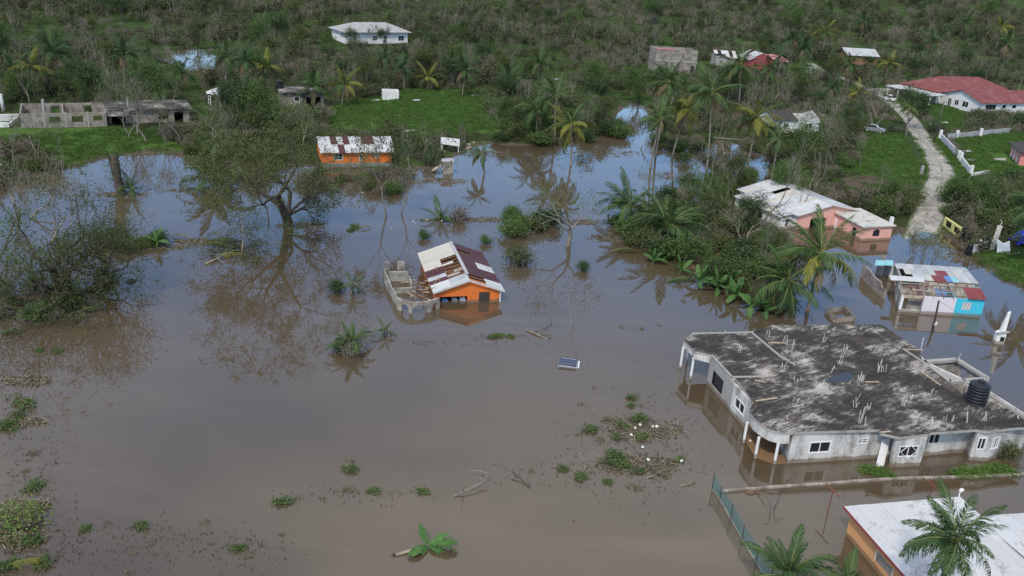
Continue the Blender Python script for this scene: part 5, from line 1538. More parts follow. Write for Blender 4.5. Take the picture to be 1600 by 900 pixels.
t_ = thing('gate_post', 'dark blue round gate post with white cap behind the white gate wall', 'post', b); m.build('shaft', M['car_navy'], t_)
m = MB(); m.tube([b + [0, 0, 1.3], b + [0, 0, 1.5]], [.22, .1], 10); m.build('cap', M['white_trim'], t_)
b = G(1568, 396); t_ = thing('broken_slab', 'broken white masonry slab standing on grass behind the gates', 'slab', b)
m = MB(); m.slab([b + [-.9, 0, .2], b + [.9, 0, .1], b + [.9, 1.0, 1.5], b + [.2, 1.0, 1.1], b + [-.7, 1.1, 1.6]], .25); m.build('slab', M['white_paint'], t_)
m = MB(); m.bar(b + [.2, -.5, .1], b + [2.2, .0, .12], .5, .2); m.build('fragment', M['concrete'], t_)
# blue tarpaulin over a heap
b = G(1600, 380); rg = np.random.default_rng(5); V, Q = [], []
for i in range(9):
    for j in range(9):
        x, y = (i / 8 - .5) * 3.2, (j / 8 - .5) * 3; V.append(b + [x, y, max(0.05, 2.1 * (1 - (abs(x) / 1.7) ** 2) * (1 - (abs(y) / 1.7) ** 2) + rg.normal() * .12)])
for i in range(8):
    for j in range(8): k = i * 9 + j; Q.append((k, k + 1, k + 10, k + 9))
V = np.array(V) - b; me = np_mesh('tarpaulin', V, Q, [M['blue_tarp']]); o_ = inst('tarpaulin', me, loc=b); tag(o_, 'bright blue tarpaulin draped over a heap beyond the gates', 'tarpaulin')
# garden walls of the striped house
def low_wall(pts, h, th, mat, label, piers=()):
    P = [G(*q) for q in pts]; t_ = thing('garden_wall', label, 'wall', P[0])
    for a, b in zip(P[:-1], P[1:]):
        m = MB(); d_ = unit((b - a) * [1, 1, 0]); n = np.array([-d_[1], d_[0], 0]) * th
        m.hexa([a - [0, 0, .5], b - [0, 0, .5], b + n - [0, 0, .5], a + n - [0, 0, .5], a + [0, 0, h], b + [0, 0, h], b + n + [0, 0, h], a + n + [0, 0, h]]); m.build('wall_run', M[mat], t_)
    for q, hh in piers:
        p = G(*q); m = MB(); m.bar(p - [0, 0, .5], p + [0, 0, hh], .5); m.build('pier', M['white_paint'], t_)
low_wall([(1469, 219), (1482, 233), (1496, 247)], 1.3, .2, 'lilac_white', 'pale lilac garden wall along the marl road', (((1468, 217), 1.9), ((1497, 249), 1.7)))
low_wall([(1500, 254), (1508, 265), (1513, 272)], 1.2, .2, 'white_paint', 'short white garden wall beside the lawn gate', (((1500, 252), 1.7), ((1516, 273), 1.7)))
low_wall([(1481, 218), (1530, 213), (1578, 208)], 1.15, .2, 'zinc', 'pale blue-grey garden wall behind the striped house lawn', (((1494, 216), 1.7), ((1531, 214), 1.9)))
low_wall([(1513, 284), (1522, 276), (1545, 272)], .7, .2, 'white_paint', 'low broken white wall at the lawn corner', ())
low_wall([(1362, 145), (1380, 144), (1396, 146)], 1.1, .25, 'concrete', 'short grey wall behind the parked white car', (((1397, 148), 2.4),))
low_wall([(1290, 118), (1305, 122)], 1.2, .25, 'concrete', 'short grey wall in the scrub beyond the road', ())
P = [G(*q) for q in ((1508, 249), (1512, 252), (1572, 251), (1572, 247))]; m = MB(); m.add([p + [0, 0, .05] for p in P], [(0, 1, 2, 3)]); tag(m.build('path', M['concrete']), 'narrow pale concrete path across the striped house lawn', 'path', kind='structure')
# wire fence along the road
root = thing('wire_fence', 'thin wire fence on posts along the left side of the marl road', 'fence', G(1430, 290))
fp = [(1409, 206), (1420, 225), (1433, 250), (1442, 272), (1436, 292), (1428, 312), (1421, 335)]
FP = [G(*q) for q in fp]
for p in FP: m = MB(); m.bar(p - [0, 0, .3], p + [0, 0, 1.5], .09); m.build('post', M['pole_wood'], root)
for a, b in zip(FP[:-1], FP[1:]):
    m = MB(); m.hexa([a, b, b + [.02, 0, 0], a + [.02, 0, 0], a + [0, 0, 1.4], b + [0, 0, 1.4], b + [.02, 0, 1.4], a + [.02, 0, 1.4]]); m.build('net_panel', M['netting_grey'], root)
b = G(1439, 273); m = MB(); m.bar(b - [0, 0, .2], b + [0, 0, 1.6], .45); tag(m.build('gate_pier', M['concrete']), 'stub concrete gate pier beside the wire fence', 'pier')

# ---- vehicles
def loft(sections, mat, name, parent):
    """sections: list of closed rings (lists of points)"""
    n = len(sections[0]); V = [p for s in sections for p in s]; Fc = []
    for i in range(len(sections) - 1):
        for j in range(n): Fc.append((i * n + j, i * n + (j + 1) % n, (i + 1) * n + (j + 1) % n, (i + 1) * n + j))
    Fc.append(tuple(range(n - 1, -1, -1))); Fc.append(tuple((len(sections) - 1) * n + j for j in range(n)))
    m = MB(); m.add(V, Fc); me = m.mesh(name, mat); o = inst(name, me, parent)
    bv = o.modifiers.new('bevel', 'BEVEL'); bv.width = .06; bv.segments = 2; bv.limit_method = 'ANGLE'
    return o
def ring(x, hw_, z0, z1, tw=1.0):
    return [(x, -hw_, z0), (x, -hw_, (z0 + z1) * .55), (x, -hw_ * tw, z1), (x, hw_ * tw, z1), (x, hw_, (z0 + z1) * .55), (x, hw_, z0)]
def car(base, rz, kind, paint, label):
    t_ = thing('parked_car' if kind == 'car' else 'minibus', label, 'car' if kind == 'car' else 'van', base, None, rz)
    if kind == 'car':
        loft([ring(2.15, .72, .35, .68), ring(1.95, .84, .28, .82), ring(.9, .86, .25, .98), ring(-1.5, .86, .25, 1.02), ring(-2.1, .82, .3, .98), ring(-2.2, .76, .4, .9)], paint, 'body', t_)
        loft([ring(1.0, .74, .95, .99), ring(.35, .72, .97, 1.44, .86), ring(-1.1, .72, .99, 1.47, .86), ring(-1.85, .72, .98, 1.05)], M['glass'], 'windows', t_)
        loft([ring(.3, .64, 1.42, 1.49), ring(-1.15, .64, 1.44, 1.51)], paint, 'roof', t_)
        wx = (1.35, -1.35); fx, hz = 2.12, .62
    else:
        loft([ring(2.3, .8, .3, .95), ring(2.15, .86, .28, 1.15), ring(1.5, .88, .28, 1.95, .9), ring(-2.3, .88, .3, 2.0, .9), ring(-2.4, .84, .4, 1.8, .9)], paint, 'body', t_)
        m = MB(); m.slab([(2.19, -.72, 1.14), (2.19, .72, 1.14), (1.60, .66, 1.82), (1.60, -.66, 1.82)], .03); inst('windscreen', m.mesh('windscreen', M['glass']), t_)
        for s in (-1, 1):
            for q in range(3):
                m = MB(); m.box(-2.1 + q * 1.15, -1.05 + q * 1.15, s * .875 - .03, s * .875 + .03, 1.2, 1.75); inst('side_window', m.mesh('side_window', M['glass']), t_)
        wx = (1.45, -1.45); fx, hz = 2.27, .8
    for x in wx:
        for s in (-1, 1):
            m = MB(); m.tube([(x, s * .78, .32), (x, s * .9, .32)], .32, 16); w_ = inst('wheel', m.mesh('wheel', M['tyre']), t_)
            m = MB(); m.tube([(x, s * .9, .32), (x, s * .915, .32)], .19, 12); inst('rim', m.mesh('rim', M['chrome']), w_)
    for s in (-.58, .58):
        m = MB(); m.box(fx - .06, fx + .03, s - .16, s + .16, hz - .08, hz + .08); inst('headlight', m.mesh('headlight', M['lamp']), t_)
    m = MB(); m.box(fx + .0, fx + .05, -.34, .34, hz - .14, hz + .05); inst('grille', m.mesh('grille', M['dark']), t_)
    return t_
p = G(1389, 158); p[2] += .06; car(p, rad(-68), 'car', M['car_white'], 'white car parked on the marl road')
p = G(1262, 115); p[2] += .06; car(p, rad(-52), 'van', M['car_white'], 'white minibus parked at the far end of the road')
p = G(1366, 206); car(p, rad(-30), 'car', M['car_grey'], 'grey car under fallen branches beside the lawn')
# flooded vehicle: only its roof shows
b = pix(889, 569); b[2] = -1.30
t_ = thing('flooded_car', 'flooded car with only its dark blue roof above the open water', 'car', b, None, rad(-6))
loft([ring(2.1, .75, .35, .75), ring(1.0, .86, .25, .98), ring(-1.6, .86, .25, 1.05), ring(-2.1, .8, .35, .95)], M['car_navy'], 'body', t_)
loft([ring(1.1, .76, .95, 1.0), ring(.80, .72, .97, 1.42, .94), ring(-.74, .72, .99, 1.46, .94), ring(-1.25, .74, .98, 1.05)], M['car_grey'], 'cabin', t_)
m = MB(); m.box(.70, .92, -.66, .66, 1.36, 1.40); inst('rear_edge', m.mesh('rear_edge', M['car_white']), t_)
loft([ring(.66, .68, 1.43, 1.525), ring(-.86, .68, 1.47, 1.545)], M['car_navy'], 'roof', t_)
for s in (-1, 1):
    m = MB(); m.tube([(.55, s * .6, 1.53), (-.75, s * .6, 1.56)], .02, 5); inst('roof_rail', m.mesh('roof_rail', M['chrome']), t_)

# ------------------------------------------------------------------ trees, palms, bushes
def R_(k): return np.random.default_rng(k)
TP = {}
TP['broad'] = [tree_meshes('broad%d' % k, R_(20 + k), 8.0, .22, 16, .34, M['bark'], M[('leaf_olive', 'leaf_green', 'leaf_dark')[k]], .62, levels=4, kids=(3, 4), spread=.8, upb=.22) for k in range(3)]
TP['sparse'] = [tree_meshes('sparse%d' % k, R_(40 + k), 8.0, .17, 6, .30, M['bark_pale'], M[('leaf_olive', 'leaf_green', 'leaf_olive')[k]], .40, .6, levels=4, kids=(3, 3), spread=.65, upb=.35) for k in range(3)]
TP['bare'] = [tree_meshes('bare%d' % k, R_(60 + k), 8.0, .16, 2, .2, M['bark_pale'], M['leaf_brown'], .3, .25, levels=4, kids=(3, 3), spread=.6, upb=.4) for k in range(3)]
TP['slender'] = [tree_meshes('slender%d' % k, R_(80 + k), 10.0, .14, 7, .26, M['bark_pale'], M['leaf_olive'], .38, .75, levels=3, kids=(3, 4), spread=.55, upb=.45, fork=.1) for k in range(3)]
TP['many'] = [tree_meshes('many%d' % k, R_(90 + k), 4.5, .06, 3, .22, M['bark_pale'], M[('leaf_brown', 'leaf_olive')[k]], .3, .5, levels=3, kids=(3, 3), spread=.5, upb=.5, multi=6) for k in range(2)]
BU = {}
def mkb(key, n, h, w, stems, ln, ls, lm, bk, s0):
    BU[key] = [bush_mesh('bush_' + key, R_(s0 + k), h, w, stems, ln, ls, M[lm], M[bk]) for k in range(n)]
mkb('green', 3, 1.8, 2.6, 26, 1500, .20, 'leaf_green', 'bark', 200)
mkb('olive', 3, 1.8, 2.6, 26, 1300, .20, 'leaf_olive', 'bark', 210)
mkb('dark', 2, 1.9, 2.6, 26, 1500, .22, 'leaf_dark', 'bark', 220)
mkb('brown', 3, 1.7, 2.6, 44, 700, .17, 'leaf_brown', 'bark_pale', 230)
mkb('twig', 2, 1.6, 2.4, 70, 160, .14, 'leaf_olive', 'bark_pale', 240)
mkb('clump', 4, .42, 1.5, 22, 420, .17, 'leaf_green', 'driftwood', 250)
mkb('clump_dull', 3, .28, 1.4, 26, 200, .14, 'leaf_olive', 'driftwood', 260)
mkb('weed', 2, .5, 1.8, 24, 800, .16, 'leaf_bright', 'bark', 270)

# ---- the notable trees
def big_tree(px, py, height, r0, seed, label, leafm='leaf_olive', leaf_n=20, name='spreading_tree', bark='bark', leaf_s=.26, cl=.6, **kw):
    pr = tree_meshes(name, R_(seed), height, r0, leaf_n, leaf_s, M[bark], M[leafm], cl, **kw)
    p = G(px, py)
    return put_tree(name, pr, p, 1.0, 0.0, label)
big_tree(450, 352, 12.0, .72, 301, 'large spreading dark tree with thick trunk standing in the blue flood', 'leaf_olive', 30, cl=.42, levels=5, kids=(3, 4), spread=.95, upb=.10, fork=.15, lratio=.74, leaf_s=.24)
big_tree(104, 458, 7.6, .6, 302, 'low wide grey-limbed tree with several trunks on the left debris bank', 'leaf_olive', 18, cl=.45, levels=4, kids=(3, 4), spread=1.0, upb=.08, multi=4, lratio=.78, leaf_s=.22, keep=.85)
big_tree(886, 384, 7.5, .38, 303, 'broken-topped leaning tree with stout pale trunk in the middle of the flood', 'leaf_green', 9, levels=4, kids=(3, 3), spread=1.0, upb=.05, lean=(.25, .1), lratio=.8, bark='bark_pale', leaf_s=.24, keep=.8)
big_tree(606, 338, 10.5, .15, 304, 'thin sparse tree standing in the flood before the shore orange house', 'leaf_olive', 16, 'slender_tree', levels=4, kids=(3, 3), spread=.6, upb=.25, keep=1, cl=.4, bark='bark_pale')
big_tree(624, 333, 9.5, .13, 305, 'second thin sparse tree beside it, with darker leaves, in the flood', 'leaf_dark', 14, 'slender_tree', levels=4, kids=(3, 3), spread=.6, upb=.25, keep=1, cl=.4, bark='bark_pale')
big_tree(40, 340, 8.0, .16, 306, 'half-bare shrubby tree behind the left bank tree in the flood', 'leaf_olive', 4, 'shrubby_tree', levels=4, kids=(3, 3), spread=.6, upb=.3, multi=3, keep=.5, bark='bark_pale')
big_tree(90, 378, 7.5, .14, 307, 'bare grey multi-stemmed tree in the flood behind the left bank tree', 'leaf_olive', 3, 'shrubby_tree', levels=4, kids=(3, 3), spread=.55, upb=.35, multi=4, keep=.5, bark='bark_pale')
big_tree(-20, 470, 8.5, .3, 308, 'leafy tree at the left edge of the debris bank', 'leaf_green', 12, levels=4, kids=(3, 4), spread=.9, upb=.15)
big_tree(230, 222, 11.5, .16, 309, 'tall thin light-green tree beside the slab-roofed ruin', 'leaf_green', 6, 'slender_tree', levels=4, kids=(3, 3), spread=.6, upb=.35, keep=.8, bark='bark_pale')
big_tree(215, 212, 8.5, .14, 310, 'bushy half-bare tree in front of the slab-roofed ruin', 'leaf_olive', 5, 'shrubby_tree', levels=4, kids=(3, 3), spread=.7, upb=.25, multi=3, keep=.7, bark='bark_pale')
big_tree(321, 240, 8.0, .22, 311, 'pale bent trunk tree with torn crown at the far shore', 'leaf_olive', 5, levels=4, kids=(3, 3), spread=.9, upb=.1, keep=.6, bark='bark_pale', lean=(.15, 0))
big_tree(832, 205, 6.0, .2, 312, 'small leafy tree on the far shore behind the yellow palm', 'leaf_dark', 12)
big_tree(1186, 356, 13.0, .17, 313, 'tall bare leaning tree rising in front of the pale zinc roof of the pink house', 'leaf_olive', 2, 'slender_tree', levels=4, kids=(2, 3), spread=.4, upb=.5, keep=.3, bark='bark_pale', lean=(.35, .05))
big_tree(1242, 345, 10.0, .15, 314, 'slim bare tree leaning over the pink gable', 'leaf_olive', 2, 'slender_tree', levels=4, kids=(2, 3), spread=.4, upb=.5, keep=.3, bark='bark_pale', lean=(.25, .05))
big_tree(1290, 212, 9.0, .3, 315, 'wide storm-stripped tree before the grey cottage', 'leaf_olive', 4, levels=4, kids=(3, 4), spread=.95, upb=.08, keep=.5, bark='bark_pale')
big_tree(1325, 218, 7.0, .24, 316, 'storm-stripped tree fallen against the grey car', 'leaf_olive', 4, levels=4, kids=(3, 4), spread=.95, upb=.05, keep=.5, bark='bark_pale', lean=(-.5, 0))
big_tree(1436, 404, 3.4, .07, 317, 'pale many-stemmed shrub with green top standing in water behind the blue-cornered house', 'leaf_green', 5, 'shrubby_tree', levels=3, kids=(3, 4), spread=.5, upb=.5, multi=9, keep=.5, bark='bark_pale', leaf_s=.18)
big_tree(1462, 322, 3.0, .1, 318, 'fallen bare white branch tree across the marl road edge', 'leaf_green', 4, 'shrubby_tree', levels=3, kids=(3, 3), spread=.9, upb=.0, lean=(-.9, .3), bark='bark_pale')
big_tree(1100, 300, 8.0, .17, 319, 'bare pale flooded tree among the tall palms', 'leaf_olive', 3, levels=4, kids=(3, 3), spread=.7, upb=.25, keep=.5, bark='bark_pale')
big_tree(1160, 395, 6.0, .16, 320, 'half-bare tree in the flooded thicket left of the coconut-bearing palm', 'leaf_olive', 5, levels=4, kids=(3, 4), spread=.9, upb=.1, keep=.6, bark='bark_pale')
big_tree(1110, 345, 6.0, .16, 321, 'leafy green tree in the flooded thicket', 'leaf_green', 11, levels=4, kids=(3, 4), spread=.9, upb=.1)
big_tree(1075, 300, 5.5, .16, 322, 'twiggy half-stripped tree at the edge of the flooded thicket', 'leaf_olive', 5, levels=4, kids=(3, 4), spread=.9, upb=.1, keep=.7)
big_tree(905, 515, 2.0, .12, 323, 'short broken stump with sprouting leaves alone in open water', 'leaf_dark', 5, 'broken_stump', levels=2, kids=(2, 3), spread=1.2, upb=-.1, bark='bark_pale', leaf_s=.16, keep=.5, cl=.3)
# stump with torn top on the left
p = G(187, 302); t_ = thing('tree_stump', 'thick dark broken tree stump with torn top on a debris raft', 'stump', p)
m = MB(); m.tube([(0.3, 0, -.8), (.15, 0, .5), (-.15, .05, 2.2), (-.35, .1, 4.2), (-.4, .1, 5.0)], [.75, .62, .55, .62, .4], 10); inst('trunk', m.mesh('trunk', M['bark'], smooth=True), t_)
for k in range(7):
    a = k * .9; m = MB(); m.tube([(-.4 + .4 * math.cos(a), .1 + .4 * math.sin(a), 3.8), (-.45 + .75 * math.cos(a), .1 + .6 * math.sin(a), 5.2 + .4 * math.sin(k * 2.1))], [.16, .03], 5); inst('splinter', m.mesh('splinter', M['bark']), t_)

v_, q_ = leaves(np.array([(-.35, .1, 3.6)]) + R_(5).normal(size=(420, 3)) * np.array([.75, .6, 1.1]), .24, R_(6), .4, .5); inst('hanging_vine', np_mesh('hanging_vine', v_, q_, [M['leaf_dark']]), t_)
# ---- palms (every frond built) in the flood and near the viewer
def pal(px, py, crown, label, L=4.2, n=20, style='g', seed=0, **kw):
    """base pixel and crown-centre pixel: height from the vertical, lean from the sideways offset"""
    b = G(px, py)
    hs_ = np.arange(0, 25, .1)
    ys = np.array([proj(b + [0, 0, h])[1] for h in hs_])
    h = float(np.interp(-crown[1], -ys, hs_)); 
    x0 = proj(b + [0, 0, h])[0]
    lean = (crown[0] - x0) / ppm(b)
    if L >= 3.5: L, n = L * 1.27, int(n * 1.2)
    return palm(b, h, (lean, 0), L, n, label, style, seed=seed, **kw)
pal(892, 258, (893, 194), 'yellow-green coconut palm standing alone at the far water edge', 3.9, 20, 'y', 1)
pal(1104, 268, (1112, 146), 'tallest dark coconut palm with hanging dead fronds in the flooded grove', 4.6, 24, 'm', 2)
pal(1050, 246, (1076, 168), 'leaning coconut palm with yellowing skirt in the flooded grove', 4.3, 20, 'y', 3)
pal(1024, 246, (1048, 128), 'dark leaning coconut palm behind the flooded grove', 4.2, 20, 'g', 4)
pal(1016, 262, (1032, 186), 'drooping dark coconut palm with a pale doubled trunk', 3.6, 18, 'g', 5)
pal(1168, 262, (1184, 184), 'yellow-fringed coconut palm in front of the grey cottage', 4.2, 20, 'y', 6)
pal(1203, 296, (1216, 218), 'thin drooping coconut palm over the pink house yard', 3.2, 15, 'g', 7)
pal(1153, 175, (1158, 104), 'dark coconut palm before the maroon gable', 4.6, 20, 'g', 8)
pal(866, 226, (868, 152), 'dark coconut palm on the far shore beside the yellow palm', 4.0, 19, 'g', 9)
pal(838, 218, (838, 170), 'short dark coconut palm on the far shore', 3.8, 18, 'g', 10)
pal(757, 273, (752, 240), 'short drooping palm rising straight from the blue flood', 3.2, 15, 'm', 11)
pal(334, 293, (334, 282), 'stemless palm with arching fronds on the left debris line', 4.6, 16, 'n', 12, up_only=True)
pal(205, 300, (206, 296), 'young feathery palm beside the broken stump', 3.4, 11, 'n', 13, up_only=True)
pal(986, 348, (985, 326), 'young wind-swept coconut palm in the middle of the flood', 4.6, 17, 'n', 14, up_only=True, wind=(-.25, 0))
pal(1046, 380, (1042, 356), 'large young coconut palm with pale midribs in the flooded thicket', 4.8, 18, 'n', 15, up_only=True)
pal(690, 344, (688, 342), 'stemless palm beside white litter on the debris line', 3.2, 9, 'n', 16, up_only=True)
pal(549, 548, (549, 538), 'young palm growing out of a drowned bush in open water', 2.7, 14, 'n', 17, up_only=True)
pal(603, 524, (602, 516), 'small drooping young palm beside the drowned bush', 1.5, 9, 'n', 18)
pal(547, 458, (552, 444), 'low young palm in the reflection of the large tree', 1.9, 9, 'n', 19)
pal(1262, 484, (1283, 398), 'coconut-bearing palm with yellowing fronds beside the pink annex', 4.6, 24, 'm', 20, coconuts=7, trunk_r=.2)
pal(1238, 486, (1232, 440), 'dark palm crowded behind the coconut-bearing palm', 4.0, 18, 'g', 21)
pal(1214, 476, (1215, 462), 'stemless dark palm at the thicket corner', 3.2, 12, 'n', 22, up_only=True)
pal(1415, 214, (1421, 168), 'shaggy coconut palm beside the marl road', 3.4, 18, 'm', 23)
pal(1640, 428, (1650, 330), 'tall coconut palm beyond the gates past the frame', 4.4, 20, 'g', 24)
# three palms beside the peach house; the roots are below the frame
zt = 2.0
while PEACH.loc(pix(1495, 845, zt))[1] > -DN - 1.3 and zt < 12: zt += .05
ct = pix(1495, 845, zt)
palm(np.array([ct[0] - .5, ct[1] - .3, 0]), zt, (.5, .3), 3.1, 34, 'full green coconut palm rising in front of the white metal roof', 'n', seed=31, trunk_r=.2)
palm(np.array([*pix(1222, 935)[:2], 0]), 1.5, (.1, .1), 3.2, 20, 'young coconut palm with pale midribs beside the net fence', 'n', seed=32, up_only=True)
palm(np.array([*pix(1312, 950)[:2], 0]), 1.4, (.1, 0), 2.8, 18, 'young coconut palm between the net fence and the peach wall', 'n', seed=33, up_only=True)

# ---- far palms
FPL = [(97, 152, 85, 4.2, 0), (55, 155, 106, 3.6, 2), (195, 146, 88, 4.2, 1), (148, 152, 122, 3.4, 0), (354, 138, 92, 4.0, 1), (380, 152, 98, 3.8, 0), (421, 142, 106, 3.6, 2), (490, 166, 136, 3.8, 0), (534, 164, 132, 3.6, 2),
       (632, 140, 108, 3.6, 1), (668, 140, 122, 3.4, 2), (722, 151, 112, 4.0, 1), (705, 130, 104, 3.4, 0), (793, 156, 126, 4.0, 1), (838, 140, 100, 3.8, 0), (1216, 120, 92, 4.0, 0), (1250, 110, 78, 4.2, 1), (1229, 100, 62, 4.0, 0),
       (1284, 96, 52, 4.2, 2), (1322, 128, 102, 4.0, 1), (1382, 128, 100, 3.6, 2), (1565, 110, 70, 5.0, 0), (1555, 80, 44, 4.6, 2), (1500, 60, 36, 4.5, 0), (1345, 60, 34, 4.3, 1), (1452, 96, 66, 4.2, 0), (20, 150, 112, 3.6, 1), (290, 140, 116, 3.2, 0),
       (600, 120, 92, 3.4, 1), (1290, 168, 138, 3.4, 0), (1340, 172, 146, 3.2, 2), (1135, 168, 128, 4.0, 1), (1190, 150, 112, 4.0, 0), (1450, 30, 8, 4.5, 1), (1230, 40, 18, 4.2, 0)]
for k, (x, y, yc, L, v) in enumerate(FPL):
    b = G(x, y); h = (y - yc) / ppm(b) / math.cos(rad(10))
    far_palm(b, h, (k % 3 - 1) * .6, L * 1.25, v, ('dark green coconut palm standing in the far scrub', 'blue-green shaggy coconut palm standing in the far scrub', 'yellowing coconut palm standing in the far scrub')[v], ('dark palms in the scrub', 'shaggy palms in the scrub', 'yellowing palms in the scrub')[v], k * 1.3)

# ---- what must stay in view: (x0, x1, base y)
VIS = [(262, 340, 100), (525, 640, 62), (30, 300, 190), (322, 360, 158), (432, 545, 160), (590, 628, 152), (1018, 1090, 108), (1108, 1232, 100), (1318, 1378, 92), (1205, 1285, 196), (1458, 1640, 170), (1375, 1402, 158), (1252, 1274, 112), (500, 628, 250), (676, 712, 234),
       (1340, 1450, 290), (1405, 1500, 360), (1468, 1640, 262), (1352, 1380, 205)]
BLD = [(np.array(o.location[:2]), r) for o in bpy.data.objects if o.parent is None and o.get('category') in ('house', 'ruin', 'building', 'hut') for r in [11 if o.get('category') != 'hut' else 3]]
def clear_ok(p, h, road=3.2, lawn_ok=False, margin=.35):
    for c, r in BLD:
        if np.hypot(*(p[:2] - c)) < r: return False
    if sdist(ROAD_W, p[0:1], p[1:2], False)[0] < road: return False
    if not lawn_ok:
        for l in LAWNS:
            if inside(l, p[0:1], p[1:2])[0]: return False
    x, y, zd = proj(p); k = F / zd
    for x0, x1, yb in VIS:
        if x0 - 4 < x < x1 + 4 and y > yb and y - h * k < yb - 2: return False
    return True

# ---- trees of the flooded grove and the far shore, one by one
GV = [(1205, 262, 'broad', 7, 0), (1232, 255, 'sparse', 8, 1), (1262, 262, 'broad', 6, 1), (1300, 258, 'sparse', 7.5, 2), (1250, 232, 'bare', 9, 0), (1275, 238, 'sparse', 8, 0), (1322, 240, 'broad', 6, 0), (1345, 262, 'sparse', 5, 1), (1215, 300, 'sparse', 6, 2), (1235, 318, 'broad', 5, 1), (1130, 245, 'sparse', 7, 1), (1080, 236, 'bare', 7.5, 2),
      (1150, 305, 'broad', 5.5, 0), (1130, 330, 'sparse', 6, 0), (1200, 420, 'sparse', 4.5, 1), (1180, 362, 'broad', 4.5, 2), (1000, 232, 'bare', 6.5, 1), (960, 205, 'sparse', 6, 2), (940, 200, 'broad', 5.5, 0), (915, 205, 'sparse', 6, 1), (800, 200, 'broad', 5, 1), (780, 190, 'sparse', 6, 2), (365, 232, 'sparse', 7.5, 0), (405, 236, 'broad', 6, 0), (470, 235, 'sparse', 7, 1),
      (285, 222, 'bare', 7, 2), (262, 225, 'sparse', 6.5, 0), (200, 214, 'bare', 6, 1), (60, 250, 'sparse', 6, 2), (25, 262, 'bare', 6, 0), (95, 240, 'sparse', 5, 1), (660, 246, 'sparse', 5, 2), (640, 262, 'bare', 5, 1), (575, 280, 'sparse', 4.5, 2), (520, 284, 'bare', 4.5, 0), (548, 82, 'broad', 6, 0), (588, 80, 'sparse', 7, 1), (604, 74, 'broad', 5, 2), (1100, 66, 'bare', 9, 0), (1075, 70, 'bare', 9, 1), (1128, 72, 'bare', 8, 2), (1052, 72, 'bare', 7, 2), (1370, 300, 'sparse', 4.5, 1), (1395, 318, 'broad', 3.5, 1), (1510, 330, 'broad', 4.5, 1), (1560, 322, 'sparse', 5, 0), (1590, 335, 'broad', 4.5, 0), (1485, 318, 'broad', 4, 1)]
for k, (x, y, kd, hgt, v) in enumerate(GV):
    p = G(x, y); wet = inside(FLOOD, p[0:1], p[1:2])[0]
    lab = {'broad': 'leafy', 'sparse': 'half-bare thin-leaved', 'bare': 'storm-stripped bare'}[kd] + (' tree standing in the flood water' if wet else (' tree near the road and gates' if x > 1360 else (' tree by the white bungalow and shells' if y < 100 else ' tree on the land along the flood')))
    put_tree({'broad': 'leafy_tree', 'sparse': 'half_bare_tree', 'bare': 'bare_tree'}[kd], TP[kd][v], p, hgt / 8, k * 1.7, lab, 'tree', lab.replace(' tree', ' trees'))
# ---- fallen palm fronds on the debris lines
for k, (x, y, az, L, key) in enumerate(((338, 404, 20, 3.6, 'y'), (350, 398, 60, 3.0, 'g'), (318, 384, -10, 3.4, 'g'), (335, 380, 15, 3.2, 'g'), (300, 376, 160, 3.0, 'd'), (362, 396, 100, 2.6, 'y'), (85, 474, 20, 3.2, 'y'), (120, 492, 40, 2.8, 'g'), (930, 210, 30, 4, 'd'), (946, 212, 100, 4, 'd'), (915, 213, 150, 4, 'd'), (1085, 440, 200, 3.6, 'g'), (955, 395, 10, 3.5, 'g'), (8, 890, 20, 2.4, 'y'), (560, 358, 30, 1.8, 'y'))):
    p = pix(x, y); o = inst('fallen_frond', FRONDS[key][1], None); o.matrix_local = Matrix.Translation(Vector(p + [0, 0, .22])) @ Matrix.Rotation(rad(az), 4, 'Z') @ Matrix.Rotation(rad(-22), 4, 'Y') @ Matrix.Scale(L, 4)
    tag(o, {'y': 'yellowing', 'g': 'green', 'd': 'dead brown'}[key] + ' palm frond fallen on the flood debris', 'frond', {'y': 'yellowing', 'g': 'green', 'd': 'dead'}[key] + ' fallen fronds')

# ---- scattered individual trees on the far land
rg = R_(77)
KIND = {'broad': ('leafy_tree', ['olive leafy tree standing in the hillside scrub', 'bright green leafy tree standing in the hillside scrub', 'dark green leafy tree standing in the hillside scrub']),
        'sparse': ('half_bare_tree', ['half-bare pale-limbed tree in the hillside scrub'] * 3), 'bare': ('bare_tree', ['storm-stripped bare grey tree in the hillside scrub'] * 3), 'slender': ('slender_tree', ['tall slender thin-leaved tree in the hillside scrub'] * 3)}
cnt = 0
for k in range(2600):
    x, y = rg.uniform(-40, 1640), 215 * rg.random() ** 0.8 - 6
    p = G(x, y)
    if p[1] > 560 or inside(FLOOD, p[0:1], p[1:2])[0]: continue
    kd = rg.choice(['broad', 'sparse', 'bare', 'slender'], p=[.34, .28, .24, .14])
    hgt = rg.uniform(4, 8.5)
    if not clear_ok(p, hgt): continue
    v = int(rg.integers(0, 3)); nm, labs = KIND[kd]
    put_tree(nm, TP[kd][v], p, hgt / (10 if kd == 'slender' else 8), rg.uniform(0, 6.28), labs[v], 'tree', labs[v].split(' in ')[0].split(' standing')[0] + 's of the scrub')
    cnt += 1
    if cnt >= 270: break

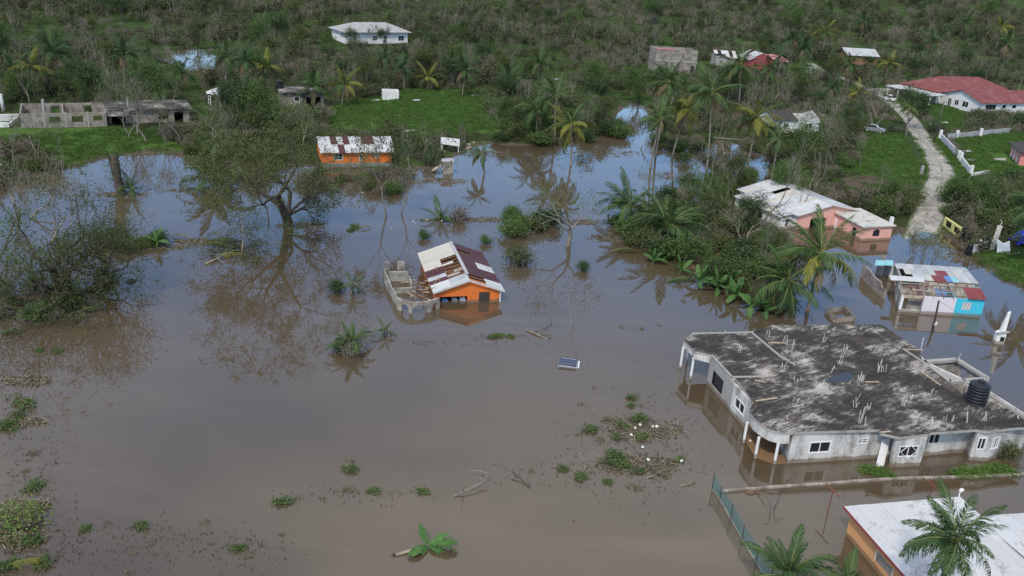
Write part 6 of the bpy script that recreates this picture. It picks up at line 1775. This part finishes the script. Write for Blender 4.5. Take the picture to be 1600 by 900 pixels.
# ---- bushes, one by one, in zones traced on the photograph
def zone(poly, n, kinds, smin, smax, label, group, seed, name='bush', cat='bush', trees=0, chk=False):
    rg = R_(seed); poly = np.array(poly, float); k = 0; tries = 0
    while k < n and tries < n * 30:
        tries += 1
        x = rg.uniform(poly[:, 0].min(), poly[:, 0].max()); y = rg.uniform(poly[:, 1].min(), poly[:, 1].max())
        if not inside(poly, np.array([x]), np.array([y]))[0]: continue
        p = G(x, y); s = rg.uniform(smin, smax)
        if chk and not clear_ok(p, 1.8 * s, 2.6): continue
        kd = kinds[int(rg.integers(len(kinds)))]
        o = inst({'green': 'leafy_bush', 'olive': 'olive_bush', 'dark': 'dark_bush', 'brown': 'withered_bush', 'twig': 'twiggy_bush'}[kd], BU[kd][int(rg.integers(len(BU[kd])))], None, p - [0, 0, .05])
        o.rotation_euler = (0, 0, rg.uniform(0, 6.28)); o.scale = (s * rg.uniform(.85, 1.3), s * rg.uniform(.85, 1.3), s * rg.uniform(.75, 1.1))
        cw = {'green': 'green', 'olive': 'olive', 'dark': 'dark green', 'brown': 'brown withered', 'twig': 'bare twiggy', 'clump': 'green', 'clump_dull': 'dull', 'weed': 'bright green'}[kd]
        tag(o, cw + ' ' + label, cat, cw + ' ' + group); k += 1
zone([(1060, 300), (1100, 275), (1172, 265), (1180, 335), (1222, 368), (1238, 400), (1225, 470), (1180, 482), (1120, 448), (1070, 415), (1010, 395), (960, 372), (950, 350), (1010, 335)], 105, ['green', 'olive', 'dark', 'olive', 'twig', 'brown'], .7, 1.5, 'bush in the flooded thicket of palms', 'bushes of the flooded thicket', 401)
zone([(1020, 215), (1190, 225), (1200, 262), (1160, 285), (1030, 262)], 26, ['green', 'olive', 'twig', 'brown', 'dark'], .6, 1.2, 'bush under the tall flooded palms', 'bushes under the tall palms', 402)
zone([(460, 268), (640, 270), (650, 300), (560, 306), (470, 292)], 34, ['olive', 'brown', 'brown', 'twig', 'green'], .6, 1.1, 'brush heaped in the water before the shore orange house', 'brush before the orange house', 403)
zone([(780, 190), (960, 190), (975, 215), (880, 226), (800, 226), (770, 216)], 42, ['green', 'olive', 'dark', 'olive'], .9, 1.6, 'bush crowding the far shore', 'bushes on the far shore', 404)
zone([(1485, 292), (1600, 280), (1640, 300), (1640, 372), (1560, 362), (1490, 348), (1470, 322)], 42, ['green', 'olive', 'green', 'dark', 'twig'], .9, 1.7, 'bush between the marl road and the gates', 'bushes right of the road', 405)
zone([(1360, 305), (1412, 292), (1420, 330), (1405, 352), (1372, 345)], 13, ['green', 'olive', 'olive'], .9, 1.5, 'bush beside the pink annex', 'bushes beside the pink annex', 406)
zone([(1508, 183), (1600, 186), (1640, 196), (1520, 198)], 16, ['dark', 'olive', 'dark'], .9, 1.4, 'garden bush before the red-roofed house', 'garden bushes', 407)
zone([(-20, 225), (60, 228), (85, 268), (20, 292), (-40, 300)], 22, ['brown', 'olive', 'twig', 'brown'], .9, 1.6, 'bush at the left lawn edge', 'bushes at the left lawn edge', 408)
zone([(150, 372), (215, 366), (262, 370), (262, 384), (175, 402), (150, 395)], 16, ['green', 'olive', 'dark'], .5, .85, 'bush on the left debris bank', 'bushes of the left bank', 409)
zone([(-20, 445), (70, 440), (170, 440), (150, 490), (40, 505), (-30, 500)], 24, ['olive', 'twig', 'brown', 'green'], .4, .9, 'bush around the left bank tree', 'bushes around the left tree', 410)
zone([(300, 226), (470, 215), (640, 216), (700, 225), (690, 245), (640, 240), (470, 250), (300, 246)], 46, ['olive', 'green', 'brown', 'olive'], .8, 1.4, 'bush along the far left shore', 'bushes along the far left shore', 411, chk=True)
zone([(780, 338), (850, 335), (870, 372), (800, 374)], 11, ['green', 'dark', 'olive'], .6, 1.1, 'bush on the middle debris line', 'bushes on the debris line', 412)
zone([(180, 205), (300, 200), (330, 225), (250, 232)], 22, ['olive', 'twig', 'brown'], .9, 1.5, 'bush by the slab-roofed ruin', 'bushes by the slab ruin', 413, chk=True)
zone([(1305, 225), (1340, 232), (1330, 272), (1225, 285), (1210, 250), (1240, 222)], 30, ['olive', 'twig', 'green', 'brown'], .9, 1.5, 'bush between the grey cottage and the pink house', 'bushes behind the pink house', 414)
for x, y, s, kd, lab in ((810, 412, 1.25, 'olive', 'round olive bush alone on the water behind the torn orange house'), (664, 372, .62, 'green', 'small bright bush in the water below the debris line'), (760, 380, .6, 'green', 'small dark-green bush in the water above the torn orange roof'),
                         (715, 345, 1.25, 'brown', 'brown rounded bush beside the stemless palm on the debris line'), (549, 552, 1.1, 'twig', 'bare twiggy bush around the young palm in open water'), (530, 548, .6, 'dark', 'small dark bush beside the young palm in open water'),
                         (525, 456, .7, 'dark', 'low dark bush in the reflection of the large tree'), (910, 422, .6, 'dark', 'leafy tangle at the foot of the broken-topped tree'), (862, 350, 1.2, 'dark', 'dark fan-leaved bush behind the broken-topped tree')):
    o = inst('bush', BU[kd][0], None, G(x, y)); o.scale = (s, s, s * .9); tag(o, lab, 'bush')

# ---- banana plants at the thicket edge and the fallen one
for k, (x, y, h, L, n) in enumerate(((1092, 446, .6, 2.1, 8), (1120, 456, .6, 2.2, 8), (1148, 470, .7, 2.2, 9), (1172, 486, .7, 2.3, 9), (1196, 492, .6, 2.0, 8), (1062, 428, .5, 1.9, 7), (1140, 452, .8, 2.2, 8), (1020, 412, .5, 1.9, 7), (246, 388, .8, 1.7, 7))):
    banana(pix(x, y), h, L, n, 'clump of broad green leaves standing in water at the thicket edge' if k < 8 else 'single broad-leaved plant on the left debris bank', 'broad-leaved plants at the thicket edge' if k < 8 else None, 500 + k)
p = pix(655, 862); t_ = thing('fallen_banana_plant', 'uprooted banana plant floating with spread leaves in open brown water', 'plant', p)
m = MB(); a, b = pix(618, 868) - p, pix(668, 856) - p; m.tube([a + [0, 0, .05], (a + b) / 2 + [0, 0, .1], b + [0, 0, .15]], [.09, .11, .08], 7); inst('stem', m.mesh('stem', M['driftwood'], smooth=True), t_)
m = MB(); rr = random.Random(2)
for k in range(12): m.tube([a + [0, 0, .05], a + [rr.uniform(-.35, .1), rr.uniform(-.2, .2), rr.uniform(0, .2)]], [.03, .01], 4)
o_ = inst('root_ball', m.mesh('root_ball', M['bark']), t_); o_['kind'] = 'stuff'
for k, (az, el, L, v) in enumerate(((8, 12, 1.9, 1), (-6, 8, 2.0, 1), (28, 20, 1.5, 0), (48, 15, 1.1, 1), (-28, 5, 1.4, 2), (118, 25, 1.5, 0), (-140, 10, 1.6, 1), (-120, 14, 1.5, 1), (-160, 18, 1.1, 2), (-100, 8, .9, 2))):
    inst('leaf', BLADES[v], t_, mat=Matrix.Translation(Vector(b + [0, 0, .2])) @ Matrix.Rotation(rad(az), 4, 'Z') @ Matrix.Rotation(rad(-el), 4, 'Y') @ Matrix.Rotation(rad(25 * (-1) ** k), 4, 'X') @ Matrix.Scale(L, 4))

# ---- floating plant clumps in the open water
CLP = [(20, 622, 1), (40, 633, 1), (30, 650, .9), (12, 666, 1), (52, 708, .7), (40, 736, .5), (52, 762, .8), (48, 848, 1), (24, 856, .8), (10, 888, 1.1), (68, 880, .8), (133, 827, .6), (166, 819, .4), (222, 823, .7), (245, 845, .4), (320, 817, .5), (330, 850, .4), (372, 858, .6), (388, 868, .5), (202, 895, .5), (240, 866, .35), (208, 866, .35),
       (548, 720, .5), (548, 735, .7), (545, 766, .6), (585, 768, .6), (440, 785, .8), (464, 780, .5), (505, 779, .3), (440, 835, .45), (660, 768, .6), (928, 606, .4), (908, 632, .5), (988, 622, .7), (985, 634, .6), (1003, 634, .5), (955, 658, 1.0), (972, 666, .8), (1000, 656, 1), (922, 672, .8), (938, 687, .7), (903, 679, .4),
       (965, 684, .6), (1004, 684, .8), (1060, 674, .6), (960, 718, 1.2), (976, 730, .9), (1000, 737, .6), (1036, 740, .9), (908, 746, .8), (950, 754, .6), (983, 760, .4), (996, 762, .6), (1062, 718, .6), (880, 733, .6), (830, 736, .5), (354, 560, .7), (780, 525, .7), (798, 526, .6), (770, 527, .6),
       (660, 365, .6), (1003, 514, .5), (972, 511, .5), (1030, 508, .4), (1068, 470, .7), (205, 440, .7), (90, 550, .7), (62, 548, .6), (130, 535, .8), (20, 520, .8), (555, 355, .9), (548, 360, .7), (1010, 362, .6), (1160, 688, .35)]
rg = R_(600)
for k, (x, y, s) in enumerate(CLP):
    kd = 'clump' if s >= .55 and k % 4 else 'clump_dull'
    p = pix(x, y); o = inst('floating_plant', BU[kd][k % len(BU[kd])], None, p - [0, 0, .04]); o.rotation_euler = (0, 0, rg.uniform(0, 6.28)); s *= 1.05
    o.scale = (s * rg.uniform(.9, 1.3), s * rg.uniform(.7, 1.0), s)
    tag(o, 'low green leafy clump poking out of open brown water' if kd == 'clump' else 'dull half-drowned twiggy clump in open brown water', 'plant', 'green clumps in the water' if kd == 'clump' else 'drowned clumps in the water')
for k, (x, y, s) in enumerate(((1356, 736, .8), (1372, 738, .9), (1388, 744, .7), (1496, 742, .8), (1514, 741, .9), (1530, 740, .9), (1546, 738, .9), (1562, 735, 1), (1582, 740, .7))):
    o = inst('water_weed', BU['weed'][k % 2], None, pix(x, y) - [0, 0, .05]); o.scale = (s, s * .8, s * .8); tag(o, 'bright green weed patch along the concrete house boundary wall', 'plant', 'weed patches by the concrete house')
p = pix(26, 818); o = inst('reed_mound', bush_mesh('reed_mound', R_(640), 1.1, 3.0, 240, 900, .22, M['leaf_bright'], M['driftwood']), None, p); o.scale = (1.0, .8, 1); tag(o, 'large mound of matted yellow-green reeds in brown water', 'plant')
p = pix(1568, 712); o = inst('vine_tangle', BU['olive'][1], None, p); o.scale = (.9, .7, .8); tag(o, 'olive vine tangle against the end bay of the concrete house', 'plant')

# ---- debris rafts, driftwood, litter
def raft(cx, cy, rx, ry, seed, sticks=60):
    """broken raft of twigs and rubbish: many small mats and sticks inside a pixel ellipse"""
    rg = R_(seed); m = MB(); nb = int(14 + rx * .35)
    for q in range(nb):
        t, u = rg.uniform(0, 6.28), math.sqrt(rg.random()); c = pix(cx + rx * u * math.cos(t), cy + ry * u * math.sin(t)); r0 = rg.uniform(.15, .75) * (1.2 - .6 * u); n = 11
        V = [c + [0, 0, .05]]
        for i in range(n):
            a = 6.2832 * i / n; rr_ = r0 * rg.uniform(.45, 1.3); V.append(c + [rr_ * 1.6 * math.cos(a), rr_ * math.sin(a), -.012])
        m.add(V, [(0, 1 + i, 1 + (i + 1) % n) for i in range(n)])
    m.mi = 1
    for k in range(sticks):
        t, u = rg.uniform(0, 6.28), math.sqrt(rg.random()) * 1.1; p = pix(cx + rx * u * math.cos(t), cy + ry * u * math.sin(t)); p[2] = .03
        a = rg.uniform(0, 6.28); l = rg.uniform(.15, .8); m.bar(p, p + [math.cos(a) * l, math.sin(a) * l, rg.uniform(0, .2)], .03)
    m.mi = 2
    C = []
    for k in range(sticks * 3):
        t, u = rg.uniform(0, 6.28), math.sqrt(rg.random()) * 1.15; p = pix(cx + rx * u * math.cos(t), cy + ry * u * math.sin(t)); C.append(p + [0, 0, rg.uniform(.02, .14)])
    v_, q_ = leaves(np.array(C), .2, rg, .5, .6); m.add(v_, q_)
    tag(m.build('debris_raft', [M['debris'], M['driftwood'], M['leaf_olive']]), 'raft of brown twigs and rubbish floating on the flood', 'debris', kind='stuff')
for k, (x, y, rx, ry) in enumerate(((98, 487, 36, 8), (560, 298, 60, 5), (690, 283, 42, 4), (800, 343, 60, 3.5), (715, 344, 60, 3), (920, 347, 50, 4), (960, 372, 40, 6), (330, 297, 70, 3.5), (190, 304, 34, 4), (230, 386, 70, 4), (325, 378, 48, 5), (1005, 672, 55, 18), (1000, 726, 62, 14), (42, 596, 34, 7), (22, 840, 22, 8), (28, 845, 40, 9), (40, 790, 36, 6),
                                    (470, 352, 36, 4), (940, 240, 60, 6), (1040, 275, 40, 6), (1130, 240, 60, 6), (760, 240, 40, 4), (225, 240, 26, 3), (1500, 402, 24, 8), (1120, 430, 60, 14), (1080, 395, 60, 10), (20, 465, 60, 6), (1450, 378, 26, 5), (1190, 400, 40, 20), (40, 660, 30, 5))):
    raft(x, y, rx, ry, 700 + k, 30 + int(rx))
def branch_log(pts, r, label, twigs=0, seed=0, mat='driftwood', group=None):
    P = [pix(x, y, z) for x, y, z in pts]; t_ = thing('driftwood', label, 'branch', P[0], group)
    m = MB(); m.tube(P, np.linspace(r, r * .4, len(P)), 6); m.build('limb', M[mat], t_, True)
    rg = R_(seed)
    for k in range(twigs):
        i = int(rg.integers(1, len(P))); d_ = rg.normal(size=3) * [.6, .6, .35]; d_[2] = abs(d_[2]); m = MB(); m.tube([P[i], P[i] + d_ * .5, P[i] + d_ + rg.normal(size=3) * .1], [r * .5, r * .35, r * .15], 5); m.build('twig', M[mat], t_, True)
branch_log([(822, 516, .05), (838, 522, .12), (854, 529, .0)], .09, 'pale split log floating beside the open-water weeds', 2, 1)
branch_log([(832, 521, .05), (848, 515, .3), (862, 508, .5)], .07, 'dark forked branch crossing the pale split log', 2, 2, 'bark')
branch_log([(708, 776, .0), (725, 768, .2), (745, 758, .35), (760, 748, .45), (764, 740, .7)], .05, 'long pale bare branch floating in open brown water', 6, 3, 'bark_pale')
branch_log([(800, 736, .35), (814, 748, .15), (828, 763, .0)], .06, 'short dark branch slanting into open brown water', 1, 4, 'bark')
branch_log([(904, 705, 1.0), (912, 722, .5), (916, 745, .0)], .05, 'forked pale sapling standing in the water left of the plant raft', 7, 5, 'bark_pale')
branch_log([(322, 412, .05), (340, 404, .15), (362, 392, .3)], .14, 'split palm log on the left debris bank', 2, 6)
branch_log([(378, 398, -.2), (380, 370, 1.5), (377, 336, 3.0)], .13, 'broken upright stake near the large spreading tree', 3, 7)
branch_log([(1063, 760, .02), (1078, 755, .1), (1090, 752, .0)], .05, 'small forked branch afloat near the net fence', 3, 8, 'bark_pale')
branch_log([(1010, 748, .0), (1022, 742, .15), (1028, 738, .1)], .06, 'pale root branch on the floating plant raft', 3, 9, 'bark_pale')
branch_log([(1208, 800, -.1), (1218, 775, 1.0), (1232, 750, 1.6)], .03, 'thin bare sapling in the flooded yard', 6, 10, 'bark')
branch_log([(1202, 812, -.1), (1204, 795, .6), (1200, 780, 1.0)], .03, 'thin bare shoot beside the sapling in the flooded yard', 3, 11, 'bark')
branch_log([(1416, 365, .3), (1435, 345, 1.0), (1452, 325, 1.6)], .06, 'long fallen pole lying across the flooded road end', 0, 12, 'timber_pale')
branch_log([(1487, 408, .0), (1478, 405, .9), (1480, 388, 1.6)], .04, 'thin pale stake behind the blue-cornered house', 0, 13, 'timber_pale')
branch_log([(1115, 215, .3), (1150, 218, .3), (1172, 221, .3)], .16, 'fallen pale palm trunk lying behind the flooded grove', 0, 14, 'bark_pale')
branch_log([(1165, 771, .0), (1174, 768, .15), (1183, 770, .05)], .09, 'rotten branch lump against the low boundary wall', 3, 15, 'timber')
rg = R_(800)
LIT = [(645, 347), (649, 349), (667, 344), (690, 346), (612, 358), (790, 345), (992, 670), (1000, 665), (1020, 668), (1026, 668), (986, 681), (1004, 700), (1012, 720), (1065, 722), (95, 488), (99, 486), (102, 484), (88, 489), (566, 302), (547, 289), (603, 264), (635, 262), (960, 330), (1172, 384), (1172, 690)]
for k, (x, y) in enumerate(LIT):
    p = pix(x, y); p[2] = .06; s = .06 + .06 * rg.random(); m = MB(); m.hexa([p + np.array(q) * s for q in ((-1, -.8, 0), (1, -.9, 0), (.9, .8, 0), (-1, 1, 0), (-.8, -.6, .9), (.9, -.7, .7), (.7, .7, 1.0), (-.9, .6, .8))])
    tag(m.build('litter_piece', M['litter']), 'small white scrap of litter afloat on debris', 'litter', 'white litter on the debris')
def drift(patches, seed):
    rg = R_(seed); C = []
    for cx, cy, rx, ry, n in patches:
        for _ in range(n):
            x, y = cx + rg.normal() * rx, cy + rg.normal() * ry
            if vnoise(x / 9, y / 5, seed) > .5: C.append(pix(x, y) + [0, 0, rg.uniform(.005, .06)])
    V, Q = leaves(np.array(C), .16, rg, .75, .5)
    tag(inst('drifting_leaves', np_mesh('drifting_leaves', V, Q, [M['debris']])), 'fine drifting leaves and twigs spread over the open water', 'debris', kind='stuff')
drift([(45, 720, 30, 60, 900), (60, 850, 45, 30, 900), (230, 850, 90, 22, 500), (380, 862, 40, 14, 250), (990, 700, 60, 40, 1500), (900, 740, 70, 10, 350), (700, 535, 60, 5, 350), (800, 525, 40, 4, 250), (30, 590, 30, 20, 500), (90, 540, 50, 25, 500), (560, 770, 60, 10, 200), (300, 385, 90, 8, 600), (800, 345, 120, 5, 600), (640, 300, 60, 10, 500), (880, 250, 80, 14, 700), (1080, 260, 70, 20, 900), (1150, 420, 60, 40, 700), (1040, 640, 60, 40, 300)], 830)
rg = R_(810)
for k in range(40):
    x, y = rg.uniform(640, 740), rg.uniform(217, 238); p = G(x, y); s = rg.uniform(.2, .55); q = rg.uniform(.6, 1, (8, 1)) * np.array([(-1, -.8, -.3), (1, -.9, -.3), (.9, .8, -.3), (-1, 1, -.3), (-.8, -.6, .5), (.9, -.7, .4), (.7, .7, .6), (-.9, .6, .5)])
    m = MB(); m.hexa([p + v * s for v in q]); tag(m.build('rubble_chunk', M['rubble']), 'pale chunk of rubble on the far shore slope', 'rubble', 'rubble on the far shore')
for k, (x, y) in enumerate(((632, 208), (640, 206), (742, 150), (1475, 193), (1458, 196), (1510, 238), (586, 158), (650, 158), (585, 131), (870, 125))):
    p = G(x, y); m = MB(); a = k * 1.1; m.slab([p + [-.9, -.4, .15], p + [.8, -.5, .3], p + [.9, .5, .35], p + [-.7, .5, .2]], .05); tag(m.build('metal_sheet_scrap', M['zinc_white']), 'loose white roofing sheet lying on the grass', 'sheet', 'roof scraps on the grass')

# ------------------------------------------------------------------ hillside scrub and lawn tufts: too many to count
pc = bpy.data.collections.new('scrub_parts')
specs = [('scrub_a', 2.4, 3.4, 14, 300, .36), ('scrub_b', 2.0, 3.2, 14, 320, .34), ('scrub_a', 3.2, 3.6, 16, 340, .38), ('scrub_b', 2.8, 3.4, 14, 320, .36), ('leaf_brown', 1.9, 3.2, 40, 120, .24), ('scrub_a', 1.4, 3.4, 16, 260, .32), ('leaf_dark', 2.6, 3.2, 14, 320, .36), ('leaf_olive', 4.2, 3.4, 22, 260, .34)]
for k, (mt, h, w, st, ln, ls) in enumerate(specs):
    o = bpy.data.objects.new('scrub_part_%02d' % k, bush_mesh('scrub_part', R_(900 + k), h, w, st, ln, ls, M[mt], M['bark_pale' if k in (4, 7) else 'bark'])); pc.objects.link(o)
V = []
for i in range(10):
    pass
def tuft(rg):
    n = 60; C = np.stack([rg.normal(size=n) * .5, rg.normal(size=n) * .5, np.abs(rg.normal(size=n)) * .12 + .08], 1); return leaves(C, .34, rg, .1, .25, np.array([[0, 0, 1.2]]))
for k in range(2):
    v, q = tuft(R_(950 + k)); o = bpy.data.objects.new('scrub_part_%02d' % (8 + k), np_mesh('scrub_part', v, q, [M['grass_leaf']])); pc.objects.link(o)

def scatter(name, P, idx, rot, scl, label, cat):
    me = bpy.data.meshes.new(name); me.vertices.add(len(P)); me.vertices.foreach_set('co', np.asarray(P, np.float32).ravel())
    a = me.attributes.new('pick', 'INT', 'POINT'); a.data.foreach_set('value', np.asarray(idx, np.int32))
    a = me.attributes.new('turn', 'FLOAT_VECTOR', 'POINT'); a.data.foreach_set('vector', np.asarray(rot, np.float32).ravel())
    a = me.attributes.new('size', 'FLOAT_VECTOR', 'POINT'); a.data.foreach_set('vector', np.asarray(scl, np.float32).ravel())
    o = inst(name, me); tag(o, label, cat, kind='stuff')
    ng = bpy.data.node_groups.new(name, 'GeometryNodeTree')
    ng.interface.new_socket('Geometry', in_out='INPUT', socket_type='NodeSocketGeometry'); ng.interface.new_socket('Geometry', in_out='OUTPUT', socket_type='NodeSocketGeometry')
    gi, go = ng.nodes.new('NodeGroupInput'), ng.nodes.new('NodeGroupOutput')
    ci = ng.nodes.new('GeometryNodeCollectionInfo'); ci.inputs['Collection'].default_value = pc; ci.inputs['Separate Children'].default_value = True; ci.inputs['Reset Children'].default_value = True
    ip = ng.nodes.new('GeometryNodeInstanceOnPoints'); ip.inputs['Pick Instance'].default_value = True
    def na(nm, ty):
        x = ng.nodes.new('GeometryNodeInputNamedAttribute'); x.data_type = ty; x.inputs['Name'].default_value = nm; return [s for s in x.outputs if s.enabled][0]
    L = ng.links.new
    L(gi.outputs[0], ip.inputs['Points']); L(ci.outputs[0], ip.inputs['Instance']); L(na('pick', 'INT'), ip.inputs['Instance Index']); L(na('turn', 'FLOAT_VECTOR'), ip.inputs['Rotation']); L(na('size', 'FLOAT_VECTOR'), ip.inputs['Scale']); L(ip.outputs[0], go.inputs[0])
    md = o.modifiers.new('scatter', 'NODES'); md.node_group = ng
    return o

def proj_v(P):
    v = P - CAMP; zd = v @ fw; return 800 + F * (v @ rt) / zd, 450 - F * (v @ up) / zd, zd
rg = R_(1000)
pts = []
y = 95.0
while y < 640:
    st = 2.1 if y < 230 else (2.6 if y < 330 else 3.6)
    xs = np.arange(-.68 * y - 20, .80 * y + 20, st); pts.append(np.stack([xs + rg.uniform(-.5, .5, len(xs)) * st, y + rg.uniform(-.5, .5, len(xs)) * st], 1)); y += st
P = np.concatenate(pts)
sdl = sdist(FLOOD, P[:, 0], P[:, 1]); keep = (~inside(FLOOD, P[:, 0], P[:, 1])) & (sdl > .8)
P = P[keep]; sdl = sdl[keep]
z = H(P[:, 0], P[:, 1]); P3 = np.column_stack([P, z])
gm = fbm(P[:, 0] / 26, P[:, 1] / 26, 31)                       # open grassy glades
keep = (gm < .53) | (rg.random(len(P)) < .15)
keep &= sdist(ROAD_W, P[:, 0], P[:, 1], False) > 3.4
for l in LAWNS: keep &= ~inside(l, P[:, 0], P[:, 1])
keep &= ~inside(BROWN, P[:, 0], P[:, 1])
keep &= ~inside(POND, P[:, 0], P[:, 1])
for c, r in BLD: keep &= np.hypot(P[:, 0] - c[0], P[:, 1] - c[1]) > r * .85
hN = np.array([s[1] for s in specs])
idx = rg.choice(8, len(P), p=[.18, .15, .13, .11, .14, .10, .09, .10])
br = fbm(P[:, 0] / 40, P[:, 1] / 40, 51)
idx = np.where((br > .58) & (rg.random(len(P)) < .5), 4, idx)
scl = rg.uniform(.6, 1.15, len(P)) * (.12 + 1.85 * fbm(P[:, 0] / 11, P[:, 1] / 11, 71, 3) ** 1.15) * np.where(P[:, 1] > 300, 1.25, 1.0) * np.where(sdl < 6, .55, 1)
px_, py_, zd_ = proj_v(P3); kk = F / zd_
for x0, x1, yb in VIS:
    keep &= ~((px_ > x0 - 4) & (px_ < x1 + 4) & (py_ > yb) & (py_ - hN[idx] * scl * kk < yb - 1))
keep &= (px_ > -160) & (px_ < 1760) & (py_ > -60)
P3, idx, scl = P3[keep], idx[keep], scl[keep]; n = len(P3)
scatter('hillside_scrub', P3, idx, np.column_stack([np.zeros(n), np.zeros(n), rg.uniform(0, 6.28, n)]), np.column_stack([scl * rg.uniform(.85, 1.2, n), scl * rg.uniform(.85, 1.2, n), scl]), 'dense olive and brown scrub covering the far land and hillside', 'scrub')
print('scrub', n)
# grass tufts on the lawns and glades
pts = []
for l in LAWNS:
    lo, hi = l.min(0), l.max(0); m_ = int(min(14000, (hi - lo).prod() * 1.3)); q = rg.uniform(lo, hi, (m_, 2)); pts.append(q[inside(l, q[:, 0], q[:, 1])])
q = rg.uniform((-170, 130), (190, 330), (16000, 2)); q = q[(~inside(FLOOD, q[:, 0], q[:, 1])) & (sdist(ROAD_W, q[:, 0], q[:, 1], False) > 2.2)]; pts.append(q)
P = np.concatenate(pts); k = np.ones(len(P), bool)
for c, r in BLD: k &= np.hypot(P[:, 0] - c[0], P[:, 1] - c[1]) > r * .75
P = P[k]; P = P[(~inside(FLOOD, P[:, 0], P[:, 1]))]
P3 = np.column_stack([P, H(P[:, 0], P[:, 1])]); n = len(P3); s = rg.uniform(.5, 1.2, n)
scatter('grass', P3, rg.integers(8, 10, n), np.column_stack([np.zeros(n), np.zeros(n), rg.uniform(0, 6.28, n)]), np.column_stack([s, s, s * rg.uniform(.6, 1.3, n)]), 'rough green grass on the lawns and glades', 'grass')
print('grass', n)
